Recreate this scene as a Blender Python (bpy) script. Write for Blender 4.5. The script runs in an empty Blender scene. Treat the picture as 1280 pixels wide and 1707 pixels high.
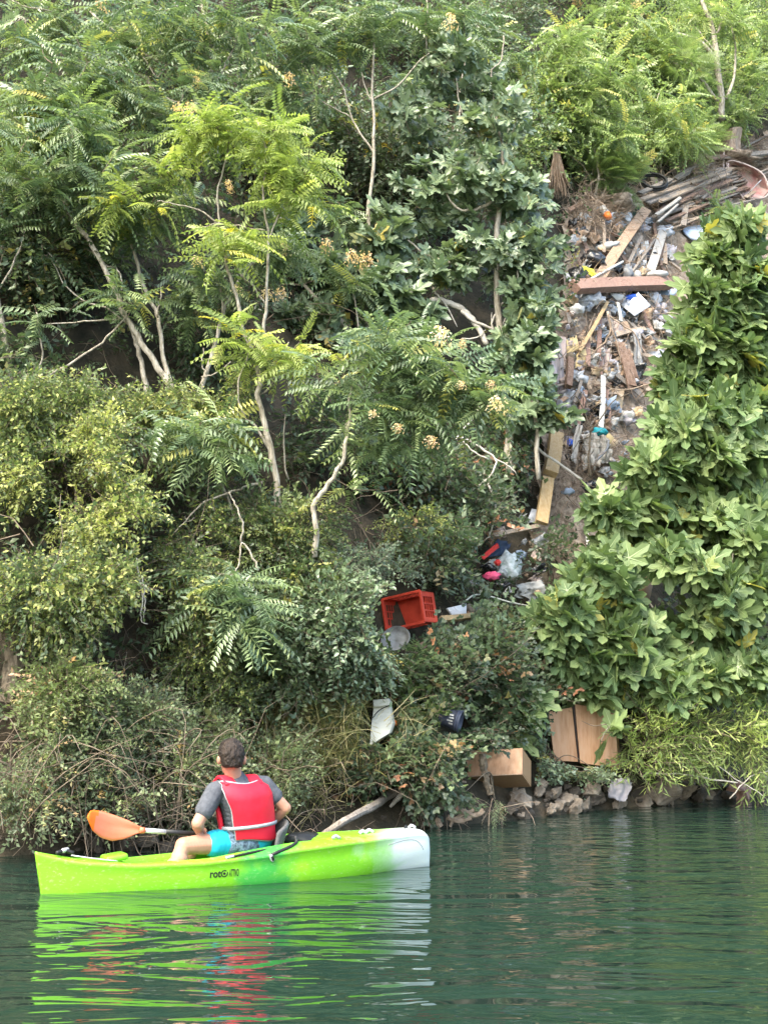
import bpy, bmesh, math, random
import numpy as np
from mathutils import Vector, Matrix
from math import sin, cos, pi, radians

random.seed(7)
R = np.random.default_rng(11)
scene = bpy.context.scene
COL = scene.collection

# ------------------------------------------------------------------ camera, light, exposure
CAMZ = 1.5
FPX = 2060.0
PITCH = math.atan(311.5 / FPX)
cam_d = bpy.data.cameras.new('camera')
cam = bpy.data.objects.new('camera', cam_d)
COL.objects.link(cam)
cam.location = (0, 0, CAMZ)
cam.rotation_euler = (pi / 2 + PITCH, 0, 0)
cam_d.sensor_fit = 'VERTICAL'
cam_d.sensor_height = 36
cam_d.lens = FPX / 1707 * 36
cam_d.clip_end = 400
scene.camera = cam

SUN_EL, SUN_AZ = radians(52), radians(215)      # azimuth measured clockwise from +Y
world = bpy.data.worlds.new('World')
scene.world = world
world.use_nodes = True
wn = world.node_tree
sky = wn.nodes.new('ShaderNodeTexSky')
sky.sky_type = 'NISHITA'
sky.sun_disc = False
sky.sun_elevation = SUN_EL
sky.sun_rotation = SUN_AZ
sky.air_density = 1.0
sky.dust_density = 3.5
sky.ozone_density = 1.0
wn.links.new(sky.outputs[0], wn.nodes['Background'].inputs[0])
wn.nodes['Background'].inputs[1].default_value = 0.15
sun_d = bpy.data.lights.new('sun', 'SUN')
sun_d.energy = .85
sun_d.angle = radians(32)
sun_d.color = (1.0, 0.95, 0.85)
sun = bpy.data.objects.new('sun', sun_d)
COL.objects.link(sun)
sdir = Vector((sin(SUN_AZ) * cos(SUN_EL), cos(SUN_AZ) * cos(SUN_EL), sin(SUN_EL)))
sun.rotation_euler = sdir.to_track_quat('Z', 'Y').to_euler()
sun.location = sdir * 60
scene.view_settings.view_transform = 'Standard'
scene.view_settings.look = 'None'
scene.view_settings.gamma = 1
scene.view_settings.exposure = 2.6
scene.view_settings.use_white_balance = True
scene.view_settings.white_balance_temperature = 6750
scene.view_settings.white_balance_tint = 4
scene.cycles.max_bounces = 8
scene.cycles.transparent_max_bounces = 4
scene.cycles.transmission_bounces = 4

# ------------------------------------------------------------------ picture <-> place
CP, SP = cos(PITCH), sin(PITCH)
def ray(px, py):
    x = (px - 640) / FPX
    y = (853.5 - py) / FPX
    return np.array([x, CP - y * SP, SP + y * CP])
def at(px, py, d):
    r = ray(px, py)
    return np.array([0, 0, CAMZ]) + r * (d / r[1])
def proj(p):
    p = np.asarray(p, float)
    q = p - np.array([0, 0, CAMZ])
    dep = q[..., 1] * CP + q[..., 2] * SP
    up = -q[..., 1] * SP + q[..., 2] * CP
    return 640 + FPX * q[..., 0] / dep, 853.5 - FPX * up / dep

def _h(ix, iy):
    v = np.sin(ix * 127.1 + iy * 311.7) * 43758.5453
    return v - np.floor(v)
def vnoise(x, y):
    x = np.asarray(x, float); y = np.asarray(y, float)
    ix, iy = np.floor(x), np.floor(y)
    fx, fy = x - ix, y - iy
    fx = fx * fx * (3 - 2 * fx); fy = fy * fy * (3 - 2 * fy)
    return ((_h(ix, iy) * (1 - fx) + _h(ix + 1, iy) * fx) * (1 - fy)
            + (_h(ix, iy + 1) * (1 - fx) + _h(ix + 1, iy + 1) * fx) * fy) * 2 - 1
def fbm(x, y, o=4):
    s, a = 0, 1.0
    for k in range(o):
        s = s + a * vnoise(x * 2 ** k + 17 * k, y * 2 ** k - 9 * k)
        a *= 0.5
    return s

SA = np.array([-3.6, 11.93])
SD = np.array([0.7687, 0.6396])
SN = np.array([-0.6396, 0.7687])          # into the bank
SN3 = np.array([SN[0], SN[1], 0])
def au(x, y):
    qx, qy = x - SA[0], y - SA[1]
    return qx * SD[0] + qy * SD[1], qx * SN[0] + qy * SN[1]
def zau(a, u):
    uu = u + 0.28 * fbm(a * 0.35, u * 0.1, 3)
    TT = 2.0 + 0.55 * np.clip((a - 6) / 7, 0, 1)
    z = np.where(uu < 0, np.maximum(uu * 1.3, -3.0),
        np.where(uu < 0.35, uu * 1.3,
        np.where(uu < 14, 0.455 + (uu - 0.35) * TT, 0.455 + 13.65 * TT + (uu - 14) * 1.1)))
    up = np.clip((uu - 0.2) * 0.8, 0, 1)
    return z + up * 0.38 * fbm(a * 0.55 + 3, u * 0.9, 4)
def terr(x, y):
    a, u = au(x, y)
    return zau(a, u)
def hit(px, py, off=0.0):
    """point of the bank seen at a pixel, then off metres towards the camera"""
    r = ray(px, py)
    t = np.arange(6, 70, 0.04)
    P = np.array([0, 0, CAMZ])[None] + t[:, None] * r[None]
    k = np.argmax(P[:, 2] <= np.maximum(terr(P[:, 0], P[:, 1]), 0.0))
    return P[k] - r / np.linalg.norm(r) * off
def wat(px, py, z=0.0):
    r = ray(px, py)
    return np.array([0, 0, CAMZ]) + r * ((z - CAMZ) / r[2])

# ------------------------------------------------------------------ object helpers
def link(o, parent=None):
    COL.objects.link(o)
    if parent is not None:
        o.parent = parent
    return o
def tag(o, label, cat, group=None):
    o['label'] = label
    o['category'] = cat
    if group: o['group'] = group
    return o
def thing(name, label, cat, loc=(0, 0, 0), group=None):
    o = bpy.data.objects.new(name, None)
    o.empty_display_size = 0.1
    link(o)
    o.location = loc
    return tag(o, label, cat, group)
def mesh_obj(name, V, Fc, mats, parent=None, smooth=False, var=None, midx=None):
    """V world coordinates; moved into the parent's frame (parents are never rotated)"""
    me = bpy.data.meshes.new(name)
    V = np.asarray(V, float)
    if parent is not None:
        V = V - np.array(parent_loc(parent))
        org = None
    if isinstance(Fc, np.ndarray) and Fc.ndim == 2:
        n, k = Fc.shape
        me.vertices.add(len(V)); me.vertices.foreach_set('co', V.astype(np.float32).ravel())
        me.loops.add(n * k); me.loops.foreach_set('vertex_index', Fc.astype(np.int32).ravel())
        me.polygons.add(n)
        me.polygons.foreach_set('loop_start', np.arange(0, n * k, k, dtype=np.int32))
        try: me.polygons.foreach_set('loop_total', np.full(n, k, dtype=np.int32))
        except Exception: pass
        me.update(calc_edges=True)
    else:
        me.from_pydata([tuple(v) for v in V], [], [tuple(int(i) for i in f) for f in Fc])
    if not isinstance(mats, (list, tuple)): mats = [mats]
    for m in mats: me.materials.append(m)
    if midx is not None:
        me.polygons.foreach_set('material_index', np.asarray(midx, dtype=np.int32))
    if smooth:
        me.polygons.foreach_set('use_smooth', np.ones(len(me.polygons), dtype=bool))
    if var is not None:
        at_ = me.attributes.new('var', 'FLOAT', 'POINT')
        at_.data.foreach_set('value', np.asarray(var, dtype=np.float32))
    me.validate()
    o = bpy.data.objects.new(name, me)
    return link(o, parent)
def parent_loc(p):
    v = Vector((0, 0, 0))
    while p is not None:
        v += p.location
        p = p.parent
    return v
def center_origin(o, loc=None):
    """give a top-level mesh its origin at its base"""
    me = o.data
    co = np.empty(len(me.vertices) * 3, np.float32); me.vertices.foreach_get('co', co)
    co = co.reshape(-1, 3)
    if loc is None:
        loc = np.array([co[:, 0].mean(), co[:, 1].mean(), co[:, 2].min()])
    co -= np.asarray(loc, np.float32)
    me.vertices.foreach_set('co', co.ravel())
    o.location = tuple(float(v) for v in loc)
    me.update()
    return o

# ------------------------------------------------------------------ materials
def newmat(name):
    m = bpy.data.materials.new(name)
    m.use_nodes = True
    return m, m.node_tree.nodes, m.node_tree.links, m.node_tree.nodes['Principled BSDF']
def ramp(N, stops):
    r = N.new('ShaderNodeValToRGB')
    e = r.color_ramp.elements
    while len(e) < len(stops): e.new(0.5)
    for i, (p, c) in enumerate(stops):
        e[i].position = p
        e[i].color = (*c, 1)
    return r
def surf(name, c1, c2, scale=6, rough=0.7, bump=0.2, stretch=(1, 1, 1), detail=6, spec=0.3, c3=None, metal=0.0, bscale=None, coords='Object', sss=0):
    m, N, L, B = newmat(name)
    tc = N.new('ShaderNodeTexCoord'); mp = N.new('ShaderNodeMapping')
    mp.inputs['Scale'].default_value = stretch
    L.new(tc.outputs[coords], mp.inputs[0])
    nz = N.new('ShaderNodeTexNoise'); nz.inputs['Scale'].default_value = scale
    nz.inputs['Detail'].default_value = detail; nz.inputs['Roughness'].default_value = 0.62
    L.new(mp.outputs[0], nz.inputs[0])
    st = [(0.32, c1), (0.68, c2)] if c3 is None else [(0.3, c1), (0.52, c2), (0.66, c3)]
    rp = ramp(N, st); L.new(nz.outputs[0], rp.inputs[0])
    L.new(rp.outputs[0], B.inputs['Base Color'])
    B.inputs['Roughness'].default_value = rough
    B.inputs['Metallic'].default_value = metal
    B.inputs['Specular IOR Level'].default_value = spec
    if bump:
        n2 = N.new('ShaderNodeTexNoise'); n2.inputs['Scale'].default_value = bscale or scale * 2.5
        n2.inputs['Detail'].default_value = 8
        L.new(mp.outputs[0], n2.inputs[0])
        bp = N.new('ShaderNodeBump'); bp.inputs['Strength'].default_value = bump
        bp.inputs['Distance'].default_value = 0.03
        L.new(n2.outputs[0], bp.inputs['Height']); L.new(bp.outputs[0], B.inputs['Normal'])
    return m
def leafmat(name, stops, rough=0.42, trans=0.3, spec=0.5, back=1.25):
    m, N, L, B = newmat(name)
    oi = N.new('ShaderNodeObjectInfo'); av = N.new('ShaderNodeAttribute'); av.attribute_name = 'var'
    ad = N.new('ShaderNodeMath'); ad.operation = 'ADD'
    L.new(oi.outputs['Random'], ad.inputs[0]); L.new(av.outputs['Fac'], ad.inputs[1])
    fr = N.new('ShaderNodeMath'); fr.operation = 'FRACT'; L.new(ad.outputs[0], fr.inputs[0])
    rp = ramp(N, [(p, tuple(v * 1.16 for v in c)) for p, c in stops]); L.new(fr.outputs[0], rp.inputs[0])
    # blotches across a leaf
    tc = N.new('ShaderNodeNewGeometry')
    nz = N.new('ShaderNodeTexNoise'); nz.inputs['Scale'].default_value = 9; nz.inputs['Detail'].default_value = 4
    L.new(tc.outputs['Position'], nz.inputs[0])
    mr = N.new('ShaderNodeMapRange'); mr.inputs[3].default_value = 0.72; mr.inputs[4].default_value = 1.3
    L.new(nz.outputs[0], mr.inputs[0])
    mx = N.new('ShaderNodeVectorMath'); mx.operation = 'SCALE'
    L.new(rp.outputs[0], mx.inputs[0]); L.new(mr.outputs[0], mx.inputs['Scale'])
    bk = N.new('ShaderNodeMapRange'); bk.inputs[3].default_value = 1.0; bk.inputs[4].default_value = back
    L.new(tc.outputs['Backfacing'], bk.inputs[0])
    m2 = N.new('ShaderNodeVectorMath'); m2.operation = 'SCALE'
    L.new(mx.outputs[0], m2.inputs[0]); L.new(bk.outputs[0], m2.inputs['Scale'])
    L.new(m2.outputs[0], B.inputs['Base Color'])
    B.inputs['Roughness'].default_value = rough
    B.inputs['Specular IOR Level'].default_value = spec
    tr = N.new('ShaderNodeBsdfTranslucent')
    sc = N.new('ShaderNodeMix'); sc.data_type = 'RGBA'; sc.blend_type = 'MULTIPLY'; sc.inputs[0].default_value = 1
    L.new(m2.outputs[0], sc.inputs[6]); sc.inputs[7].default_value = (1.25, 1.35, 0.8, 1)
    L.new(sc.outputs[2], tr.inputs[0])
    ms = N.new('ShaderNodeMixShader'); ms.inputs[0].default_value = trans
    L.new(B.outputs[0], ms.inputs[1]); L.new(tr.outputs[0], ms.inputs[2])
    L.new(ms.outputs[0], N['Material Output'].inputs[0])
    return m
M = {}
M['fig'] = leafmat('fig_leaf', [(0, (.075, .12, .05)), (.5, (.12, .17, .068)), (.975, (.185, .235, .095)), (.993, (.36, .31, .07))], trans=.25, rough=.55, spec=.35)
M['figdark'] = leafmat('fig_leaf_grey_green', [(0, (.075, .11, .065)), (.6, (.13, .175, .10)), (.97, (.19, .24, .14)), (.995, (.35, .27, .05))], rough=.4, spec=.75, trans=.2)
M['ailyel'] = leafmat('ailanthus_leaf_yellow', [(0, (.16, .21, .06)), (.6, (.26, .31, .09)), (.96, (.34, .37, .12)), (.985, (.58, .50, .08))], trans=.36)
M['ail'] = leafmat('ailanthus_leaf_green', [(0, (.065, .105, .055)), (.5, (.12, .17, .08)), (.96, (.22, .27, .11)), (.99, (.40, .38, .1))], rough=.4, spec=.75, trans=.25)
M['aillt'] = leafmat('ailanthus_leaf_light', [(0, (.13, .18, .07)), (.6, (.22, .28, .11)), (.95, (.31, .36, .15)), (.99, (.48, .42, .14))], trans=.32)
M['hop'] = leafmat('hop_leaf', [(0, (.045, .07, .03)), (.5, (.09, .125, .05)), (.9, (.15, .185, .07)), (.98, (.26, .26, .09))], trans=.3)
M['hopyel'] = leafmat('hop_leaf_yellowish', [(0, (.05, .08, .035)), (.5, (.11, .15, .055)), (.82, (.24, .27, .085)), (.98, (.36, .37, .12))], trans=.3)
M['bramble'] = leafmat('bramble_leaf', [(0, (.035, .055, .03)), (.5, (.075, .105, .06)), (.965, (.13, .165, .09)), (.992, (.3, .14, .08))], rough=.4, spec=.6, back=1.6)
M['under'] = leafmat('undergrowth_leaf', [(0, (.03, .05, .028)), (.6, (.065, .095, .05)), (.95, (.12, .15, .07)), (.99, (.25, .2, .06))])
M['shrub'] = leafmat('shrub_leaf', [(0, (.075, .10, .055)), (.5, (.13, .165, .085)), (.95, (.22, .26, .13)), (.99, (.38, .25, .12))], back=1.4)
M['rust'] = leafmat('reddish_leaf', [(0, (.10, .13, .05)), (.5, (.16, .2, .08)), (.88, (.24, .25, .10)), (.97, (.46, .28, .17))])
M['feather'] = leafmat('feathery_leaf', [(0, (.07, .10, .065)), (.5, (.11, .15, .10)), (.9, (.15, .19, .12))])
M['willow'] = leafmat('willow_leaf', [(0, (.14, .19, .06)), (.5, (.21, .27, .09)), (.9, (.32, .36, .13))], trans=.4)
M['grass'] = leafmat('grass_blade', [(0, (.10, .12, .04)), (.4, (.2, .2, .08)), (.7, (.33, .28, .15)), (.95, (.42, .35, .2))])
M['vein'] = leafmat('leaf_vein', [(0, (.20, .26, .12)), (1, (.30, .36, .18))], trans=.2)
M['seed'] = leafmat('dry_seed', [(0, (.50, .34, .22)), (.5, (.66, .48, .32)), (.95, (.76, .60, .42))], rough=.7, spec=.2)
M['seedgreen'] = leafmat('green_seed', [(0, (.15, .19, .06)), (.5, (.23, .26, .08)), (.95, (.36, .36, .13))], rough=.7, spec=.2)
M['bark'] = surf('pale_bark', (.13, .11, .08), (.34, .30, .24), 9, .85, .6, (3, 3, .8), c3=(.46, .42, .36))
M['barkdark'] = surf('brown_bark', (.09, .07, .05), (.22, .18, .13), 12, .9, .6, (3, 3, .8))
M['twig'] = surf('twig', (.09, .065, .045), (.22, .175, .13), 9, .85, 0)
M['drytwig'] = surf('dry_twig', (.11, .08, .055), (.32, .24, .18), 5, .9, 0, c3=(.42, .34, .26))
M['bleached'] = surf('bleached_wood', (.36, .32, .27), (.62, .57, .5), 10, .8, .5, (1, 1, 1))
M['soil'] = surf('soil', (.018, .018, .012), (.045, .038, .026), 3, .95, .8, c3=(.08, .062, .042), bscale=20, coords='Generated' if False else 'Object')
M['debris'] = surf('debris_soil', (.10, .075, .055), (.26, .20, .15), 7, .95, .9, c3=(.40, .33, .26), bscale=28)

TONE = {}
_surf0 = surf
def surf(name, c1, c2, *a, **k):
    """wood, paper and plastic of the dump: one shared factor lowering base colours to suit the exposure"""
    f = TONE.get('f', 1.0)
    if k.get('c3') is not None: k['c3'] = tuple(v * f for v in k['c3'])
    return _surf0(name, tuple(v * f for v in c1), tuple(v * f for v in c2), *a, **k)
# ------------------------------------------------------------------ setting: bank and water
def grid_faces(n, m):
    i = np.arange(n - 1)[:, None] * m + np.arange(m - 1)[None]
    i = i.ravel()
    return np.stack([i, i + 1, i + m + 1, i + m], 1)
aa = np.concatenate([np.arange(-26, -6, .8), np.arange(-6, 24, .2), np.arange(24, 62, .8)])
uu = np.concatenate([np.arange(-5, -1, .5), np.arange(-1, 9, .14), np.arange(9, 60, .7)])
A_, U_ = np.meshgrid(aa, uu, indexing='ij')
X_ = SA[0] + A_ * SD[0] + U_ * SN[0]
Y_ = SA[1] + A_ * SD[1] + U_ * SN[1]
Z_ = zau(A_, U_)
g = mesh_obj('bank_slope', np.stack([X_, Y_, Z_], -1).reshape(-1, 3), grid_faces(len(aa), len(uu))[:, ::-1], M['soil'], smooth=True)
g['kind'] = 'structure'; g['label'] = 'steep dark earth river bank under the vegetation'
# river bed far below, so the water always has a bottom
s = 90.0
w_m, N, L, B = newmat('river_water')
geo = N.new('ShaderNodeNewGeometry')
def wave(scale, sx, sy, det, dist, rot, off=0):
    mp = N.new('ShaderNodeMapping'); mp.inputs['Scale'].default_value = (sx, sy, 1)
    mp.inputs['Rotation'].default_value = (0, 0, rot)
    mp.inputs['Location'].default_value = (off, off * .7, 0)
    L.new(geo.outputs['Position'], mp.inputs[0])
    nz = N.new('ShaderNodeTexNoise'); nz.inputs['Scale'].default_value = scale
    nz.inputs['Detail'].default_value = det; nz.inputs['Distortion'].default_value = dist
    nz.inputs['Roughness'].default_value = 0.45
    L.new(mp.outputs[0], nz.inputs[0])
    return nz.outputs[0]
w1 = wave(1.0, .75, 1.5, 2.0, 1.7, radians(-6))
w2 = wave(3.2, .45, 1.2, 2.0, .5, radians(-9), 7)
w3 = wave(9.0, .5, 1.2, 1.0, .2, radians(-3), 3)
def mul(a, k):
    q = N.new('ShaderNodeMath'); q.operation = 'MULTIPLY'; L.new(a, q.inputs[0]); q.inputs[1].default_value = k
    return q.outputs[0]
def add(a, b):
    q = N.new('ShaderNodeMath'); q.operation = 'ADD'; L.new(a, q.inputs[0]); L.new(b, q.inputs[1])
    return q.outputs[0]
hh = add(add(mul(w1, 0.052), mul(w2, 0.019)), mul(w3, 0.0062))
bp = N.new('ShaderNodeBump'); bp.inputs['Strength'].default_value = 1.0; bp.inputs['Distance'].default_value = 1.0
L.new(hh, bp.inputs['Height']); L.new(bp.outputs[0], B.inputs['Normal'])
B.inputs['Base Color'].default_value = (.010, .025, .018, 1)
B.inputs['Roughness'].default_value = 0.03
B.inputs['IOR'].default_value = 1.38
wat_o = mesh_obj('water', [(-s, -s / 2, 0), (s, -s / 2, 0), (s, s, 0), (-s, s, 0)], [(0, 1, 2, 3)], w_m)
wat_o['kind'] = 'structure'; wat_o['label'] = 'dark green rippled river water'

# ------------------------------------------------------------------ leaf templates (base at origin, along +Y, face +Z)
def T(v, f, mi=None):
    return (np.array(v, float), np.array(f, int), None if mi is None else np.array(mi, int))
def diamond(V, Fc, base, tip, width, fold=.15, up=(0, 0, 1)):
    base = np.array(base, float); tip = np.array(tip, float)
    d = tip - base; up = np.array(up, float)
    s_ = np.cross(d, up); s_ /= np.linalg.norm(s_) + 1e-9
    nn = np.cross(s_, d); nn /= np.linalg.norm(nn) + 1e-9
    m_ = base + d * .42
    i = len(V)
    V += [base, m_ + s_ * width / 2 + nn * fold * width, tip, m_ - s_ * width / 2 + nn * fold * width]
    Fc += [(i, i + 1, i + 2), (i, i + 2, i + 3)]
def oval(V, Fc, base, tip, width, fold=.12, up=(0, 0, 1)):
    base = np.array(base, float); tip = np.array(tip, float)
    d = tip - base; up = np.array(up, float)
    s_ = np.cross(d, up); s_ /= np.linalg.norm(s_) + 1e-9
    nn = np.cross(s_, d); nn /= np.linalg.norm(nn) + 1e-9
    i = len(V)
    V += [base, base + d * .25 + s_ * width * .42 + nn * fold * width, base + d * .65 + s_ * width * .45 + nn * fold * width, tip - nn * .1 * width,
          base + d * .65 - s_ * width * .45 + nn * fold * width, base + d * .25 - s_ * width * .42 + nn * fold * width]
    Fc += [(i, i + 1, i + 2), (i, i + 2, i + 3), (i, i + 3, i + 4), (i, i + 4, i + 5)]
def stick(V, Fc, p, q, r):
    p = np.array(p, float); q = np.array(q, float); d = q - p
    a_ = np.cross(d, (0.3, .1, 1)); a_ /= np.linalg.norm(a_); b_ = np.cross(d, a_); b_ /= np.linalg.norm(b_)
    i = len(V)
    for c in (p, q):
        for k in range(3):
            V.append(c + r * (a_ * cos(k * 2.094) + b_ * sin(k * 2.094)))
    for k in range(3):
        k2 = (k + 1) % 3
        Fc += [(i + k, i + k2, i + 3 + k2), (i + k, i + 3 + k2, i + 3 + k)]
def t_fig(seed):
    rr = random.Random(seed)
    V, Fc = [], []
    lob = [(-122, .50, .30), (-60, .80, .34), (0, 1.0, .38), (60, .80, .34), (122, .50, .30)]
    c = np.array([0, .34, 0.0])
    pts = []
    lobes = []
    for k, (an, ln, wd) in enumerate(lob):
        an = radians(an + rr.uniform(-7, 7)); ln *= rr.uniform(.9, 1.1) * .66
        d = np.array([sin(an), cos(an), 0]); s_ = np.array([cos(an), -sin(an), 0])
        dz = -rr.uniform(-.04, .18) * ln
        wd *= .66
        neck = .30 if k != 2 else .32
        row = [c + d * neck - s_ * wd * .46, c + d * ln * .74 - s_ * wd * .56, c + d * ln, c + d * ln * .74 + s_ * wd * .56, c + d * neck + s_ * wd * .46]
        z = [0.02, .72 * dz + .03, dz, .72 * dz + .03, .02]
        row = [r_ + np.array([0, 0, zz]) for r_, zz in zip(row, z)]
        pts.append(row)
    V.append(c + np.array([0, 0, -.03]))
    for row in pts:
        i = len(V); V += row
        Fc += [(0, i, i + 1), (0, i + 1, i + 2), (0, i + 2, i + 3), (0, i + 3, i + 4)]
    for k in range(4):
        i = 1 + 5 * k
        Fc.append((0, i + 4, i + 5))
    V.append(np.array([0, .16, 0])); j = len(V) - 1
    Fc += [(j, 1, 0), (j, 0, len(V) - 2)]
    stick(V, Fc, (0, -.25, .05), (0, .34, -.02), .012)
    nf = len(Fc)
    for row in pts:                                   # pale midrib of each lobe
        tp = row[2] * .93 + c * .07; s_ = np.cross(nrm0(tp - c), (0, 0, 1)) * .013
        i = len(V); V += [c + s_ + np.array([0, 0, .006]), c - s_ + np.array([0, 0, .006]), tp + np.array([0, 0, .012])]
        Fc.append((i, i + 1, i + 2))
    return T(V, [(a, c2, b) for a, b, c2 in Fc], [0] * nf + [1] * 5)
def nrm0(v): return v / (np.linalg.norm(v) + 1e-9)
def t_ail(seed, pairs=10, lw=.062, ll=.2):
    rr = random.Random(seed)
    V, Fc = [], []
    droop = rr.uniform(.2, .75); side = rr.uniform(-.22, .22)
    def rach(t): return np.array([side * t * t, t * (1 - .12 * droop * t), -droop * t * t])
    prev = rach(0)
    for k in range(1, 4):
        q = rach(k / 3.0); stick(V, Fc, prev, q, .008 * (1.2 - k * .25)); prev = q
    for k in range(pairs):
        t = .12 + .86 * k / (pairs - 1)
        b = rach(t); tn = rach(t + .02) - rach(t - .02); tn /= np.linalg.norm(tn)
        L_ = ll * (1.05 - .55 * abs(t - .45) ** 1.3) * rr.uniform(.85, 1.12)
        for sg in (-1, 1):
            if rr.random() < .04: continue
            d = np.array([sg * .92, 0, 0]) + tn * rr.uniform(.25, .5) + np.array([0, 0, -rr.uniform(.25, .6)])
            d /= np.linalg.norm(d)
            diamond(V, Fc, b, b + d * L_, lw * rr.uniform(.85, 1.2), .12)
    return T(V, Fc)
def t_sprig(seed, n=11, ll=.17, lw=.085, kind='oval', pods=0):
    rr = random.Random(seed)
    V, Fc, mi = [], [], []
    bend = rr.uniform(-.25, .25)
    def ax(t): return np.array([bend * t * t, t, .12 * sin(t * 3) - .25 * t * t])
    stick(V, Fc, ax(0), ax(.5), .009); stick(V, Fc, ax(.5), ax(1), .006)
    mi += [1] * len(Fc)
    for k in range(n):
        t = .1 + .9 * k / (n - 1); b = ax(t)
        an = rr.uniform(0, 6.28)
        d = np.array([cos(an) * .85, .5, sin(an) * .5 - .1]); d /= np.linalg.norm(d)
        l_ = ll * rr.uniform(.7, 1.25)
        f0 = len(Fc)
        (oval if kind == 'oval' else diamond)(V, Fc, b, b + d * l_, lw * rr.uniform(.8, 1.2), .12, (rr.uniform(-.4, .4), rr.uniform(-.4, .4), 1))
        mi += [0] * (len(Fc) - f0)
    for k in range(pods):
        b = ax(rr.uniform(.2, 1)) + np.array([rr.uniform(-.1, .1), 0, -.03])
        f0 = len(Fc)
        diamond(V, Fc, b, b + np.array([rr.uniform(-.03, .03), .02, -rr.uniform(.12, .2)]), .085, .3, (rr.uniform(-1, 1), 1, 0))
        mi += [2] * (len(Fc) - f0)
    return T(V, Fc, mi)
def t_trif(seed, n=6):
    rr = random.Random(seed)
    V, Fc, mi = [], [], []
    bend = rr.uniform(-.3, .3)
    def ax(t): return np.array([bend * t * t, t, -.35 * t * t])
    stick(V, Fc, ax(0), ax(.5), .010); stick(V, Fc, ax(.5), ax(1), .007)
    mi += [1] * len(Fc)
    for k in range(n):
        t = .08 + .92 * k / (n - 1)
        an = rr.uniform(-1.3, 1.3) + (pi if k % 2 else 0)
        d = np.array([cos(an), .35, .35 * rr.uniform(0, 1)]); d /= np.linalg.norm(d)
        b = ax(t) + d * .11
        up = np.array([rr.uniform(-.4, .4), rr.uniform(-.5, .3), 1])
        s_ = np.cross(d, up); s_ /= np.linalg.norm(s_)
        for q in (d, d * .25 + s_ * .9, d * .25 - s_ * .9):
            f0 = len(Fc)
            oval(V, Fc, b, b + q * rr.uniform(.13, .18) + np.array([0, 0, -.02]), .12, .12, up)
            mi += [0] * (len(Fc) - f0)
    return T(V, Fc, mi)
def t_feather(seed):
    rr = random.Random(seed)
    V, Fc = [], []
    stick(V, Fc, (0, 0, 0), (0, 1, -.2), .007)
    for k in range(9):
        t = .1 + .9 * k / 8
        for sg in (-1, 1):
            d = np.array([sg * .8, .55, -.15]); b = np.array([0, t, -.2 * t * t])
            for q in range(4):
                b2 = b + d * (.05 + .075 * q) * (1.1 - .5 * t)
                diamond(V, Fc, b2, b2 + np.array([sg * .01, .10, 0]), .028)
                diamond(V, Fc, b2, b2 + np.array([sg * .09, -.04, 0]), .028)
    return T(V, Fc)
def t_willow(seed):
    rr = random.Random(seed)
    V, Fc, mi = [], [], []
    def ax(t): return np.array([0.1 * t * t, t, .15 * t - .35 * t * t])
    stick(V, Fc, ax(0), ax(1), .008); mi += [1] * len(Fc)
    for k in range(15):
        t = .12 + .88 * k / 14; an = k * 2.4 + rr.uniform(-.4, .4)
        d = np.array([cos(an) * .65, .6, sin(an) * .45]); d /= np.linalg.norm(d)
        f0 = len(Fc)
        diamond(V, Fc, ax(t), ax(t) + d * rr.uniform(.2, .3), .04, .1, (rr.uniform(-.3, .3), 0, 1))
        mi += [0] * (len(Fc) - f0)
    return T(V, Fc, mi)
def t_seed(seed):
    rr = random.Random(seed)
    V, Fc = [], []
    for k in range(70):
        an = rr.uniform(0, 6.28); r_ = rr.uniform(.1, .45) ; t = rr.uniform(0, 1)
        r_ *= (1 - .5 * t)
        b = np.array([cos(an) * r_, sin(an) * r_ * .9, .9 * t - .2])
        diamond(V, Fc, b, b + np.array([rr.uniform(-.12, .12), rr.uniform(-.12, .12), -rr.uniform(.12, .2)]), .075, .2, (rr.uniform(-1, 1), rr.uniform(-1, 1), .1))
    return T(V, Fc)
def t_blade(seed):
    rr = random.Random(seed)
    V, Fc = [], []
    h = rr.uniform(.35, .9); w = .012
    for k in range(5):
        t = k / 4; p = np.array([0, t, h * t * t * -1 + .35 * t])
        V += [p + np.array([-w * (1 - .9 * t), 0, 0]), p + np.array([w * (1 - .9 * t), 0, .002])]
    for k in range(4):
        i = 2 * k; Fc += [(i, i + 1, i + 3), (i, i + 3, i + 2)]
    return T(V, Fc)
TP = dict(fig=[t_fig(k) for k in range(8)], ail=[t_ail(k, 9 + k % 4) for k in range(8)], hop=[t_sprig(k, 13, .15, .08, 'diamond', 3) for k in range(6)],
          sprig=[t_sprig(40 + k, 12, .17, .09) for k in range(6)], small=[t_sprig(60 + k, 12, .17, .085, 'diamond') for k in range(6)],
          under=[t_sprig(20 + k, 9, .22, .12, 'diamond') for k in range(6)],
          trif=[t_trif(k) for k in range(6)], feather=[t_feather(k) for k in range(4)], willow=[t_willow(k) for k in range(5)],
          seed=[t_seed(k) for k in range(4)], blade=[t_blade(k) for k in range(8)])

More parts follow.
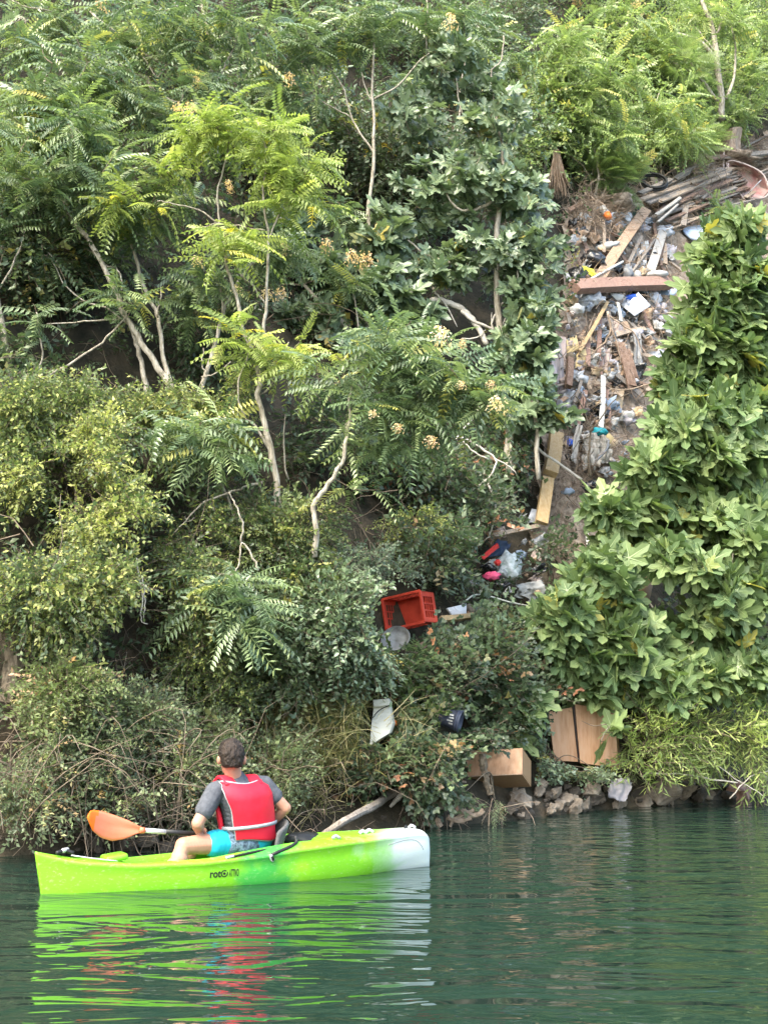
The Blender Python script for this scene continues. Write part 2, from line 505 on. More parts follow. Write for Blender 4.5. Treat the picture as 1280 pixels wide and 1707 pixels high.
def nrm(v):
    return v / (np.linalg.norm(v, axis=-1, keepdims=True) + 1e-9)
def frames(D, Nh):
    Y = nrm(D); X = nrm(np.cross(Y, Nh)); Z = np.cross(X, Y)
    return np.stack([X, Y, Z], -1)                 # columns
def realize(name, key, P, D, Nh, S, mats, parent=None, var=None, kind=None):
    """one mesh out of many small templates"""
    tps = TP[key]; n = len(P)
    if n == 0: return None
    Rm = frames(D, Nh) * S[:, None, None]
    which = R.integers(0, len(tps), n)
    if var is None: var = R.random(n)
    Vs, Fs, As, Ms = [], [], [], []; base = 0
    for k, (tv, tf, tm) in enumerate(tps):
        ix = np.where(which == k)[0]
        if len(ix) == 0: continue
        vv = np.einsum('nij,vj->nvi', Rm[ix], tv) + P[ix][:, None]
        ff = tf[None] + (np.arange(len(ix)) * len(tv))[:, None, None] + base
        Vs.append(vv.reshape(-1, 3)); Fs.append(ff.reshape(-1, 3)); As.append(np.repeat(var[ix], len(tv)))
        Ms.append(np.tile(tm if tm is not None else np.zeros(len(tf), int), len(ix)))
        base += len(ix) * len(tv)
    o = mesh_obj(name, np.concatenate(Vs), np.concatenate(Fs), mats, parent, var=np.concatenate(As), midx=np.concatenate(Ms))
    if kind: o['kind'] = kind
    return o
_tm = {}
def tmesh(key, k, mats):
    kk = (key, k, tuple(m.name for m in mats))
    if kk not in _tm:
        v, f, mi = TP[key][k]
        me = bpy.data.meshes.new(key + '_leaf')
        me.from_pydata([tuple(p) for p in v], [], [tuple(int(i) for i in q) for q in f])
        for m in mats: me.materials.append(m)
        if mi is not None: me.polygons.foreach_set('material_index', mi.astype(np.int32))
        _tm[kk] = me
    return _tm[kk]
def leaf_objects(name, key, P, D, Nh, S, mats, parent):
    Rm = frames(D, Nh) * S[:, None, None]
    pl = np.array(parent_loc(parent))
    for i in range(len(P)):
        o = bpy.data.objects.new(name, tmesh(key, int(R.integers(0, len(TP[key]))), mats))
        m = np.eye(4); m[:3, :3] = Rm[i]; m[:3, 3] = P[i] - pl
        COL.objects.link(o); o.parent = parent
        o.matrix_basis = Matrix(m.tolist())

def tube(path, rads, seg=7, jag=0.0, cap=True):
    path = np.asarray(path, float); n = len(path)
    tn = np.gradient(path, axis=0); tn = nrm(tn)
    a_ = np.cross(tn[0], (0.31, .2, .93)); a_ /= np.linalg.norm(a_)
    V = []; Fc = []
    for i in range(n):
        a_ = a_ - tn[i] * np.dot(a_, tn[i]); a_ /= np.linalg.norm(a_) + 1e-9
        b_ = np.cross(tn[i], a_)
        for k in range(seg):
            r_ = rads[i] * (1 + jag * random.uniform(-1, 1))
            V.append(path[i] + r_ * (a_ * cos(2 * pi * k / seg) + b_ * sin(2 * pi * k / seg)))
    for i in range(n - 1):
        for k in range(seg):
            k2 = (k + 1) % seg
            Fc.append((i * seg + k, i * seg + k2, (i + 1) * seg + k2, (i + 1) * seg + k))
    if cap:
        Fc.append(tuple(range(seg))[::-1]); Fc.append(tuple((n - 1) * seg + k for k in range(seg)))
    return V, Fc
def merge(parts):
    V, Fc = [], []
    for v, f in parts:
        b = len(V); V += list(v); Fc += [tuple(i + b for i in q) for q in f]
    return V, Fc
def catmull(pts, k=4):
    pts = [np.asarray(p, float) for p in pts]
    if len(pts) < 3: return np.array([pts[0] + (pts[-1] - pts[0]) * t for t in np.linspace(0, 1, k + 1)])
    P = [2 * pts[0] - pts[1]] + pts + [2 * pts[-1] - pts[-2]]
    out = []
    for i in range(1, len(P) - 2):
        for t in np.arange(k) / k:
            a, b, c, d = P[i - 1], P[i], P[i + 1], P[i + 2]
            out.append(.5 * (2 * b + (c - a) * t + (2 * a - 5 * b + 4 * c - d) * t * t + (-a + 3 * b - 3 * c + d) * t ** 3))
    out.append(pts[-1])
    return np.array(out)
def limb(px, d0, d1, r0, r1):
    """pixel polyline -> curved path with depth running d0..d1 and radii in metres"""
    n = len(px)
    pts = [at(p[0], p[1], d0 + (d1 - d0) * i / (n - 1)) for i, p in enumerate(px)]
    path = catmull(pts, 4)
    path = path + R.normal(0, .006, path.shape)
    rr = np.linspace(r0, r1, len(path))
    return path, rr
# ------------------------------------------------------------------ vegetation builders
UP = np.array([0, 0, 1.0])
RIV = np.array([0.45, -0.85, 0.0])              # out over the river
CLEAR = [(438, 690, 15, 62, .7), (458, 790, 13, 60, .75), (232, 590, 15, 60, .65), (265, 610, 15, 46, .65), (574, 745, 14, 60, .65), (540, 820, 20, 30, .6), (526, 870, 10, 34, .6), (560, 1382, 24, 14, .85), (590, 1362, 22, 14, .85), (625, 1340, 22, 14, .8), (665, 1318, 24, 14, .75), (830, 1288, 70, 44, .96), (972, 1228, 64, 54, .93), (678, 1016, 60, 44, .98), (659, 1066, 27, 22, .9), (766, 1020, 30, 20, .97), (635, 1203, 30, 46, .98), (752, 1202, 32, 26, .97),
         (838, 934, 40, 40, .94), (882, 987, 34, 24, .9), (918, 757, 24, 44, .95), (906, 836, 20, 46, .95), (860, 884, 44, 12, .9), (1060, 1325, 230, 26, .8), (610, 1348, 60, 26, .6), (650, 1320, 40, 20, .7), (1075, 975, 22, 34, .75),
         (770, 1362, 50, 22, .8), (940, 620, 22, 70, .9), (990, 760, 45, 42, .9), (906, 1107, 12, 14, .9), (958, 1084, 24, 12, .8), (1065, 850, 30, 14, .7), (1163, 385, 24, 18, .95), (1243, 300, 46, 40, .97), (1230, 265, 60, 20, .9),
         (928, 288, 18, 45, .9), (1090, 308, 30, 24, .97), (975, 900, 6, 34, .9), (770, 540, 62, 50, .55), (655, 1330, 30, 16, .6)]
def kept(P):
    """leaves stay clear of the litter, as they do on the bank"""
    px, py = proj(P); ok = np.ones(len(P), bool)
    for x, y, rx, ry, pr in CLEAR:
        ok &= ~((((px - x) / rx) ** 2 + ((py - y) / ry) ** 2 < 1) & (R.random(len(P)) < pr))
    return ok
def blob(px, py, rx, ry, d, dr=None, n=10, shell=.35):
    """n points inside an ellipsoid standing at depth d, fuller towards its skin"""
    c = at(px, py, d); k = d / FPX
    if dr is None: dr = (rx + ry) / 2 * k
    v = nrm(R.normal(0, 1, (n, 3))) * (R.random((n, 1)) ** shell)
    return c + v * np.array([rx * k, dr, ry * k])
SPEC = dict(
    ail=dict(key='ail', k=(7, 11), s=(.32, .60), spread=.42, elev=(-.75, .85)),
    fig=dict(key='fig', k=(5, 8), s=(.32, .50), spread=.18, elev=(-1.1, .9)),
)
def tree(name, label, cat, base, limbs, tips, spec, mat, nobj=300, group=None, bark='bark', seeds=(), seedmat='seed', scale=1.0, twr=1.0, maxtw=4.0):
    root = thing(name, label, cat, tuple(base), group)
    skel = []
    for i, (path, rr) in enumerate(limbs):
        path = path + np.stack([fbm(np.arange(len(path)) * .6 + 7 * i, np.full(len(path), q * 9.1), 3) for q in range(3)], 1) * min(.02, rr[0] * .45)
        v, f = tube(path, rr * .8, 8 if rr[0] > .03 else 5, .10)
        mesh_obj('trunk' if i == 0 else 'branch', v, f, M[bark], root, smooth=True)
        skel.append(path)
    S_ = np.concatenate(skel) if skel else np.array([base])
    tips = np.asarray(tips)
    d0 = np.array([np.min(np.linalg.norm(S_ - t, axis=1)) for t in tips])
    parts = []; tdir = np.zeros_like(tips)
    pool = [S_]
    for j in np.argsort(d0):
        t = tips[j]; P_ = np.concatenate(pool)
        dd = np.linalg.norm(P_ - t, axis=1) + np.maximum(0, P_[:, 2] - t[2]) * .6
        q = P_[np.argmin(dd)]; L_ = np.linalg.norm(t - q)
        mid = (q + t) / 2 + np.array([0, 0, -.08 * L_]) + R.normal(0, .05, 3) * L_
        path = catmull([q, mid, t], 3)
        tdir[j] = nrm(t - mid)
        if L_ < maxtw:
            r0 = (.005 + .007 * min(L_, 1.5)) * twr
            parts.append(tube(path, np.linspace(r0, .004, len(path)), 4, cap=False))
        pool.append(path[2:])
    if parts:
        v, f = merge(parts)
        mesh_obj('twigs', v, f, M['twig' if bark == 'bark' else 'barkdark'], root, smooth=True)['kind'] = 'stuff'
    sp = SPEC[spec]
    P, D, Nh, S = [], [], [], []
    for t, td in zip(tips, tdir):
        k = R.integers(sp['k'][0], sp['k'][1] + 1)
        az = R.random() * 6.28 + np.arange(k) * 2.4 + R.normal(0, .3, k)
        el = R.uniform(sp['elev'][0], sp['elev'][1], k)
        d = np.stack([np.cos(az) * np.cos(el), np.sin(az) * np.cos(el), np.sin(el)], 1) + td * .35 + RIV * .18
        d = nrm(d)
        off = R.uniform(-1, .1, (k, 1)) * sp['spread']
        P.append(t + td * off + R.normal(0, .015, (k, 3))); D.append(d)
        Nh.append((UP * .9 + RIV * .45 if spec == 'ail' else UP * .45 + RIV * 1.0) + R.normal(0, .38, (k, 3)))
        S.append(R.uniform(sp['s'][0], sp['s'][1], k) * scale)
    P, D, Nh, S = map(np.concatenate, (P, D, Nh, S))
    keep = (P + D * S[:, None] * .6)
    ok = (keep[:, 2] > 0.15) & kept(keep)
    P, D, Nh, S = P[ok], D[ok], Nh[ok], S[ok]
    o = np.argsort(P[:, 1])
    a_, b_ = o[:nobj], o[nobj:]
    if nobj: leaf_objects('leaf', sp['key'], P[a_], D[a_], Nh[a_], S[a_], [M[mat], M['vein']], root)
    if len(b_): realize('foliage', sp['key'], P[b_], D[b_], Nh[b_], S[b_], [M[mat], M['vein']], root, kind='stuff')
    for (sx, sy, sd, ss) in seeds:
        p = at(sx, sy, sd - .25)
        o = realize('seed_cluster', 'seed', p[None], np.array([[.1, 0, 1.]]), np.array([[0, -1., .2]]), np.array([ss * 1.35]), [M[seedmat]], root, kind='stuff')
    return root
def bush(name, label, cat, blobs, key, mat, size, stems=None, group=None, n_per=1.0, podmat='seedgreen', base=None, stemr=.012, bark='barkdark', clump=.0, drop=.25):
    """blobs: (px, py, rx, ry, d, n)"""
    pts, cen = [], []
    for (px, py, rx, ry, d, n) in blobs:
        b = blob(px, py, rx, ry, d, n=int(n * n_per), shell=.4); pts.append(b)
        cen.append(np.repeat(at(px, py, d)[None], len(b), 0))
    P = np.concatenate(pts); C = np.concatenate(cen)
    if clump:
        q = fbm(P[:, 0] * 2.3 + P[:, 1], P[:, 2] * 2.3 - P[:, 1] * .7, 2)
        ok = q > -clump; P, C = P[ok], C[ok]
    ok = (P[:, 2] > .1) & kept(P); P, C = P[ok], C[ok]
    if base is None:
        gz = [hit(b[0], min(b[1] + b[3], 1340)) for b in blobs[:1]]
        base = gz[0]
    base = np.array(base, float)
    root = thing(name, label, cat, tuple(base), group)
    parts = []
    ns = stems if stems is not None else 14
    for k in range(ns):
        t = P[R.integers(0, len(P))]
        b0 = base + R.normal(0, .12, 3) * np.array([1, 1, .3])
        mid = (b0 * .55 + t * .45) + np.array([0, 0, .25 * np.linalg.norm(t - b0) * .5]) + R.normal(0, .08, 3)
        path = catmull([b0, mid, t], 5)
        parts.append(tube(path, np.linspace(stemr * R.uniform(.6, 1.3), .004, len(path)), 4, cap=False))
    if parts:
        v, f = merge(parts); mesh_obj('stems', v, f, M[bark], root, smooth=True)['kind'] = 'stuff'
    D = nrm(nrm(P - C) * .8 + RIV * .25 + R.normal(0, .45, P.shape) + np.array([0, 0, .15 - drop * R.random()]))
    Nh = UP * .8 + RIV * .5 + R.normal(0, .4, P.shape)
    S = R.uniform(size[0], size[1], len(P))
    ok = kept(P + D * S[:, None] * .55) & kept(P + D * S[:, None]); P, D, Nh, S = P[ok], D[ok], Nh[ok], S[ok]
    mats = [M[mat], M['twig'], M[podmat]]
    cl = (fbm(P[:, 0] * 1.7, P[:, 2] * 1.7, 2) * .25 + .5 + R.normal(0, .17, len(P))).clip(0, .999)
    realize('foliage', key, P, D, Nh, S, mats, root, var=cl, kind='stuff')
    return root
def in_poly(px, py, poly):
    px = np.asarray(px); py = np.asarray(py); c = np.zeros(px.shape, bool); n = len(poly)
    for i in range(n):
        x1, y1 = poly[i]; x2, y2 = poly[(i + 1) % n]
        m = ((y1 > py) != (y2 > py)) & (px < (x2 - x1) * (py - y1) / (y2 - y1 + 1e-9) + x1)
        c ^= m
    return c
DUMP = [(945, 335), (1060, 305), (1130, 262), (1210, 228), (1330, 200), (1330, 520), (1200, 560), (1120, 700), (1060, 900), (1010, 1000), (900, 1010), (890, 900), (905, 780), (915, 650), (925, 560), (950, 450)]

# ------------------------------------------------------------------ ground cover on the whole slope
n = 60000
a_s = R.uniform(-9, 34, n); u_s = R.uniform(.15, 15, n)
x_s = SA[0] + a_s * SD[0] + u_s * SN[0]; y_s = SA[1] + a_s * SD[1] + u_s * SN[1]
z_s = zau(a_s, u_s)
P = np.stack([x_s, y_s, z_s], 1)
px, py = proj(P)
ok = (z_s > .25) & (px > -260) & (px < 1540) & (py > -160)
ok &= ~in_poly(px, py, DUMP)
ok &= fbm(a_s * .8, z_s * .8, 3) > -.55
hollow = ((px - 190) / 190) ** 2 + ((py - 580) / 110) ** 2 < 1
ok &= ~(hollow & (R.random(n) < .45))
ok &= R.random(n) < np.where(py > 1260, .45, 1)
ok &= kept(P + RIV * .2)
P = P[ok]; px, py = px[ok], py[ok]
m = len(P)
P = P + RIV * R.uniform(-.05, .45, (m, 1)) + UP * R.uniform(0, .35, (m, 1))
D = nrm(RIV * .6 + UP * R.uniform(-.2, .7, (m, 1)) + R.normal(0, .5, (m, 3)))
Nh = UP + RIV * .5 + R.normal(0, .4, (m, 3))
S_u = R.uniform(.25, .55, m); ok = kept(P + D * S_u[:, None] * .5) & kept(P + D * S_u[:, None]); P, D, Nh, S_u = P[ok], D[ok], Nh[ok], S_u[ok]
px, py = proj(P)
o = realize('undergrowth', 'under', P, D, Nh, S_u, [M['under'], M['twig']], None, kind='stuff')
o['label'] = 'dark leafy undergrowth covering the bank'
# lighter ground cover high on the right
sel = (px > 850) & (py < 330)
Pq = P[sel][:9000]; m = len(Pq)
Pq = Pq + RIV * R.uniform(.2, .9, (m, 1)) + UP * R.uniform(0, .5, (m, 1))
o = realize('hillside_scrub', 'sprig', Pq, nrm(RIV * .5 + UP * .3 + R.normal(0, .6, (m, 3))), UP + RIV * .5 + R.normal(0, .3, (m, 3)), R.uniform(.3, .6, m), [M['aillt']], None, kind='stuff')
o['label'] = 'light green scrub on the upper slope above the dump'
# random shrubs that break the cover up into things, world-placed along the slope
kinds = [('under', 'bramble', 'dark'), ('trif', 'bramble', 'three-lobed'), ('sprig', 'ail', 'mid green'), ('hop', 'under', 'small-leaved')]
def hd(px, py, off=0):
    return float(hit(px, py, off)[1])
def bl(*rows):
    """(px, py, rx, ry, d, n) -> all tips"""
    return np.concatenate([blob(a, b, c, d, e, n=int(f * 1.2 + .5)) for a, b, c, d, e, f in rows])

# ---- trees, traced one by one; depths come from where each one is rooted on the slope
# upper left canopy
d = hd(120, 700, .6)
L_ = [limb([(10, 900), (5, 780), (18, 640), (8, 560), (-5, 470), (10, 380), (40, 300), (60, 220), (75, 130)], d, d + .4, .07, .02),
      limb([(60, 640), (130, 598), (170, 570), (205, 535), (212, 520)], d, d + .2, .022, .012),
      limb([(62, 640), (35, 655), (18, 640)], d, d, .02, .02), limb([(62, 638), (70, 600), (66, 545), (62, 520)], d, d, .018, .01),
      limb([(0, 480), (22, 440), (38, 400), (45, 370)], d, d, .02, .01)]
tree('ailanthus_tree', 'tall pale-stemmed tree with long feather leaves at the left edge of the bank', 'tree', hit(10, 900), L_,
     bl((60, 230, 90, 70, d - .2, 13), (30, 330, 60, 60, d, 8), (60, 150, 70, 50, d + .3, 8), (130, 110, 90, 60, d + .6, 12), (60, 510, 30, 16, d, 2), (-40, 560, 40, 40, d, 4), (20, 60, 60, 40, d + .8, 8), (8, 590, 12, 12, d, 1)),
     'ail', 'ail', 190)
d = hd(240, 700, .9)
L_ = [limb([(300, 720), (285, 650), (262, 612), (236, 570), (212, 527), (186, 470), (150, 405), (125, 370), (105, 335)], d, d - .1, .055, .035),
      limb([(247, 680), (245, 640), (232, 590), (222, 560), (213, 528)], d + .15, d, .045, .035),
      limb([(292, 670), (275, 600), (262, 530), (250, 500), (228, 440), (215, 390)], d, d + .3, .04, .025),
      limb([(263, 530), (268, 500), (269, 478)], d, d, .014, .01),
      limb([(212, 530), (190, 533), (140, 536), (80, 541)], d, d - .1, .02, .01),
      limb([(220, 545), (180, 515), (140, 500), (112, 480), (95, 450), (83, 420)], d, d, .016, .01),
      limb([(105, 335), (97, 328), (88, 340)], d, d, .03, .012), limb([(150, 405), (175, 440), (198, 450), (205, 485)], d + .2, d, .018, .012)]
tree('ailanthus_tree', 'forked tree with twin pale trunks rising from the dark hollow on the left', 'tree', hit(290, 760), L_,
     bl((200, 300, 100, 60, d - .3, 14), (110, 300, 60, 40, d - .2, 6), (215, 390, 60, 40, d + .3, 8), (160, 495, 30, 20, d - .2, 2), (235, 500, 28, 18, d - .2, 2), (300, 330, 60, 40, d, 6), (95, 440, 50, 30, d + .5, 4), (150, 235, 60, 40, d, 6)),
     'ail', 'ail', 190)
d = hd(200, 420, .8)
L_ = [limb([(362, 260), (360, 200), (355, 150), (352, 90), (345, 40), (330, -20)], d, d, .035, .025),
      limb([(355, 95), (310, 86), (280, 105), (262, 128), (240, 95)], d, d, .028, .012),
      limb([(355, 160), (325, 132), (290, 112), (245, 92), (200, 60), (150, 20)], d + .2, d + .3, .035, .02),
      limb([(262, 165), (245, 130), (220, 122), (170, 90), (120, 60)], d + .2, d + .3, .04, .02),
      limb([(352, 90), (325, 50), (300, 20), (285, -10)], d, d, .02, .012),
      limb([(262, 190), (270, 162), (300, 170), (305, 150)], d, d, .016, .01),
      limb([(90, 20), (40, 10), (10, -5)], d, d, .02, .012), limb([(60, 90), (48, 60), (40, 30), (22, 38)], d + .3, d + .3, .025, .01),
      limb([(355, 150), (385, 90), (400, 60), (430, 110)], d, d, .018, .01)]
tree('ailanthus_tree', 'crooked grey-limbed tree crowning the top left corner', 'tree', hit(362, 420), L_,
     bl((230, 40, 120, 50, d, 16), (330, 60, 90, 50, d - .2, 12), (180, 160, 100, 50, d - .2, 13), (280, 200, 70, 50, d - .2, 8), (110, 30, 80, 40, d + .2, 9), (400, 30, 70, 50, d, 8), (330, 140, 60, 40, d - .3, 6)),
     'ail', 'ail', 220, seeds=[(330, 140, d - .3, .17), (300, 188, d - .5, .25), (320, 182, d - .5, .2), (170, 12, d, .2)])
# the yellow-green one
d = hd(465, 880, 1.4)
dy = d
L_ = [limb([(470, 900), (463, 845), (457, 780), (445, 720), (434, 670), (430, 612), (418, 582), (405, 550), (392, 490), (380, 440), (372, 395)], d, d - .1, .06, .02),
      limb([(430, 612), (440, 560), (443, 500), (446, 400), (439, 330), (442, 250), (430, 200)], d, d - .2, .03, .014),
      limb([(446, 400), (465, 360), (490, 320), (515, 280)], d - .1, d - .2, .016, .009),
      limb([(457, 760), (430, 715), (405, 690), (398, 640), (415, 590)], d, d - .2, .024, .012),
      limb([(446, 510), (420, 475), (400, 455), (392, 420)], d, d, .014, .009),
      limb([(445, 385), (400, 378), (360, 372), (340, 380)], d, d, .014, .008),
      limb([(365, 380), (362, 330), (378, 260), (385, 210)], d, d - .1, .018, .012),
      limb([(362, 370), (330, 350), (290, 340), (262, 335)], d, d, .014, .008),
      limb([(434, 660), (455, 640), (470, 600), (480, 570)], d, d, .014, .008),
      limb([(480, 800), (472, 740), (476, 690)], d + .3, d + .3, .018, .01)]
tree('ailanthus_tree', 'slender pale-trunked tree with bright yellow-green feather leaves in the left middle', 'tree', hit(470, 980), L_,
     bl((395, 205, 95, 42, d - .2, 12), (500, 255, 65, 38, d - .2, 10), (300, 255, 65, 42, d, 6), (390, 400, 42, 28, d - .3, 6), (505, 330, 50, 35, d - .2, 6), (450, 240, 60, 50, d - .2, 7), (400, 560, 40, 28, d - .3, 5), (490, 588, 45, 25, d - .3, 5), (200, 330, 60, 30, d + .2, 5)),
     'ail', 'ailyel', 280, seeds=[(382, 308, d - .3, .12), (385, 318, d, .12)])
d = hd(325, 720, .9)
L_ = [limb([(318, 700), (327, 668), (345, 620), (360, 572), (374, 520), (398, 470), (425, 435), (455, 410)], d, d + .3, .045, .018),
      limb([(345, 622), (338, 610), (340, 580)], d, d, .014, .008), limb([(335, 628), (360, 622), (385, 605)], d, d, .012, .008),
      limb([(372, 520), (368, 480), (350, 440)], d, d, .02, .01)]
tree('ailanthus_tree', 'small leaning tree with tan seed tufts just left of the yellow-green one', 'tree', hit(318, 760), L_,
     bl((345, 455, 45, 35, d, 6), (430, 400, 60, 40, d + .4, 7), (300, 500, 40, 30, d + .3, 4), (480, 430, 40, 30, d + .4, 4)), 'ail', 'ail', 150,
     seeds=[(330, 437, d - .2, .17), (395, 485, d - .2, .15), (470, 490, d + .2, .2), (447, 492, d + .2, .2), (475, 418, d + .3, .18)])
# centre one over the shade, with seed clusters
d = hd(525, 900, 2.0)
L_ = [limb([(527, 930), (525, 880), (523, 842), (542, 818), (560, 790), (574, 750), (579, 705), (584, 670), (586, 640)], d, d - .2, .045, .02),
      limb([(577, 706), (602, 695), (622, 672), (638, 650), (660, 620)], d, d - .3, .028, .012),
      limb([(602, 695), (650, 690), (700, 660), (760, 640)], d - .1, d - .2, .016, .008)]
tree('ailanthus_tree', 'arching tree with an S-bent stem and hanging tan seed bunches near the centre', 'tree', hit(527, 980), L_,
     bl((640, 585, 75, 45, d - .3, 13), (730, 610, 75, 55, d - .4, 14), (805, 655, 60, 40, d - .3, 9), (650, 680, 65, 35, d - .3, 8), (720, 735, 70, 25, d - .2, 6), (560, 620, 40, 30, d, 4), (600, 740, 40, 30, d + .2, 4), (690, 550, 60, 30, d - .2, 6), (635, 805, 22, 14, d, 1)),
     'ail', 'ail', 290, seeds=[(733, 562, d - .9, .26), (828, 676, d - .8, .24), (663, 715, d - .9, .14), (718, 738, d - .9, .18), (622, 690, d - .8, .12), (768, 643, d - .9, .12), (818, 642, d - .8, .12), (770, 575, d - .8, .14)])
# tall straight one in the middle
d = hd(620, 560, .9)
dt = d
L_ = [limb([(606, 640), (610, 520), (612, 420), (616, 340), (625, 255), (621, 160), (622, 70)], d, d, .055, .02),
      limb([(624, 255), (600, 220), (585, 192), (572, 150), (552, 115)], d, d, .024, .012),
      limb([(585, 196), (550, 176), (525, 164)], d, d, .016, .01), limb([(621, 168), (660, 145), (690, 112), (716, 88)], d, d - .1, .024, .012),
      limb([(621, 168), (608, 145), (603, 120)], d, d, .016, .01), limb([(712, 90), (712, 30), (712, -10)], d + .2, d + .2, .018, .014)]
tree('ailanthus_tree', 'tall straight-trunked tree with feather leaves at the top centre', 'tree', hit(606, 700), L_,
     bl((470, 60, 70, 50, d - .2, 12), (540, 60, 70, 50, d, 12), (640, 30, 80, 40, d, 10), (480, 150, 50, 45, d, 8), (440, 120, 50, 40, d + .2, 6), (760, 40, 80, 35, d + .2, 9), (500, 330, 50, 40, d + .2, 5), (560, 350, 50, 40, d, 6)),
     'ail', 'ail', 260, seeds=[(483, 135, d - .5, .24), (750, 40, d - .4, .26), (545, 412, d - .6, .26), (590, 432, d - .6, .3), (612, 435, d - .6, .28)])
tree('ailanthus_sapling', 'drooping feather leaves below two big tan seed bunches left of the bleached branch', 'tree', hit(600, 620), [limb([(600, 560), (590, 500), (585, 455)], d - .4, d - .6, .02, .01)],
     bl((590, 462, 45, 22, d - .6, 5), (545, 440, 30, 20, d - .5, 2)), 'ail', 'ail', 80)
tree('ailanthus_sapling', 'feathery sapling rising through the top of the grey-green fig', 'tree', hit(760, 260), [limb([(770, 240), (765, 150), (790, 60)], hd(790, 200, 1.4), hd(790, 200, 1.4), .03, .012)],
     bl((800, 50, 70, 40, hd(790, 200, 1.5), 9), (850, 130, 40, 50, hd(790, 200, 1.5), 6), (700, 120, 50, 40, hd(700, 200, 1.5), 6), (720, 250, 50, 40, hd(720, 300, 1.3), 5)), 'ail', 'ail', 160)
# fig, grey-green, centre top
d = hd(820, 700, 1.3)
L_ = [limb([(850, 800), (845, 700), (835, 600), (830, 500), (828, 400), (832, 330), (836, 285), (838, 240)], d, d, .09, .03),
      limb([(832, 330), (790, 350), (760, 345), (735, 310)], d - .1, d - .3, .035, .015), limb([(830, 420), (780, 440), (720, 430), (680, 400)], d, d - .2, .04, .015),
      limb([(832, 300), (800, 230), (770, 190), (760, 130)], d, d, .03, .012), limb([(836, 240), (818, 130), (835, 100), (840, 60)], d, d, .025, .012)]
tree('fig_tree', 'large grey-green fig tree filling the upper centre left of the rubbish', 'tree', hit(850, 860), L_,
     bl((760, 110, 80, 55, d + .1, 24), (830, 200, 60, 70, d, 24), (700, 190, 60, 60, d + .2, 14), (780, 300, 80, 60, d - .1, 26), (860, 330, 60, 60, d, 22), (700, 330, 60, 60, d + .1, 16), (820, 420, 80, 50, d - .2, 26), (730, 440, 60, 40, d, 14), (890, 420, 50, 60, d - .1, 20)),
     'fig', 'figdark', 300, bark='bark', scale=.64)
d2 = d - .2
tree('fig_tree', 'dark blue-green fig boughs hanging beside the left edge of the dump', 'tree', hit(900, 830), [limb([(900, 800), (890, 700), (880, 600), (870, 520), (862, 450)], d2, d2, .05, .02)],
     bl((880, 500, 50, 50, d2, 20), (870, 580, 50, 45, d2 - .1, 22), (890, 660, 50, 50, d2, 24), (850, 610, 40, 50, d2, 10), (910, 560, 22, 40, d2, 8), (925, 700, 30, 25, d2, 7)), 'fig', 'figdark', 300, scale=.76)
d = hd(600, 600, .5)
tree('fig_tree', 'dark large-leaved fig in shade behind the arching tree', 'tree', hit(560, 700), [limb([(575, 640), (560, 560), (540, 500), (500, 460)], d, d, .05, .02), limb([(580, 548), (555, 520), (520, 490), (480, 440)], d - .3, d - .2, .05, .03)],
     bl((480, 370, 60, 50, d, 18), (560, 460, 60, 50, d, 18), (640, 400, 50, 60, d + .1, 16), (520, 540, 60, 50, d, 14), (650, 490, 60, 40, d, 14), (690, 530, 50, 30, d, 8), (440, 620, 60, 50, d - .4, 10), (470, 530, 40, 40, d, 8)), 'fig', 'figdark', 220, scale=.78)
# drooping frond clusters low on the left
d = hd(350, 860, 1.1)
tree('ailanthus_sapling', 'blue-green sapling with drooping feather leaves over the hop bush', 'tree', hit(350, 940), [limb([(400, 960), (402, 900), (380, 830), (350, 770), (345, 730)], d, d - .3, .03, .014), limb([(442, 802), (400, 815), (360, 828), (325, 850), (290, 890)], d - .2, d - .5, .026, .008), limb([(325, 862), (312, 870), (308, 862)], d - .4, d - .4, .009, .005)],
     bl((330, 712, 70, 22, d - .5, 6), (360, 760, 50, 35, d - .5, 5), (290, 730, 30, 30, d - .5, 2), (380, 700, 30, 20, d - .5, 2)), 'ail', 'ail', 120, scale=1.15)
d = hd(390, 1080, 1.3)
tree('ailanthus_sapling', 'drooping feather-leaved sapling above the kayaker', 'tree', hit(370, 1180), [limb([(370, 1150), (363, 1090), (372, 1030), (375, 960)], d, d - .1, .018, .01), limb([(402, 905), (405, 870), (392, 840), (382, 820)], d - .2, d - .3, .016, .01), limb([(430, 950), (420, 925), (403, 905), (398, 940), (392, 958)], d - .2, d - .3, .018, .008)],
     bl((375, 965, 20, 20, d - .4, 2), (395, 1000, 60, 30, d - .5, 5), (430, 1040, 45, 30, d - .5, 4), (350, 1010, 35, 25, d - .4, 2)), 'ail', 'ail', 120, scale=1.1)
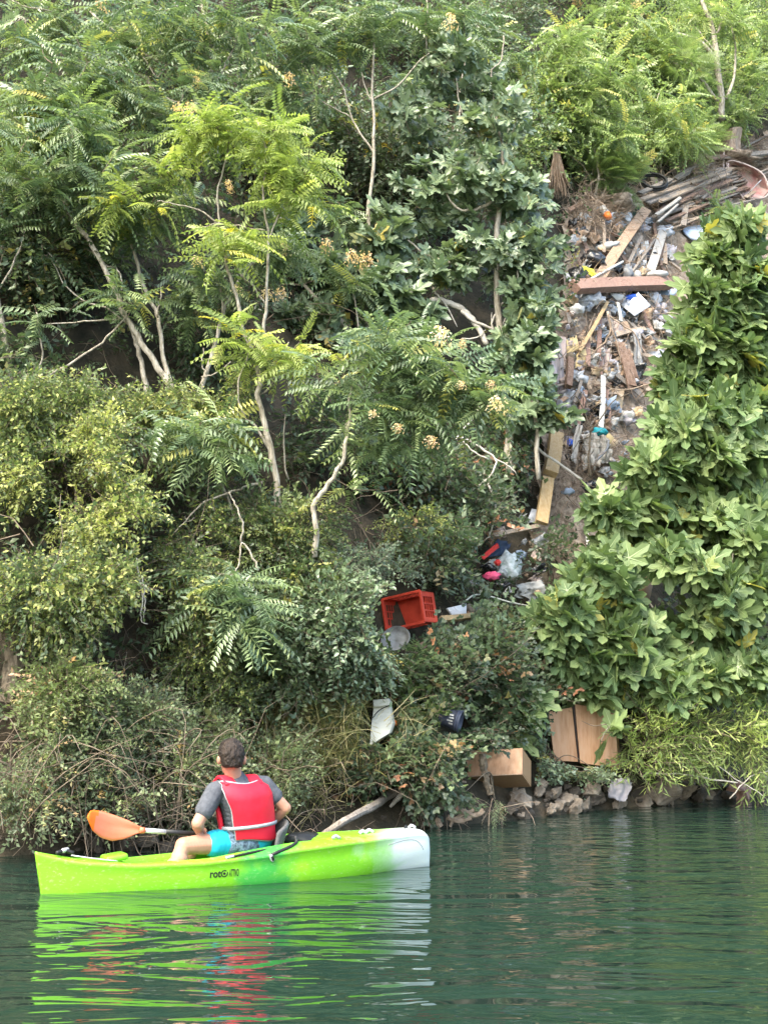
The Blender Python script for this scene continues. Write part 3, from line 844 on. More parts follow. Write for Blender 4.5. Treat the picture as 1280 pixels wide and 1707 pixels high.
# upper right hillside
d = hd(1190, 330, .5)
L_ = [limb([(1204, 200), (1199, 150), (1195, 110), (1190, 60), (1178, 20), (1160, -15)], d, d, .11, .06),
      limb([(1192, 97), (1165, 68), (1140, 58), (1108, 55)], d, d - .3, .07, .02), limb([(1190, 58), (1202, 38), (1208, 22)], d, d, .045, .02),
      limb([(1212, 165), (1222, 130), (1224, 80), (1218, 35)], d, d + .4, .055, .02), limb([(1196, 168), (1165, 130), (1120, 105), (1085, 88)], d - .2, d - .6, .055, .02),
      limb([(1160, 118), (1130, 75), (1090, 50), (1062, 22)], d - .4, d - .8, .035, .015), limb([(1190, 85), (1170, 60), (1158, 45)], d, d, .03, .012)]
tree('ailanthus_tree', 'open-branched white-trunked tree at the top right above the rubbish', 'tree', hit(1200, 260), L_,
     bl((1080, 60, 70, 40, d - 1, 12), (1180, 10, 80, 30, d, 9), (1000, 40, 60, 40, d - .6, 8), (1250, 30, 50, 40, d, 6), (1110, 100, 40, 30, d - .8, 5)), 'ail', 'aillt', 140, scale=1.2, seeds=[(960, 10, d, .4), (1060, 15, d, .4)])
for (lab, bx, by, path, rows, nn) in [
    ('light green sapling with a kinked pale stem above the dry root heap', 995, 330, [(992, 330), (996, 290), (990, 250), (984, 215), (1000, 165), (1012, 100)], ((960, 160, 60, 50, 12), (1020, 120, 60, 40, 10), (940, 230, 50, 45, 9), (1010, 210, 50, 40, 8)), 120),
    ('bright sapling between the white-trunked tree and the fig crown', 920, 260, [(905, 300), (915, 230), (925, 150), (930, 60)], ((930, 60, 60, 50, 10), (900, 140, 40, 50, 7), (960, 100, 40, 40, 6)), 100),
    ('light green sapling behind the root stump on the dump', 1240, 250, [(1245, 260), (1240, 220), (1250, 170), (1240, 120)], ((1240, 190, 55, 40, 12), (1180, 200, 40, 30, 6), (1260, 120, 40, 40, 7)), 110),
    ('leafy sapling in the middle of the light green slope', 1100, 270, [(1100, 280), (1105, 240), (1090, 200), (1100, 150)], ((1090, 190, 60, 45, 12), (1130, 230, 45, 35, 8), (1050, 240, 50, 35, 8)), 120)]:
    d = hd(bx, by, .7)
    tree('ailanthus_sapling', lab, 'tree', hit(bx, by), [limb(path, d, d - .1, .035, .015)], bl(*[(a, b, c, e, d - .3, f) for a, b, c, e, f in rows]), 'ail', 'aillt', nn, scale=1.15)
# light foliage sweep at mid left top
d = hd(60, 350, 1.0)
tree('ailanthus_sapling', 'light green feathery sapling at the left edge under the crooked crown', 'tree', hit(60, 420), [limb([(70, 420), (60, 330), (75, 260), (90, 200)], d, d, .03, .012), limb([(160, 260), (152, 215), (149, 190)], d, d, .02, .015)],
     bl((100, 190, 80, 35, d - .4, 10), (40, 270, 50, 40, d - .4, 7), (160, 240, 50, 35, d - .3, 6), (20, 170, 40, 40, d, 5)), 'ail', 'aillt', 150)

# ---- the figs in front of the dump, right
d = 19.0
fr = dict(spec='fig', mat='fig', nobj=300, bark='bark')
L_ = [limb([(1215, 900), (1225, 800), (1245, 690), (1262, 610), (1255, 560), (1240, 500), (1222, 430), (1190, 370)], d, d - .1, .055, .02),
      limb([(1262, 610), (1225, 545), (1215, 480), (1205, 440), (1180, 400)], d, d - .3, .03, .012), limb([(1225, 800), (1180, 720), (1172, 640), (1120, 590)], d, d - .4, .035, .012),
      limb([(1250, 580), (1190, 560), (1150, 530), (1110, 520)], d, d - .4, .025, .01)]
tree('fig_tree', 'tall light green fig tree rising in front of the rubbish slope on the right', 'tree', hit(1215, 1180), L_,
     bl((1220, 400, 60, 40, d - .2, 20), (1190, 425, 34, 28, d - .3, 10), (1240, 480, 50, 50, d - .2, 22), (1180, 500, 40, 35, d - .4, 15), (1158, 565, 40, 35, d - .5, 15), (1200, 570, 70, 45, d - .3, 26), (1160, 640, 60, 40, d - .3, 20), (1260, 620, 40, 60, d - .2, 20), (1240, 540, 50, 40, d - .2, 16), (1235, 500, 60, 80, d + .5, 14), (1215, 640, 80, 60, d + .5, 14), (1125, 625, 26, 22, d - .3, 5)), **fr)
d = 18.3
L_ = [limb([(1200, 1150), (1190, 1050), (1165, 960), (1150, 880), (1120, 800), (1100, 750)], d, d - .2, .06, .02), limb([(1165, 960), (1215, 930), (1250, 900)], d, d, .03, .012),
      limb([(1150, 880), (1080, 870), (1010, 850), (975, 850)], d, d - .5, .03, .01)]
tree('fig_tree', 'broad fig tree hanging over the lower dump on the right, some leaves yellow', 'tree', hit(1200, 1200), L_,
     bl((1125, 715, 50, 35, d - .4, 16), (1085, 780, 45, 32, d - .5, 14), (1180, 760, 60, 50, d - .2, 22), (1018, 842, 34, 26, d - .6, 8), (1100, 840, 45, 30, d - .3, 11), (1200, 860, 60, 50, d - .2, 22), (1250, 770, 40, 60, d, 12), (1160, 690, 50, 35, d - .1, 12), (1090, 905, 60, 26, d - .2, 8), (1260, 870, 35, 50, d, 14), (1010, 900, 30, 30, d - .4, 6), (1150, 820, 110, 90, d + .5, 24), (1220, 690, 60, 40, d + .2, 16), (1130, 920, 60, 30, d + .3, 12), (1230, 930, 50, 30, d, 12), (1180, 700, 80, 30, d - .3, 12)), **fr)
d = 17.5
L_ = [limb([(1080, 1190), (1060, 1130), (1010, 1080), (960, 1040)], d, d - .4, .045, .015), limb([(1060, 1130), (1100, 1060), (1085, 1010), (1058, 985)], d, d - .1, .03, .012),
      limb([(1060, 1130), (1130, 1090), (1180, 1040), (1190, 990)], d, d, .03, .012), limb([(1255, 1010), (1235, 985), (1218, 960), (1222, 920)], d, d, .022, .012)]
tree('fig_tree', 'spreading fig bough reaching left over the brambles above the wardrobe doors', 'tree', hit(1080, 1210), L_,
     bl((960, 1010, 60, 35, d - .5, 18), (925, 1050, 40, 25, d - .6, 9), (1000, 955, 50, 32, d - .4, 13), (1050, 1050, 60, 35, d - .3, 16), (960, 1100, 40, 28, d - .4, 8), (1060, 1110, 70, 35, d - .2, 15), (1200, 1000, 55, 45, d - .2, 16), (1150, 1120, 60, 35, d - .1, 15), (1240, 1110, 50, 40, d - .1, 13), (1220, 1050, 40, 30, d, 8), (990, 1150, 40, 22, d - .3, 5), (1260, 960, 30, 40, d, 8), (1150, 1060, 110, 60, d + .4, 18), (1000, 1040, 70, 50, d + .2, 16), (1120, 1150, 100, 26, d - .1, 16), (1020, 990, 40, 30, d - .3, 8), (1150, 935, 80, 36, d - .1, 15), (1250, 900, 30, 30, d, 6)), **fr)
d = hd(845, 1190, .5)
tree('fig_sapling', 'small light fig sapling left of the wardrobe doors', 'tree', hit(850, 1240), [limb([(850, 1230), (848, 1190), (835, 1160)], d, d, .012, .008)],
     bl((835, 1150, 30, 16, d - .1, 3), (870, 1185, 26, 22, d - .1, 3), (845, 1215, 22, 15, d - .1, 2)), 'fig', 'fig', 60)
tree('fig_sapling', 'few fig leaves drooping in front of the right wardrobe door', 'tree', hit(1010, 1290), [limb([(1030, 1200), (1012, 1215), (1000, 1235)], 17.0, 16.9, .01, .006)],
     bl((1015, 1215, 20, 16, 16.9, 2), (1000, 1238, 12, 8, 16.9, 1), (965, 1195, 16, 8, 16.9, 1)), 'fig', 'fig', 40, maxtw=.5)
# ailanthus sprigs at the wheelbarrow
d = hd(1230, 420, .9)
tree('ailanthus_sapling', 'thin sapling with small feather leaves below the wheelbarrow', 'tree', hit(1230, 470), [limb([(1230, 470), (1222, 400), (1235, 350)], d, d, .025, .012)],
     bl((1220, 365, 50, 18, d, 7), (1180, 345, 30, 14, d, 3), (1260, 350, 25, 20, d, 3)), 'ail', 'ail', 60)

# ---- bushes
hb = lambda px, py, off=.5: hd(px, py, off)
bush('hop_bush', 'big yellow-green bush hung with seed pods over the left bank', 'bush',
     [(110, 800, 95, 45, hb(110, 880, 1.3), 900), (150, 870, 100, 55, hb(150, 950, 1.2), 1000), (250, 850, 80, 60, hb(250, 930, 1.1), 800), (170, 745, 30, 35, hb(170, 880, 1.3), 260)], 'hop', 'hopyel', (.22, .42), 34, clump=-.22, n_per=1.15)
bush('hop_bush', 'dull green bush with hanging pods at the left edge beside the hollow', 'bush',
     [(30, 700, 60, 60, hb(30, 800, .9), 700), (120, 690, 40, 50, hb(100, 800, .8), 300), (40, 780, 50, 50, hb(30, 860, .9), 400), (60, 610, 20, 40, hb(60, 800, .9), 110)], 'hop', 'hop', (.22, .42), 22, clump=-.18, n_per=1.15)
bush('hop_bush', 'leafy pod-bearing bush at the foot of the forked pale trunks', 'bush',
     [(280, 700, 60, 45, hb(280, 790, .8), 600), (350, 730, 60, 45, hb(340, 820, .7), 500), (200, 720, 50, 40, hb(200, 800, .7), 320), (440, 650, 40, 40, dy + .3, 200), (470, 700, 30, 40, dy + .4, 160)], 'hop', 'hop', (.22, .40), 20, clump=-.18, n_per=1.15)
bush('hop_bush', 'wide green bush with pods between the hollow stump and the reddish shrub', 'bush',
     [(70, 1010, 90, 60, hb(70, 1100, 1.0), 1000), (180, 1000, 90, 60, hb(180, 1090, 1.1), 1000), (280, 1000, 80, 70, hb(280, 1090, .9), 900), (330, 910, 60, 60, hb(330, 990, .8), 500), (60, 920, 60, 50, hb(60, 1000, .9), 500)], 'hop', 'hop', (.22, .42), 30, clump=-.18, n_per=1.15)
bush('hop_bush', 'small yellowish leafy tuft above the kayaker head', 'bush', [(385, 1170, 32, 26, hb(385, 1200, .8), 150), (330, 1120, 50, 30, hb(330, 1150, .8), 260), (430, 1100, 40, 30, hb(430, 1140, .8), 160)], 'hop', 'hop', (.18, .3), 8)
bush('reddish_shrub', 'rounded shrub with reddish and yellow leaves at the lower left', 'bush', [(110, 1160, 60, 45, hb(110, 1230, 1.0), 650), (60, 1200, 60, 40, hb(60, 1250, .9), 400)], 'small', 'rust', (.2, .36), 20, clump=.25)
bush('shoreline_shrub', 'grey-green twiggy shrub at the left edge of the water', 'bush', [(40, 1270, 60, 55, hb(40, 1350, .7), 600), (130, 1255, 70, 45, hb(130, 1340, .7), 560), (60, 1340, 70, 30, hb(60, 1380, .8), 130), (180, 1330, 60, 30, hb(180, 1380, .8), 110)], 'small', 'shrub', (.2, .36), 40, clump=.3, bark='bark', stemr=.014)
bush('shoreline_shrub', 'small-leaved shrub over the dark bank left of the kayaker', 'bush', [(220, 1210, 70, 50, hb(220, 1280, .6), 600), (280, 1290, 60, 50, hb(280, 1360, .5), 420), (180, 1200, 50, 50, hb(200, 1280, .7), 300)], 'small', 'shrub', (.2, .34), 34, bark='bark')
bush('shoreline_shrub', 'pale-leaved shrub behind the kayaker shoulder', 'bush', [(350, 1290, 50, 30, hb(350, 1350, .5), 300), (320, 1350, 40, 20, hb(320, 1380, .3), 120), (340, 1230, 50, 30, hb(340, 1280, .5), 260), (470, 1280, 40, 40, hb(470, 1330, .5), 300)], 'small', 'shrub', (.2, .34), 24, bark='bark')
bush('feathery_shrub', 'soft feathery grey-green shrub below the S-bent stem', 'bush', [(620, 900, 50, 40, hb(620, 980, 1.2), 520), (580, 950, 75, 45, hb(580, 1020, 1.3), 700), (650, 960, 40, 30, hb(650, 1010, 1.1), 220)], 'small', 'feather', (.16, .32), 14, clump=.2)
bush('green_shrub', 'mid green leafy shrub at the foot of the yellow-green tree', 'bush', [(470, 910, 60, 60, hb(470, 1000, 1.1), 650), (520, 870, 40, 40, hb(520, 1000, 1.0), 220), (430, 880, 30, 50, hb(430, 1000, 1.0), 200), (500, 980, 60, 40, hb(500, 1050, 1.2), 380)], 'sprig', 'hop', (.22, .38), 16)
bush('elder_shrub', 'broad-leaved bluish shrub left of the red crate', 'bush', [(560, 1040, 70, 60, hb(560, 1120, 1.2), 560), (600, 1090, 50, 40, hb(600, 1140, 1.0), 260), (500, 1060, 50, 50, hb(500, 1140, 1.0), 320)], 'sprig', 'figdark', (.3, .48), 16)
bush('dark_shrub', 'dark shaded shrub behind the grass tuft', 'bush', [(470, 1110, 60, 50, hb(470, 1180, .7), 340), (540, 1130, 60, 40, hb(540, 1180, .6), 260)], 'sprig', 'under', (.3, .5), 10)
bush('bramble_patch', 'bramble thicket below the red crate', 'bush', [(700, 1110, 80, 50, hb(700, 1150, .45), 520), (800, 1100, 70, 60, hb(800, 1150, .4), 480), (870, 1050, 50, 50, hb(870, 1100, .4), 280), (760, 1060, 60, 30, hb(760, 1090, .3), 160)], 'trif', 'bramble', (.28, .42), 20, clump=.5)
bush('bramble_patch', 'bramble mound hanging over the water right of the driftwood log', 'bush', [(700, 1260, 70, 50, hb(700, 1300, .6), 560), (770, 1230, 40, 40, hb(770, 1290, .5), 260), (640, 1270, 50, 40, hb(640, 1320, .5), 330), (740, 1300, 40, 30, hb(740, 1330, .5), 150), (600, 1215, 30, 25, hb(600, 1290, .5), 90)], 'trif', 'bramble', (.3, .44), 26, drop=.9, clump=.7)
bush('bramble_patch', 'brambles above the red crate under the seed-hung tree', 'bush', [(720, 930, 70, 50, hb(720, 980, .5), 330), (780, 860, 60, 50, hb(780, 920, .5), 260), (850, 830, 50, 60, hb(850, 900, .5), 240), (760, 960, 50, 25, hb(760, 1000, .3), 90)], 'under', 'bramble', (.3, .5), 16, clump=.3)
bush('bramble_patch', 'dark brambles left of the yellow plank foot', 'bush', [(930, 930, 60, 60, hb(930, 980, .35), 300), (880, 890, 40, 30, hb(880, 930, .3), 60), (940, 840, 30, 30, hb(940, 880, .3), 60)], 'trif', 'bramble', (.3, .42), 14, clump=.4)
bush('bramble_patch', 'pale bramble sprays between the white board and the dark bucket', 'bush', [(680, 1180, 36, 26, hb(680, 1230, .4), 130), (700, 1200, 30, 22, hb(700, 1250, .5), 110), (625, 1140, 50, 30, hb(625, 1170, .4), 150)], 'trif', 'hop', (.28, .4), 8)
bush('ivy_clump', 'bluish ivy clump between the wooden box and the wardrobe doors', 'bush', [(905, 1260, 20, 22, hb(905, 1290, .35), 110), (965, 1290, 36, 18, hb(965, 1310, .4), 150), (990, 1300, 30, 12, hb(990, 1310, .4), 60)], 'trif', 'figdark', (.2, .3), 8)
bush('ivy_clump', 'leafy clump covering the slope left of the wardrobe doors', 'bush', [(880, 1170, 40, 40, hb(880, 1210, .3), 140), (820, 1190, 50, 40, hb(820, 1230, .3), 170), (800, 1225, 30, 20, hb(800, 1260, .35), 80)], 'trif', 'bramble', (.26, .4), 8)
bush('willow_shrub', 'narrow-leaved willow shoots at the right edge above the water', 'bush', [(1235, 1200, 55, 45, 17.9, 130), (1270, 1250, 30, 35, 17.7, 50), (1190, 1230, 40, 30, 17.9, 50)], 'willow', 'willow', (.5, .8), 22, stemr=.008)
bush('willow_shrub', 'narrow-leaved shoots right of the wardrobe doors', 'bush', [(1095, 1225, 45, 35, 17.3, 100), (1060, 1270, 35, 25, 17.2, 50), (1140, 1210, 30, 30, 17.5, 50), (1060, 1190, 30, 30, 17.5, 40)], 'willow', 'willow', (.4, .7), 18, stemr=.008)
bush('water_edge_plant', 'small leafy plant among the rocks at the waterline', 'plant', [(1070, 1315, 14, 22, 17.0, 45), (1175, 1310, 26, 14, 17.6, 60)], 'willow', 'shrub', (.15, .24), 4, stemr=.006)
bush('hanging_spray', 'pale leafy spray hanging down beside the wooden box to the water', 'plant', [(822, 1330, 14, 26, hb(822, 1320, 1.0), 50), (830, 1290, 10, 30, hb(822, 1320, 1.05), 20), (772, 1330, 10, 24, hb(772, 1330, .6), 26)], 'willow', 'shrub', (.16, .24), 3, drop=2.5)
bush('dark_shrub', 'deep green shrub in the shade under the right fig boughs', 'bush', [(1150, 1180, 70, 40, hb(1150, 1240, .5), 260), (1080, 1160, 60, 30, hb(1080, 1200, .5), 180), (1250, 1160, 50, 30, hb(1250, 1200, .5), 140)], 'sprig', 'under', (.3, .45), 8)
bush('yellowing_shrub', 'small yellow-tinged shrub above the red crate', 'bush', [(690, 880, 42, 22, hb(690, 930, .7), 130), (740, 900, 20, 12, hb(740, 940, .6), 30)], 'hop', 'hopyel', (.2, .34), 6)
for i, (px_, py_, rx_, ry_, n_, k_, m_, lab) in enumerate([
        (760, 90, 110, 70, 380, 'sprig', 'ail', 'loose green shrub among the top of the grey-green fig'),
        (700, 300, 90, 80, 320, 'sprig', 'figdark', 'pale grey-green shrub left of the fig column'),
        (850, 250, 60, 120, 380, 'sprig', 'ail', 'mixed green shrub behind the right side of the fig column'),
        (560, 740, 70, 60, 200, 'sprig', 'under', 'shaded leafy shrub behind the S-bent stem'),
        (700, 800, 80, 50, 260, 'under', 'bramble', 'loose shrub under the seed-hung tree'),
        (640, 640, 60, 50, 160, 'sprig', 'under', 'dark shrub hidden behind the arching crown'),
        (860, 760, 50, 40, 160, 'under', 'bramble', 'dim shrub left of the leaning yellow plank'),
        (430, 250, 90, 80, 300, 'sprig', 'ail', 'deep green shrub behind the yellow-green crown'),
        (60, 430, 90, 60, 300, 'sprig', 'under', 'dark shrub at the left edge above the hollow'),
        (350, 560, 60, 60, 160, 'sprig', 'under', 'dark shrub right of the hollow'),
        (650, 250, 90, 90, 380, 'sprig', 'figdark', 'grey-green shrub behind the tall straight trunk'),
        (900, 200, 60, 100, 260, 'sprig', 'aillt', 'light shrub right of the grey-green fig'),
        (1000, 290, 70, 30, 200, 'feather', 'aillt', 'feathery light shrub just above the dry root heap'),
        (1130, 240, 60, 30, 180, 'feather', 'aillt', 'feathery shrub behind the plank pile'),
        (1250, 80, 60, 60, 260, 'small', 'ail', 'dark small-leaved tree mass at the top right corner'),
        (1100, 130, 90, 60, 300, 'feather', 'aillt', 'feathery scrub below the open white limbs'),
        (250, 120, 110, 90, 420, 'sprig', 'ail', 'dense green shrub behind the crooked grey limbs'),
        (500, 200, 80, 70, 260, 'sprig', 'ail', 'leafy shrub between the yellow crown and the straight trunk'),
        (560, 20, 120, 50, 320, 'sprig', 'ail', 'high leafy shrub at the top centre'),
        (800, 30, 110, 50, 300, 'sprig', 'figdark', 'grey-green shrub at the top right of centre')]):
    dd = hb(px_, py_ + ry_ * .5, .45)
    bush('slope_shrub', lab, 'bush', [(px_, py_, rx_, ry_, dd, n_ * 1.5)], k_, m_, (.35, .6) if k_ != 'hop' else (.25, .4), 8, base=hit(px_, py_ + ry_))

# grass tuft and dry stalks
cg = hit(545, 1255, .35)
root = thing('grass_tuft', 'long dry-tipped grass tuft drooping above the driftwood log', 'grass', tuple(cg))
n = 2600
P = cg + np.stack([R.normal(0, .38, n), R.normal(0, .16, n), R.uniform(-.25, .42, n)], 1)
D = nrm(np.stack([R.normal(0, .7, n), R.normal(-.5, .4, n), R.uniform(.1, 1, n)], 1))
ok = kept(P + D * .3) & kept(P + D * .6); P, D = P[ok], D[ok]; n = len(P)
realize('blades', 'blade', P, D, UP + RIV * .3 + R.normal(0, .3, (n, 3)), R.uniform(.3, .75, n), [M['grass']], root, kind='stuff')
cg = hit(450, 1320, .3)
root = thing('grass_tuft', 'short dry grass behind the kayaker life vest', 'grass', tuple(cg))
n = 900
P = cg + np.stack([R.normal(.1, .35, n), R.normal(0, .12, n), R.uniform(-.25, .5, n)], 1)
D = nrm(np.stack([R.normal(0, .7, n), R.normal(-.5, .4, n), R.uniform(-.3, 1, n)], 1))
realize('blades', 'blade', P, D, UP + RIV * .3 + R.normal(0, .3, (n, 3)), R.uniform(.2, .5, n), [M['grass']], root, kind='stuff')

# bare twigs, vines and dead sticks everywhere on the slope
def twigmess(name, label, centers, n, length, rad, mat, spread, gravity=-.2, seg=6):
    parts = []
    for k in range(n):
        c = centers[R.integers(0, len(centers))] + R.normal(0, 1, 3) * spread
        if name not in ('dry_root_tangle', 'crest_roots') and not kept(c[None])[0]: continue
        d = nrm(R.normal(0, 1, 3) * np.array([1, .5, .9]) + RIV * .15)
        L = length * R.uniform(.4, 1.4); pts = [c]
        for j in range(seg):
            d = nrm(d + R.normal(0, .28, 3) + np.array([0, 0, gravity * .25]))
            pts.append(pts[-1] + d * L / seg)
        if name not in ('dry_root_tangle', 'crest_roots') and kept(np.array(pts)).mean() < .8: continue
        r0 = rad * R.uniform(.5, 1.6)
        parts.append(tube(pts, np.linspace(r0, r0 * .4, seg + 1), 3, cap=False))
    v, f = merge(parts)
    o = mesh_obj(name, v, f, M[mat], None, smooth=True)
    o['kind'] = 'stuff'; o['label'] = label
    return o
cs = [hit(R.uniform(0, 1280), R.uniform(100, 1330), R.uniform(.3, .9)) for k in range(260)]
twigmess('loose_twigs', 'thin bare twigs and vines scattered through the foliage', [c for c in cs], 700, 1.1, .0055, 'twig', .3)
parts = []
for k in range(75):
    x0 = R.uniform(-20, 330); b0 = hit(x0, 1400 - x0 * .03 + R.uniform(-40, 12), R.uniform(.3, .8))
    dx = R.uniform(-.9, .9); h = R.uniform(.25, .95)
    pts = [b0, b0 + np.array([dx * .35, -.15, h * .8]) + R.normal(0, .12, 3), b0 + np.array([dx * .8, -.35, h]) + R.normal(0, .16, 3), b0 + np.array([dx * 1.3, -.5, h * .75]) + R.normal(0, .2, 3)]
    parts.append(tube(catmull(pts, 4), np.linspace(R.uniform(.005, .012), .0025, 13), 4, .1, cap=False))
v, f = merge(parts); o = mesh_obj('arching_branches', v, f, M['twig'], None, smooth=True); o['kind'] = 'stuff'; o['label'] = 'grey bare branches arching over the water at the lower left'
cs = [hit(R.uniform(0, 420), R.uniform(1180, 1400), R.uniform(.2, .7)) for k in range(60)]
twigmess('shore_twigs', 'tangle of grey bare twigs along the lower left bank', cs, 420, 1.0, .0055, 'twig', .2)
cs = [hit(R.uniform(500, 830), R.uniform(1240, 1370), R.uniform(.1, .5)) for k in range(50)]
twigmess('bramble_canes', 'brown bramble canes hanging at the waterline', cs, 320, .9, .005, 'drytwig', .15, gravity=-.9)
# ------------------------------------------------------------------ the dump: materials
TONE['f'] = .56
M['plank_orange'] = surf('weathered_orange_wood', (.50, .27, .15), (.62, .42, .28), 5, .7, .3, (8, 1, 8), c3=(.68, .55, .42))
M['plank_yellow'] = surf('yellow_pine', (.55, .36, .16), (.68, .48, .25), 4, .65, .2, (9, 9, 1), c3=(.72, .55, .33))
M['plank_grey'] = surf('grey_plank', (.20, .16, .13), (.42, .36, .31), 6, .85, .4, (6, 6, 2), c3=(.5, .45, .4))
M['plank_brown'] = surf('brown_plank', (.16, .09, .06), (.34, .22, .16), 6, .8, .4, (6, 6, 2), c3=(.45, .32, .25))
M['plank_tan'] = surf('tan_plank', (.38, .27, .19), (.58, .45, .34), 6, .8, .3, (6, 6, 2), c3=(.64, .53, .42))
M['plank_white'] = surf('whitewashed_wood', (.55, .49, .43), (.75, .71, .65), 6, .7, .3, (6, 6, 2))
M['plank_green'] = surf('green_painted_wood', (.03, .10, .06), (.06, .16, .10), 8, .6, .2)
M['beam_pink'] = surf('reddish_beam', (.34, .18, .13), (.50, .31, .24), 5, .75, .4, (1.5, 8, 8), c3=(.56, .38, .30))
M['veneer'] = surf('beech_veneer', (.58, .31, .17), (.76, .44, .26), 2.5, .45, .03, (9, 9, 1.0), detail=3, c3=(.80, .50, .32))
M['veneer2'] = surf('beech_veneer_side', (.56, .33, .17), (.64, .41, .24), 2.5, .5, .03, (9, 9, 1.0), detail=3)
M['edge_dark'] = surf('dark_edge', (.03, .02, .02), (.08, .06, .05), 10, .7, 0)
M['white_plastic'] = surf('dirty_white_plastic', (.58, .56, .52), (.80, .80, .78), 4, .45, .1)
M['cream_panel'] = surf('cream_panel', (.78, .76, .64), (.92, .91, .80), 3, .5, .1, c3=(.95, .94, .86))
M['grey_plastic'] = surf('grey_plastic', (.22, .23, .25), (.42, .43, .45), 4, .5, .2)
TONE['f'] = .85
M['silver_bag'] = surf('silvery_bag', (.32, .33, .35), (.62, .63, .66), 7, .32, .5)
M['black_bag'] = surf('black_bag', (.012, .012, .014), (.03, .03, .035), 8, .25, .4, spec=.7)
M['yellow_plastic'] = surf('yellow_plastic', (.72, .68, .04), (.85, .80, .10), 6, .4, .05)
M['blue_plastic'] = surf('blue_plastic', (.03, .10, .55), (.05, .16, .68), 6, .4, .05)
M['tub_blue'] = surf('pale_blue_plastic', (.30, .38, .52), (.42, .50, .62), 4, .45, .05)
M['teal'] = surf('teal_cloth', (.02, .30, .38), (.04, .42, .48), 6, .6, .2)
M['paper_print'] = surf('printed_paper', (.55, .56, .62), (.80, .80, .82), 30, .6, .05, (1, 6, 6))
M['cardboard'] = surf('cardboard', (.50, .36, .22), (.64, .49, .33), 4, .8, .1)
M['cardboard_yellow'] = surf('yellow_cardboard', (.62, .46, .22), (.72, .56, .30), 4, .75, .1)
M['cloth_grey'] = surf('tattered_grey_cloth', (.22, .20, .18), (.50, .47, .43), 5, .9, .4, (4, 4, .6), c3=(.62, .6, .57))
M['cloth_lilac'] = surf('grey_lilac_sheet', (.30, .28, .31), (.50, .47, .50), 3, .8, .3)
M['cloth_pink'] = surf('pinkish_sheet', (.52, .40, .36), (.66, .55, .50), 3, .8, .2)
M['crate_red'] = surf('red_crate_plastic', (.42, .035, .02), (.66, .08, .045), 5, .5, .1)
M['red_rag'] = surf('red_fabric', (.60, .03, .03), (.72, .07, .06), 5, .7, .2)
M['magenta_rag'] = surf('magenta_fabric', (.50, .04, .13), (.68, .12, .22), 5, .7, .3)
M['navy'] = surf('navy_fabric', (.015, .03, .07), (.04, .06, .11), 5, .7, .2)
M['bag_floral'] = surf('patterned_bag', (.18, .28, .22), (.62, .66, .68), 16, .4, .3, c3=(.75, .77, .78))
M['barrow'] = surf('faded_red_barrow', (.42, .17, .17), (.46, .30, .28), 5, .7, .25, c3=(.40, .36, .33))
M['metal_grey'] = surf('grey_metal', (.30, .30, .30), (.45, .45, .45), 8, .45, .1, metal=.3)
M['barrow_tube'] = surf('pinkish_painted_tube', (.50, .38, .36), (.66, .56, .52), 8, .6, .1)
M['rubber'] = surf('black_rubber', (.012, .012, .012), (.035, .035, .035), 10, .6, .3)
M['lid'] = surf('stained_grey_pan', (.16, .15, .14), (.32, .31, .29), 5, .55, .3, c3=(.40, .39, .36))
M['bucket_dark'] = surf('dark_blue_bucket', (.045, .055, .09), (.07, .08, .12), 3, .4, .05)
M['rock'] = surf('river_rock', (.09, .07, .055), (.24, .195, .15), 4, .85, .8, c3=(.36, .31, .25), bscale=14)
M['rock_red'] = surf('reddish_rock', (.30, .16, .12), (.42, .27, .21), 4, .9, .5, bscale=14)
M['rock_dark'] = surf('dark_wet_rock', (.03, .025, .02), (.11, .09, .07), 4, .8, .6, bscale=14)
M['stump'] = surf('root_stump', (.28, .19, .13), (.50, .38, .29), 7, .9, .7, (3, 3, 1))
M['orange_plastic'] = surf('orange_plastic', (.78, .16, .03), (.85, .28, .05), 5, .4, 0)
M['pipe_white'] = surf('white_pipe', (.66, .64, .60), (.78, .77, .74), 5, .45, .05)

# ------------------------------------------------------------------ dump: shapes
MARKS = [('the orange beam', 1035, 410), ('the level reddish beam', 1035, 475), ('the whitewashed plank', 1093, 420), ('the black bags', 975, 440), ('the white and orange bottle', 1009, 354), ('the tyre coil', 1090, 305), ('the wheelbarrow', 1243, 300),
         ('the blue tub', 1163, 388), ('the printed sheet', 1065, 507), ('the thin yellow batten', 988, 545), ('the steep brown plank', 1043, 608), ('the yellow cardboard', 965, 592), ('the white narrow board', 1003, 670), ('the tattered cloth', 992, 752),
         ('the leaning yellow plank', 922, 756), ('the lower yellow plank', 908, 835), ('the patterned bag', 849, 944), ('the torn white plastic', 882, 988), ('the knobbed post', 948, 620), ('the plank pile middle', 1150, 310), ('the scrub above the crate', 740, 900),
         ('the wooden box', 835, 1300), ('the wardrobe doors', 970, 1290), ('the grey draped sheet', 1035, 1318), ('the big pale rock', 1105, 1322), ('the reddish block', 1230, 1322), ('the driftwood log', 610, 1350), ('the kayaker', 400, 1360), ('the paddle blade', 195, 1380), ('the left corner shrub', 40, 1380), ('the pale roots', 775, 1360)]
_seen = {}
def unique_label(what, P):
    x, y = proj(np.asarray(P)); x, y = float(x), float(y)
    m_ = min(MARKS, key=lambda q: (q[1] - x) ** 2 + (q[2] - y) ** 2)
    dx, dy = x - m_[1], y - m_[2]
    rel = ('right of' if dx > 0 else 'left of') if abs(dx) > abs(dy) else ('below' if dy > 0 else 'above')
    dist = 'just' if math.hypot(dx, dy) < 22 else ('a little' if math.hypot(dx, dy) < 45 else 'well')
    return f'{what} {dist} {rel} {m_[0]}'
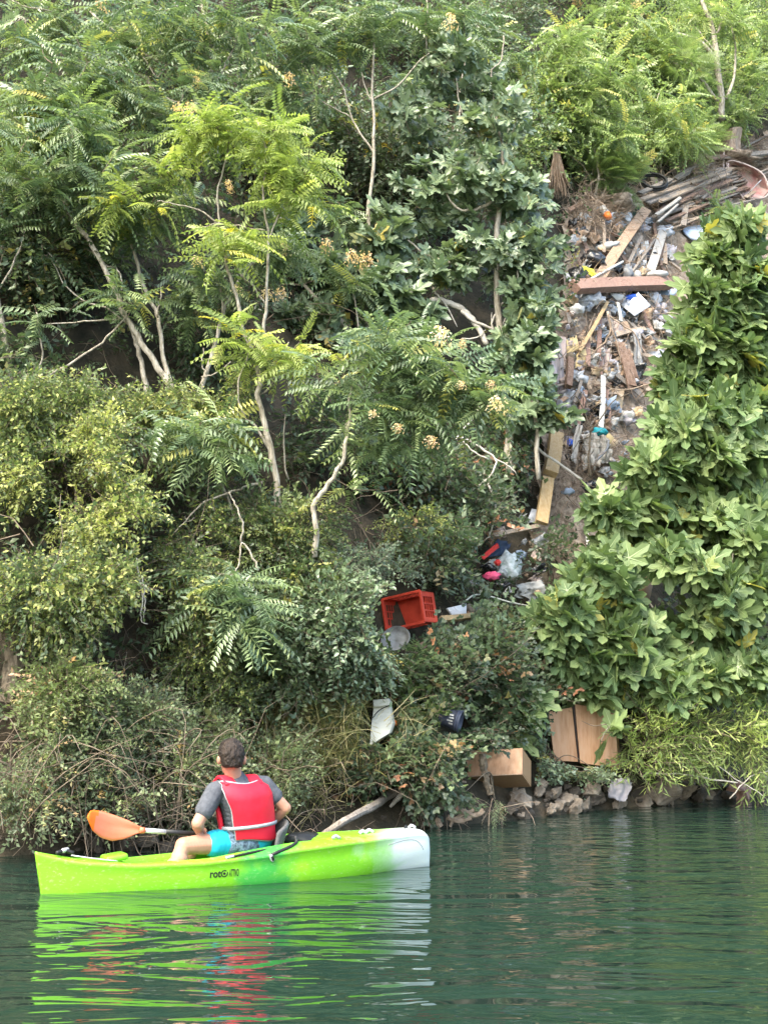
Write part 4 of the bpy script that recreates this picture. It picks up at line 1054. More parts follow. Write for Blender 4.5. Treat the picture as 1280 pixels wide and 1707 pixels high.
WORD = dict(beam_pink='reddish', barkdark='dark', cloth_grey='grey', white_plastic='white', silver_bag='silvery', cardboard='cardboard', cloth_pink='pinkish', tub_blue='pale blue', plank_orange='orange', black_bag='black', cloth_lilac='lilac-grey', plank_grey='grey', plank_brown='brown', plank_tan='tan', rock='light', rock_dark='dark')
def solid(name, V, Fc, mat, label, cat, group=None, smooth=False, parent=None, midx=None):
    if group and label.startswith('AUTO '):
        label = unique_label(label[5:].replace('COL', WORD.get(mat, 'worn')), np.mean(np.asarray(V), axis=0))
    o = mesh_obj(name, V, Fc, mat if isinstance(mat, list) else M[mat], parent, smooth, midx=midx)
    if parent is None:
        center_origin(o); tag(o, label, cat, group)
    return o
def bevelled(o, w=.006, seg=2):
    m = o.modifiers.new('bevel', 'BEVEL'); m.width = w; m.segments = seg; m.limit_method = 'ANGLE'; m.angle_limit = radians(35)
    return o
def board_vf(p0, p1, w, t, nh=(0.3, -1, .45), n=5, warp=.015, jag=.02):
    p0, p1 = np.asarray(p0, float), np.asarray(p1, float)
    d = nrm(p1 - p0); s_ = nrm(np.cross(d, np.asarray(nh, float))); nn = np.cross(s_, d)
    wl = R.normal(0, warp, 2); V, Fc = [], []
    for i in range(n):
        u = i / (n - 1); c = p0 + (p1 - p0) * u + nn * wl[0] * sin(u * pi) + s_ * wl[1] * sin(u * pi)
        for q, (a, b) in enumerate(((-1, -1), (1, -1), (1, 1), (-1, 1))):
            e = 0
            if i in (0, n - 1): e = R.uniform(-jag, jag)
            V.append(c + s_ * a * w / 2 + nn * b * t / 2 + d * e)
    for i in range(n - 1):
        for k in range(4):
            k2 = (k + 1) % 4; Fc.append((4 * i + k, 4 * i + k2, 4 * i + 4 + k2, 4 * i + 4 + k))
    Fc += [(3, 2, 1, 0), (4 * n - 4, 4 * n - 3, 4 * n - 2, 4 * n - 1)]
    return V, Fc
def board(name, label, cat, a, b, w, t, mat, off=(.25, .25), nh=(0.3, -1, .45), group=None, warp=.015, jag=.02):
    """plank lying between the slope points seen at pixels a and b; w is its width in metres"""
    p0 = hit(*a, off[0] + .15); p1 = hit(*b, off[1] + .15)
    v, f = board_vf(p0, p1, w, t, nh, warp=warp, jag=jag)
    return bevelled(solid(name, v, f, mat, label, cat, group), .004, 1)
def pole(name, label, cat, pts, r, mat, off=.3, group=None, seg=7, jag=0.0):
    P = [hit(p[0], p[1], off if len(p) < 3 else p[2]) for p in pts]
    v, f = tube(catmull(P, 4) if len(P) > 2 else np.array([P[0] + (P[1] - P[0]) * t for t in np.linspace(0, 1, 5)]), [r] * (len(catmull(P, 4)) if len(P) > 2 else 5), seg, jag)
    return solid(name, v, f, mat, label, cat, group, True)
def quad_sheet(name, label, cat, corners, mat, off=.3, fold=.04, n=9, thick=.006, tat=0.0, group=None, offs=None, freq=5, sag=0):
    """cloth or sheet whose four corners (TL, TR, BR, BL) lie in front of the slope at those pixels"""
    C = [hit(c[0], c[1], (offs[i] if offs else off)) for i, c in enumerate(corners)]
    dm = np.mean([c[1] for c in C])
    C = [c * .35 + at(corners[i][0], corners[i][1], dm) * .65 for i, c in enumerate(C)]
    V = []; nn = nrm(np.cross(C[1] - C[0], C[3] - C[0]))
    ph = R.uniform(0, 50)
    for i in range(n):
        for j in range(n):
            u, v = j / (n - 1), i / (n - 1)
            p = (C[0] * (1 - u) + C[1] * u) * (1 - v) + (C[3] * (1 - u) + C[2] * u) * v
            w_ = fbm(u * freq + ph, v * freq * .6, 3)
            p = p + nn * fold * w_ + R.normal(0, .002, 3)
            if tat and i == n - 1: p = p + (C[3] - C[0]) * tat * R.uniform(-1, .7)
            if tat and j in (0, n - 1): p = p + (C[1] - C[0]) * tat * .4 * R.uniform(-1, 1)
            V.append(p)
    Fc = [(i * n + j, i * n + j + 1, (i + 1) * n + j + 1, (i + 1) * n + j) for i in range(n - 1) for j in range(n - 1)]
    o = solid(name, V, Fc, mat, label, cat, group, True)
    m = o.modifiers.new('thickness', 'SOLIDIFY'); m.thickness = thick; m.offset = 0
    return o
def flat_panel(name, label, cat, corners, mat, off=.3, thick=.018, group=None, n=2, fold=0.0):
    return bevelled(quad_sheet(name, label, cat, corners, mat, off, fold, n, thick, group=group), .003, 1)
def lump(name, label, cat, px, py, rx, ry, mat, off=.25, depth=None, group=None, rough=.28, sub=3, freq=3.0, tilt=0, parent=None):
    c = hit(px, py, off); k = c[1] / FPX
    bm = bmesh.new(); bmesh.ops.create_icosphere(bm, subdivisions=sub, radius=1)
    ph = random.uniform(0, 99); V = []
    for v in bm.verts:
        q = np.array(v.co); e = fbm(q[0] * freq + ph + q[2], q[1] * freq - q[2] * freq * .8, 3)
        q = q * (1 + rough * e)
        x = q[0] * rx * k; z = q[2] * ry * k
        V.append(c + np.array([x * cos(tilt) - z * sin(tilt), q[1] * (depth or (rx + ry) / 2 * k * .8), x * sin(tilt) + z * cos(tilt)]))
    Fc = [tuple(v.index for v in f.verts) for f in bm.faces]; bm.free()
    return solid(name, V, Fc, mat, label, cat, group, True, parent)
def rock(name, label, c, r, mat='rock', group=None, sq=(1, .8, .75)):
    bm = bmesh.new(); rr = random.Random(int(c[0] * 1000) % 9999)
    for k in range(22):
        v = Vector((rr.gauss(0, 1), rr.gauss(0, 1), rr.gauss(0, 1))).normalized() * rr.uniform(.75, 1.1)
        bm.verts.new((v.x * sq[0], v.y * sq[1], v.z * sq[2]))
    bmesh.ops.convex_hull(bm, input=bm.verts)
    for v in [v for v in bm.verts if not v.link_faces]: bm.verts.remove(v)
    bmesh.ops.triangulate(bm, faces=bm.faces)
    bmesh.ops.subdivide_edges(bm, edges=bm.edges, cuts=2, use_grid_fill=True)
    an = rr.uniform(0, 3.14); V = []
    bm.verts.index_update()
    for v in bm.verts:
        x, y, z = v.co
        e = 1 + .20 * float(fbm(x * 2.3 + c[0], y * 2.3 + z * 2, 3))
        V.append(np.array(c) + r * e * np.array([x * cos(an * .3) - z * sin(an * .3), y, x * sin(an * .3) + z * cos(an * .3)]))
    Fc = [tuple(v.index for v in f.verts) for f in bm.faces]; bm.free()
    return solid(name, V, Fc, mat, label, 'rock', group)

# --- the dirt face of the dump: finer, rougher ground
da, du = np.arange(4, 26, .09), np.arange(.8, 13.5, .09)
A_, U_ = np.meshgrid(da, du, indexing='ij')
X_ = SA[0] + A_ * SD[0] + U_ * SN[0]; Y_ = SA[1] + A_ * SD[1] + U_ * SN[1]; Z_ = zau(A_, U_)
e_ = .10 + .07 * fbm(A_ * 2.5, Z_ * 2.5, 4)
Vd = np.stack([X_ - SN[0] * e_ * .9, Y_ - SN[1] * e_ * .9, Z_ + e_ * .4], -1).reshape(-1, 3)
px, py = proj(Vd); poly = [(x + (-12 if x < 1100 else 12), y) for x, y in DUMP]
inside = in_poly(px, py, poly)
Fg = grid_faces(len(da), len(du))[:, ::-1]
Fg = Fg[inside[Fg].all(1)]
used, inv = np.unique(Fg, return_inverse=True)
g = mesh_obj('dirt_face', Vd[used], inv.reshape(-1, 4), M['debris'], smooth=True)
g['kind'] = 'structure'; g['label'] = 'bare earth and crumbled debris of the dump slope'
def pin(poly):
    xs = [p[0] for p in poly]; ys = [p[1] for p in poly]
    while True:
        x, y = R.uniform(min(xs), max(xs)), R.uniform(min(ys), max(ys))
        if in_poly(x, y, poly): return x, y
VIS = [(950, 345), (1060, 310), (1200, 240), (1300, 230), (1300, 420), (1130, 480), (1090, 640), (1030, 800), (930, 860), (925, 620), (950, 470)]
cs = [hit(*pin(VIS), R.uniform(.1, .25)) for k in range(260)]
twigmess('dry_root_tangle', 'tan dry twigs and roots tangled over the dump', cs, 2400, .6, .0075, 'drytwig', .16, -.3, 5)
cs = [hit(R.uniform(955, 1060), R.uniform(315, 385), .2) for k in range(60)]
twigmess('brown_root_heap', 'brown heap of fine dry roots on the dump crest', cs, 1500, .45, .0075, 'drytwig', .15, -.2, 5)
cs = [hit(R.uniform(1130, 1270), R.uniform(235, 300), .25) for k in range(60)]
twigmess('crest_roots', 'matted dry roots along the top of the plank pile', cs, 700, .5, .0075, 'drytwig', .16, -.3, 5)
lump('root_heap', 'rounded brown mound of dry roots at the left end of the crest', 'root heap', 1010, 345, 50, 16, 'debris', .15, .6, rough=.3, freq=5)
lump('root_heap', 'long brown hump of soil and roots under the tree stump', 'root heap', 1205, 268, 60, 14, 'debris', .2, .6, rough=.3, freq=5)

# --- big pieces, traced
board('beam', 'long orange-brown beam leaning up the middle of the dump', 'beam', (993, 472), (1076, 350), .22, .10, 'plank_orange', (.75, .75))
board('beam', 'reddish beam lying level across the dump below the orange one', 'beam', (955, 478), (1114, 472), .25, .16, 'beam_pink', (.8, .8), jag=.05)
board('plank', 'short whitewashed plank standing on the level reddish beam', 'plank', (1083, 452), (1104, 386), .19, .04, 'plank_white', (.65, .55))
board('plank', 'dark green painted plank beside the top of the orange beam', 'plank', (1030, 398), (1065, 345), .13, .04, 'plank_green', (.45, .45))
board('plank', 'leaning yellow plank standing under the grey tattered cloth', 'plank', (917, 790), (927, 722), .22, .12, 'plank_yellow', (.6, .6))
board('plank', 'lower yellow plank ending above the thin level board', 'plank', (902, 873), (913, 796), .19, .08, 'plank_yellow', (.55, .6))
board('plank', 'thin level tan board at the foot of the yellow planks', 'plank', (822, 893), (897, 877), .07, .04, 'plank_tan', (.5, .5))
board('batten', 'thin yellow batten slanting across the dump below the beam', 'batten', (965, 585), (1012, 503), .07, .05, 'plank_yellow', (.6, .6))
board('plank', 'weathered brown plank standing steeply in the tangle', 'plank', (1053, 645), (1032, 572), .18, .05, 'plank_brown', (.55, .55), jag=.06)
board('plank', 'second brown plank leaning against the steep brown one', 'plank', (1062, 640), (1044, 580), .10, .05, 'plank_brown', (.5, .5), jag=.06)
board('post', 'old dark post with a knobbed head in the lower dump', 'post', (947, 645), (950, 598), .11, .10, 'plank_brown', (.6, .6))
lump('burl', 'dark knotted knob on top of the old post', 'wood', 951, 596, 9, 9, 'barkdark', .65)
pole('pipe', 'thin white pipe laid across the lower end of the orange beam', 'pipe', [(958, 479), (1038, 436)], .022, 'pipe_white', .95)
board('board', 'white narrow board standing upright in the lower tangle', 'board', (1001, 712), (1005, 628), .09, .03, 'pipe_white', (.7, .7))
pole('pipe', 'white upright pipe showing under the fig leaves', 'pipe', [(981, 922), (976, 872)], .028, 'pipe_white', .6)
board('plank', 'tan plank end under the yellow cardboard', 'plank', (1020, 560), (1075, 548), .10, .04, 'plank_tan', (.4, .4))
board('plank', 'grey board lying in the twigs right of the steep brown plank', 'plank', (1075, 650), (1140, 620), .10, .03, 'plank_tan', (.45, .45))
# pile of long planks slanting up to the right
gp = 'planks slanting up the plank pile'
pile = [((1066, 322), (1119, 298), .10, 'plank_grey', 'short pale plank poking out left of the pile top', .9), ((1068, 333), (1190, 290), .11, 'plank_tan', 'long tan plank on the upper left of the pile', .95),
        ((1078, 338), (1205, 281), .13, 'plank_grey', 'grey plank second from the top of the pile', .9), ((1100, 335), (1212, 290), .12, 'plank_tan', 'bright tan plank in the middle of the pile', .95),
        ((1112, 330), (1216, 285), .10, 'plank_grey', 'grey plank tight under the bright tan one', .85), ((1105, 348), (1218, 300), .12, 'plank_brown', 'brown plank running under the wheelbarrow rim', .8),
        ((1090, 362), (1225, 312), .12, 'plank_grey', 'grey-brown plank low in the pile', .7), ((1110, 368), (1180, 340), .10, 'plank_brown', 'dark short plank at the bottom of the pile', .65),
        ((1093, 358), (1133, 330), .06, 'plank_white', 'thin white lath crossing the pile', 1.0), ((1096, 370), (1128, 342), .05, 'plank_white', 'second thin white lath beside the first', 1.0),
        ((1033, 347), (1068, 340), .07, 'plank_tan', 'short tan stake pointing left at the beam head', .7), ((1125, 298), (1160, 275), .12, 'plank_grey', 'grey board end below the crest', .8),
        ((1180, 265), (1250, 250), .14, 'plank_brown', 'brown plank under the root stump', .8), ((1195, 262), (1300, 252), .18, 'plank_grey', 'wide grey plank at the right edge of the crest', .8),
        ((1235, 268), (1300, 250), .12, 'plank_white', 'pale board behind the wheelbarrow tray', .6), ((1150, 305), (1240, 275), .12, 'plank_tan', 'tan plank passing behind the wheelbarrow', .6),
        ((1138, 375), (1142, 345), .12, 'plank_grey', 'grey upright board above the blue tub', .7), ((1050, 400), (1020, 390), .1, 'plank_brown', 'dark board end left of the green plank', .45),
        ((1108, 440), (1106, 405), .09, 'plank_tan', 'short tan stick right of the whitewashed plank', .5), ((1120, 440), (1135, 452), .06, 'plank_tan', 'small stick by the fig leaves', .5),
        ((1040, 455), (1068, 395), .07, 'plank_grey', 'grey plank tucked behind the orange beam', .5), ((1046, 462), (1090, 400), .05, 'plank_grey', 'thin grey lath between orange and white planks', .5),
        ((1150, 372), (1215, 345), .09, 'plank_brown', 'brown plank below the wheelbarrow handles', .6), ((1095, 352), (1160, 322), .09, 'plank_brown', 'dark brown plank inside the pile', .6)]
for a, b, w, m, lab, of in pile:
    board('plank', lab, 'plank', a, b, w * R.uniform(.9, 1.3), .045, m, (of, of), nh=(.1, -1, .9), group=gp, warp=.008, jag=.05)
for k in range(34):
    x, y = pin([(1066, 325), (1210, 275), (1280, 290), (1240, 340), (1110, 385)])
    board('plank', 'AUTO short COL scrap plank', 'plank', (x, y), (x + R.uniform(25, 80), y - R.uniform(5, 34)), R.uniform(.04, .11), .03,
          ['plank_grey', 'plank_brown', 'plank_tan'][k % 3], (R.uniform(.3, .75),) * 2, nh=(.1, -1, .9), group='scrap planks wedged in the plank pile', warp=.006)
for k in range(110):
    x, y = pin([(960, 500), (1110, 480), (1075, 700), (1000, 720), (940, 640)] if k % 3 else VIS)
    an = R.uniform(0, 3.14); l = R.uniform(12, 30)
    board('wood_scrap', 'AUTO small broken COL wood scrap', 'wood scrap', (x, y), (x + l * cos(an), y + l * sin(an)), R.uniform(.025, .09), .02,
          ['plank_grey', 'plank_brown', 'plank_tan', 'plank_orange'][k % 4], (R.uniform(.2, .4),) * 2, group='broken wood scraps on the dump', jag=.04)
for k in range(36):
    x, y = pin([(1066, 318), (1200, 250), (1290, 240), (1290, 300), (1180, 345), (1090, 372)])
    l, sl = R.uniform(40, 120), R.uniform(.1, .55)
    pole('pole', 'AUTO thin COL stick', 'stick', [(x, y, R.uniform(.5, .8)), (x + l * .5, y - l * sl * .5 - R.uniform(-3, 4), R.uniform(.6, .95)), (x + l, y - l * sl, R.uniform(.5, .8))], R.uniform(.012, .035), ['plank_grey', 'plank_brown', 'barkdark', 'plank_tan'][k % 4], group='thin sticks in the plank pile', jag=.15)
for k in range(34):
    x, y = pin([(960, 400), (1050, 345), (1120, 400), (1120, 520), (1085, 640), (1010, 790), (940, 700), (950, 520)])
    a_ = R.uniform(7, 17)
    lump('crumpled_bag', 'AUTO crumpled COL bag', 'bag', x, y, a_, a_ * R.uniform(.5, .9), ['silver_bag', 'white_plastic', 'cloth_lilac', 'black_bag', 'silver_bag', 'cloth_grey'][k % 6], R.uniform(.3, .5), group='crumpled bags in the dump', rough=.7, freq=2.6, tilt=R.uniform(-.6, .6))
for k in range(30):
    x, y = pin([(985, 520), (1075, 520), (1060, 640), (1020, 700), (965, 700), (955, 600)] if k % 2 else [(960, 360), (1060, 330), (1120, 400), (1110, 455), (960, 455)])
    an = R.normal(1.35, .45) * R.choice([-1, 1]); l = R.uniform(30, 75)
    board('plank', 'AUTO long narrow COL plank', 'plank', (x - l / 2 * cos(an), y - l / 2 * abs(sin(an))), (x + l / 2 * cos(an), y + l / 2 * abs(sin(an))), R.uniform(.05, .12), .025,
          ['plank_brown', 'plank_grey', 'plank_tan', 'beam_pink'][k % 4], (R.uniform(.25, .5),) * 2, group='narrow planks standing in the tangle', jag=.07, warp=.006)
# stump
c = hit(1216, 240, 1.1); k = c[1] / FPX
V, Fc = [], []
for i, (h, r) in enumerate([(-.45, .42), (-.2, .30), (.05, .24), (.28, .23), (.36, .22)]):
    for q in range(14):
        an = q * 2 * pi / 14; rr = r * (1 + .22 * sin(3 * an + i * .3) * (1 if i < 3 else .4) + R.normal(0, .04))
        V.append(c + np.array([rr * cos(an) + h * .25, rr * sin(an), h + .05 * cos(an)]))
for i in range(4):
    for q in range(14): Fc.append((i * 14 + q, i * 14 + (q + 1) % 14, (i + 1) * 14 + (q + 1) % 14, (i + 1) * 14 + q))
Fc.append(tuple(56 + q for q in range(14)))
solid('root_stump', V, Fc, 'stump', 'torn tree stump sitting on the crest above the planks', 'stump')
# hanging dry root cone on the left of the crest
c = hit(928, 290, .9); k = c[1] / FPX
parts = []
for q in range(120):
    an = R.uniform(0, 6.28); r0, r1 = R.uniform(0, .06), R.uniform(.05, .26)
    parts.append(tube([c + np.array([r0 * cos(an), r0 * sin(an), .5]), c + np.array([r1 * .6 * cos(an), r1 * .6 * sin(an), 0]), c + np.array([r1 * cos(an + .2), r1 * sin(an + .2), -R.uniform(.2, .5)])], [.014, .016, .006], 3))
v, f = merge(parts)
solid('dry_root_cone', v, f, 'stump', 'cone of hanging dry roots between fig and light green scrub', 'root')
# coil of black tube
c = hit(1090, 305, 1.3)
root = thing('tyre_coil', 'black coiled tyre lying on the crest left of the planks', 'tyre', tuple(c))
for q, (rr, dx) in enumerate([(.28, 0), (.25, .03), (.27, -.03), (.22, .05)]):
    P = []
    for an in np.linspace(0, 2 * pi, 25):
        P.append(c + np.array([rr * cos(an), rr * .55 * sin(an) + dx, rr * .86 * sin(an) + .02 * q]))
    v, f = tube(P, [.024] * 25, 6, cap=False); mesh_obj('ring', v, f, M['rubber'], root, True)
# wheelbarrow
c = hit(1243, 300, 1.15)
root = thing('wheelbarrow', 'overturned wheelbarrow with faded red tray at the right edge of the dump', 'wheelbarrow', tuple(c))
kx = c[1] / FPX
rim = [(1210, 270), (1222, 268), (1252, 278), (1272, 292), (1281, 318), (1270, 330), (1240, 328), (1222, 316), (1212, 296)]
inn = [(1222, 278), (1230, 277), (1250, 285), (1262, 296), (1267, 312), (1260, 320), (1240, 318), (1230, 310), (1223, 296)]
V = [at(x, y, c[1] + .12 * (i % 3)) for i, (x, y) in enumerate(rim)]
V = [at(x, y, c[1]) for x, y in rim] + [at(x, y, c[1] + .28) for x, y in inn]
n9 = len(rim)
Fc = [(i, (i + 1) % n9, n9 + (i + 1) % n9, n9 + i) for i in range(n9)] + [tuple(range(n9, 2 * n9))]
o = mesh_obj('tray', V, Fc, M['barrow'], root)
m = o.modifiers.new('thickness', 'SOLIDIFY'); m.thickness = .02
bevelled(o, .012, 2)
def loc_tube(name, pts, r, mat, par, seg=7):
    P = catmull(pts, 4) if len(pts) > 2 else np.array([np.asarray(pts[0]) + (np.asarray(pts[1]) - np.asarray(pts[0])) * t for t in (0, .5, 1)])
    v, f = tube(P, [r] * len(P), seg)
    return mesh_obj(name, v, f, M[mat], par, True)
loc_tube('tray_rim', [at(x, y, c[1] - .02) for x, y in rim + rim[:1]], .018, 'barrow_tube', root)
loc_tube('handle', [at(1212, 290, c[1] - .06), at(1232, 322, c[1] - .1), at(1256, 352, c[1] - .1)], .024, 'barrow_tube', root)
loc_tube('handle', [at(1213, 272, c[1] - .05), at(1210, 305, c[1] - .1), at(1205, 300, c[1] - .1), at(1206, 246, c[1] - .1)], .022, 'barrow_tube', root)
loc_tube('leg', [at(1210, 298, c[1] - .1), at(1185, 308, c[1] - .1), at(1176, 304, c[1] - .1)], .018, 'barrow_tube', root)
loc_tube('leg', [at(1268, 300, c[1] - .08), at(1245, 324, c[1] - .12)], .014, 'metal_grey', root)
# tub, bags, bottles
c = hit(1163, 388, .85)
V, Fc = [], []
for h, r in ((0, .30), (.02, .34), (.26, .24), (.27, .0)):
    for q in range(16):
        an = q * pi / 8; V.append(c + np.array([r * 1.05 * cos(an) , -h * .5 + r * .5 * sin(an), .05 - h * .8 + r * .62 * sin(an)]))
for i in range(3):
    for q in range(16): Fc.append((i * 16 + q, i * 16 + (q + 1) % 16, i * 16 + 16 + (q + 1) % 16, i * 16 + 16 + q))
solid('tub', V, Fc, 'tub_blue', 'pale blue plastic tub upside down above the tall fig', 'tub', smooth=True)
lump('rubbish_bag', 'shiny black rubbish bag at the left foot of the orange beam', 'bag', 988, 432, 20, 15, 'black_bag', .7, rough=.35, freq=4)
lump('rubbish_bag', 'flattened black bag under the yellow plastic piece', 'bag', 962, 458, 17, 15, 'black_bag', .5, rough=.4, freq=4)
quad_sheet('plastic_sheet', 'bright yellow plastic piece beside the black bag', 'plastic', [(961, 441), (986, 447), (997, 458), (985, 463)], 'yellow_plastic', .95, .03)
lump('sack', 'white sack lying behind the orange beam', 'sack', 1008, 412, 24, 8, 'white_plastic', .45, tilt=.35, rough=.2)
lump('canister', 'white plastic canister lying on the level beam', 'canister', 1093, 458, 22, 7, 'white_plastic', .85, tilt=.06, rough=.08)
lump('canister', 'small white jug beside the grey cone on the beam', 'canister', 1062, 458, 6, 8, 'white_plastic', .9, rough=.1)
lump('dark_rag', 'dark grey folded umbrella-like rag standing on the beam', 'rag', 1046, 455, 9, 15, 'grey_plastic', .85, rough=.3, freq=5)
quad_sheet('plastic_sheet', 'small torn white sheet between the two leaning planks', 'plastic', [(1068, 404), (1080, 400), (1084, 416), (1064, 424)], 'white_plastic', .5, .05)
c = hit(1009, 354, .8)
root = thing('bottle', 'white bottle with an orange-red end lying in the root heap', 'bottle', tuple(c))
a_, b_ = at(1002, 345, c[1]), at(1010, 357, c[1] - .1); e_ = at(1016, 364, c[1] - .15)
v, f = tube([a_, a_ * .9 + b_ * .1, b_], [.03, .075, .08], 10); mesh_obj('body', v, f, M['white_plastic'], root, True)
v, f = tube([b_, b_ * .4 + e_ * .6, e_], [.081, .075, .05], 10); mesh_obj('base', v, f, M['orange_plastic'], root, True)
lump('rubbish_bag', 'silvery crumpled bag under the level reddish beam', 'bag', 987, 500, 20, 13, 'silver_bag', .6, rough=.4, freq=4)
lump('plastic_bag', 'white bundle below the fig leaves left of the silvery bag', 'bag', 961, 517, 13, 10, 'white_plastic', .6, rough=.3)
lump('plastic_bag', 'clear grey bag beside the thin yellow batten', 'bag', 1020, 517, 9, 9, 'silver_bag', .5, rough=.4)
lump('plastic_bag', 'pale crumpled bag at the right of the printed paper', 'bag', 1088, 500, 14, 13, 'silver_bag', .5, rough=.4, freq=4)
flat_panel('printed_sheet', 'white printed sheet with a dark slit under the beam', 'paper', [(1063, 487), (1084, 509), (1057, 527), (1039, 512)], 'paper_print', .85, .01)
lump('blue_bag', 'bright blue plastic sticking out above the printed sheet', 'plastic', 1050, 497, 13, 6, 'blue_plastic', .7, tilt=.3, rough=.25)
flat_panel('tile', 'greyish white tile below the beam left of the blue plastic', 'tile', [(1014, 488), (1040, 492), (1036, 500), (1026, 500)], 'white_plastic', .75, .02)
board('plank', 'short pale green lath standing below the blue plastic', 'lath', (1034, 535), (1029, 505), .06, .02, 'cream_panel', (.8, .8))
flat_panel('cardboard', 'yellow cardboard sheet beside the thin batten', 'cardboard', [(944, 566), (960, 559), (965, 582), (944, 592)], 'cardboard_yellow', .55, .012)
flat_panel('cardboard', 'larger yellow cardboard sheet below the batten', 'cardboard', [(961, 590), (975, 580), (980, 608), (958, 614)], 'cardboard_yellow', .5, .012)
flat_panel('cardboard', 'tan board leaning in the centre of the tangle', 'cardboard', [(970, 562), (985, 560), (990, 610), (968, 598)], 'cardboard', .4, .012)
quad_sheet('hanging_sheet', 'pinkish sheet hanging beside the dark fig boughs', 'sheet', [(929, 560), (943, 562), (943, 618), (926, 592)], 'cloth_pink', .6, .04)
quad_sheet('hanging_sheet', 'long grey sheet hanging down the left edge of the dump', 'sheet', [(916, 560), (930, 565), (946, 672), (922, 668)], 'cloth_lilac', .5, .10, 12)
quad_sheet('hanging_sheet', 'lower grey cloth end below the long grey sheet', 'sheet', [(924, 668), (946, 672), (943, 692), (924, 688)], 'cloth_lilac', .5, .08, tat=.2)
quad_sheet('tattered_cloth', 'grey tattered cloth hanging over sticks in the lower dump', 'cloth', [(968, 722), (1012, 728), (1021, 768), (975, 785)], 'cloth_grey', .75, .09, 16, tat=.16, freq=9)
quad_sheet('tattered_cloth', 'whitish rag strip hanging left of the grey tattered cloth', 'cloth', [(963, 706), (970, 712), (962, 780), (948, 768)], 'cloth_grey', .8, .06, 10, tat=.1)
lump('teal_cap', 'teal cloth bundle on top of the grey tattered cloth', 'cloth', 1000, 720, 13, 7, 'teal', .85, rough=.3, freq=4)
flat_panel('cardboard', 'yellow card beside the teal cloth bundle', 'cardboard', [(1012, 718), (1023, 730), (1014, 742), (1006, 730)], 'cardboard_yellow', .8, .01)
flat_panel('cardboard', 'orange card below the yellow card near the teal bundle', 'cardboard', [(1020, 730), (1030, 734), (1028, 742), (1014, 747)], 'cardboard', .75, .01)
pole('hose', 'short dark blue-grey hose lying on the tattered cloth', 'hose', [(1014, 734), (1010, 750), (993, 768)], .02, 'grey_plastic', .95)
lump('blue_rag', 'small blue rag left of the tattered cloth', 'rag', 950, 738, 5, 7, 'blue_plastic', .7)
quad_sheet('dark_plastic', 'dark grey plastic strip hanging right of the brown plank', 'plastic', [(1056, 552), (1066, 550), (1072, 622), (1058, 625)], 'grey_plastic', .6, .07, 10)
quad_sheet('foil', 'pale torn foil in the middle of the tangle', 'plastic', [(1006, 575), (1020, 590), (1012, 640), (998, 636)], 'cloth_pink', .35, .06, 10, tat=.1)
quad_sheet('foil', 'torn whitish plastic low in the tangle', 'plastic', [(1022, 600), (1036, 610), (1034, 650), (1020, 660)], 'silver_bag', .35, .06, 10, tat=.1)
flat_panel('tile', 'broken orange clay piece above the brown planks', 'tile', [(1030, 538), (1044, 536), (1054, 556), (1040, 560)], 'plank_orange', .5, .03)
flat_panel('board', 'orange-brown board flat in the lower tangle', 'board', [(1010, 640), (1040, 650), (1035, 690), (1012, 690)], 'cardboard', .25, .02)
flat_panel('concrete_slab', 'grey slab edge below the tattered cloth', 'slab', [(992, 789), (1036, 778), (1040, 786), (998, 798)], 'plank_tan', .6, .05)
flat_panel('board', 'grey fibreboard shard beside the lower yellow plank', 'board', [(886, 848), (896, 850), (892, 870), (877, 872)], 'silver_bag', .5, .015)
lump('plastic_bag', 'white bag with a pale blue item showing through the fig leaves', 'bag', 1065, 852, 26, 7, 'white_plastic', .8, tilt=.2)
lump('blue_cup', 'pale blue cup on the white bag among fig leaves', 'cup', 1072, 845, 6, 5, 'tub_blue', 1.1, rough=.05)
lump('plastic_bag', 'white bag showing at the right between fig leaves', 'bag', 1125, 762, 8, 7, 'white_plastic', .7)
lump('plastic_bag', 'white crumpled bag near the top of the tall fig', 'bag', 1222, 415, 30, 8, 'white_plastic', .5, tilt=-.3)
flat_panel('cardboard', 'tan cardboard box side showing between the fig boughs', 'cardboard', [(1060, 958), (1092, 955), (1082, 1000), (1066, 1000)], 'veneer2', 1.0, .02)
flat_panel('cardboard', 'pale cardboard flap above the tan box side', 'cardboard', [(1056, 948), (1096, 940), (1092, 955), (1060, 958)], 'cream_panel', 1.0, .02)
flat_panel('cardboard', 'pinkish cardboard piece further right behind the fig boughs', 'cardboard', [(1140, 905), (1175, 900), (1170, 915), (1142, 918)], 'cloth_pink', .8, .02)
flat_panel('cardboard', 'brown carton panel right of the pinkish piece', 'cardboard', [(1120, 935), (1160, 930), (1155, 965), (1118, 962)], 'cardboard', .7, .02)
flat_panel('cardboard', 'small tan cardboard piece below the left fig bough', 'cardboard', [(898, 1107), (909, 1096), (914, 1108), (904, 1118)], 'cardboard', 1.1, .01)
flat_panel('cardboard', 'pale cardboard piece under the left fig bough', 'cardboard', [(940, 1078), (978, 1073), (976, 1088), (945, 1092)], 'cloth_pink', 1.0, .01)
quad_sheet('black_plastic_crate', 'grey plastic crate fragment behind the left fig bough', 'plastic', [(1000, 1000), (1030, 1002), (1028, 1022), (1002, 1020)], 'grey_plastic', .9, .03)
quad_sheet('torn_plastic', 'white torn plastic sheet left of the fig bough', 'plastic', [(856, 975), (905, 966), (912, 998), (885, 1008)], 'white_plastic', .6, .07, 14, tat=.25, freq=9)
quad_sheet('torn_fabric', 'navy fabric with a red hem caught above the patterned bag', 'fabric', [(828, 900), (852, 906), (842, 925), (804, 930)], 'navy', .7, .04, 10)
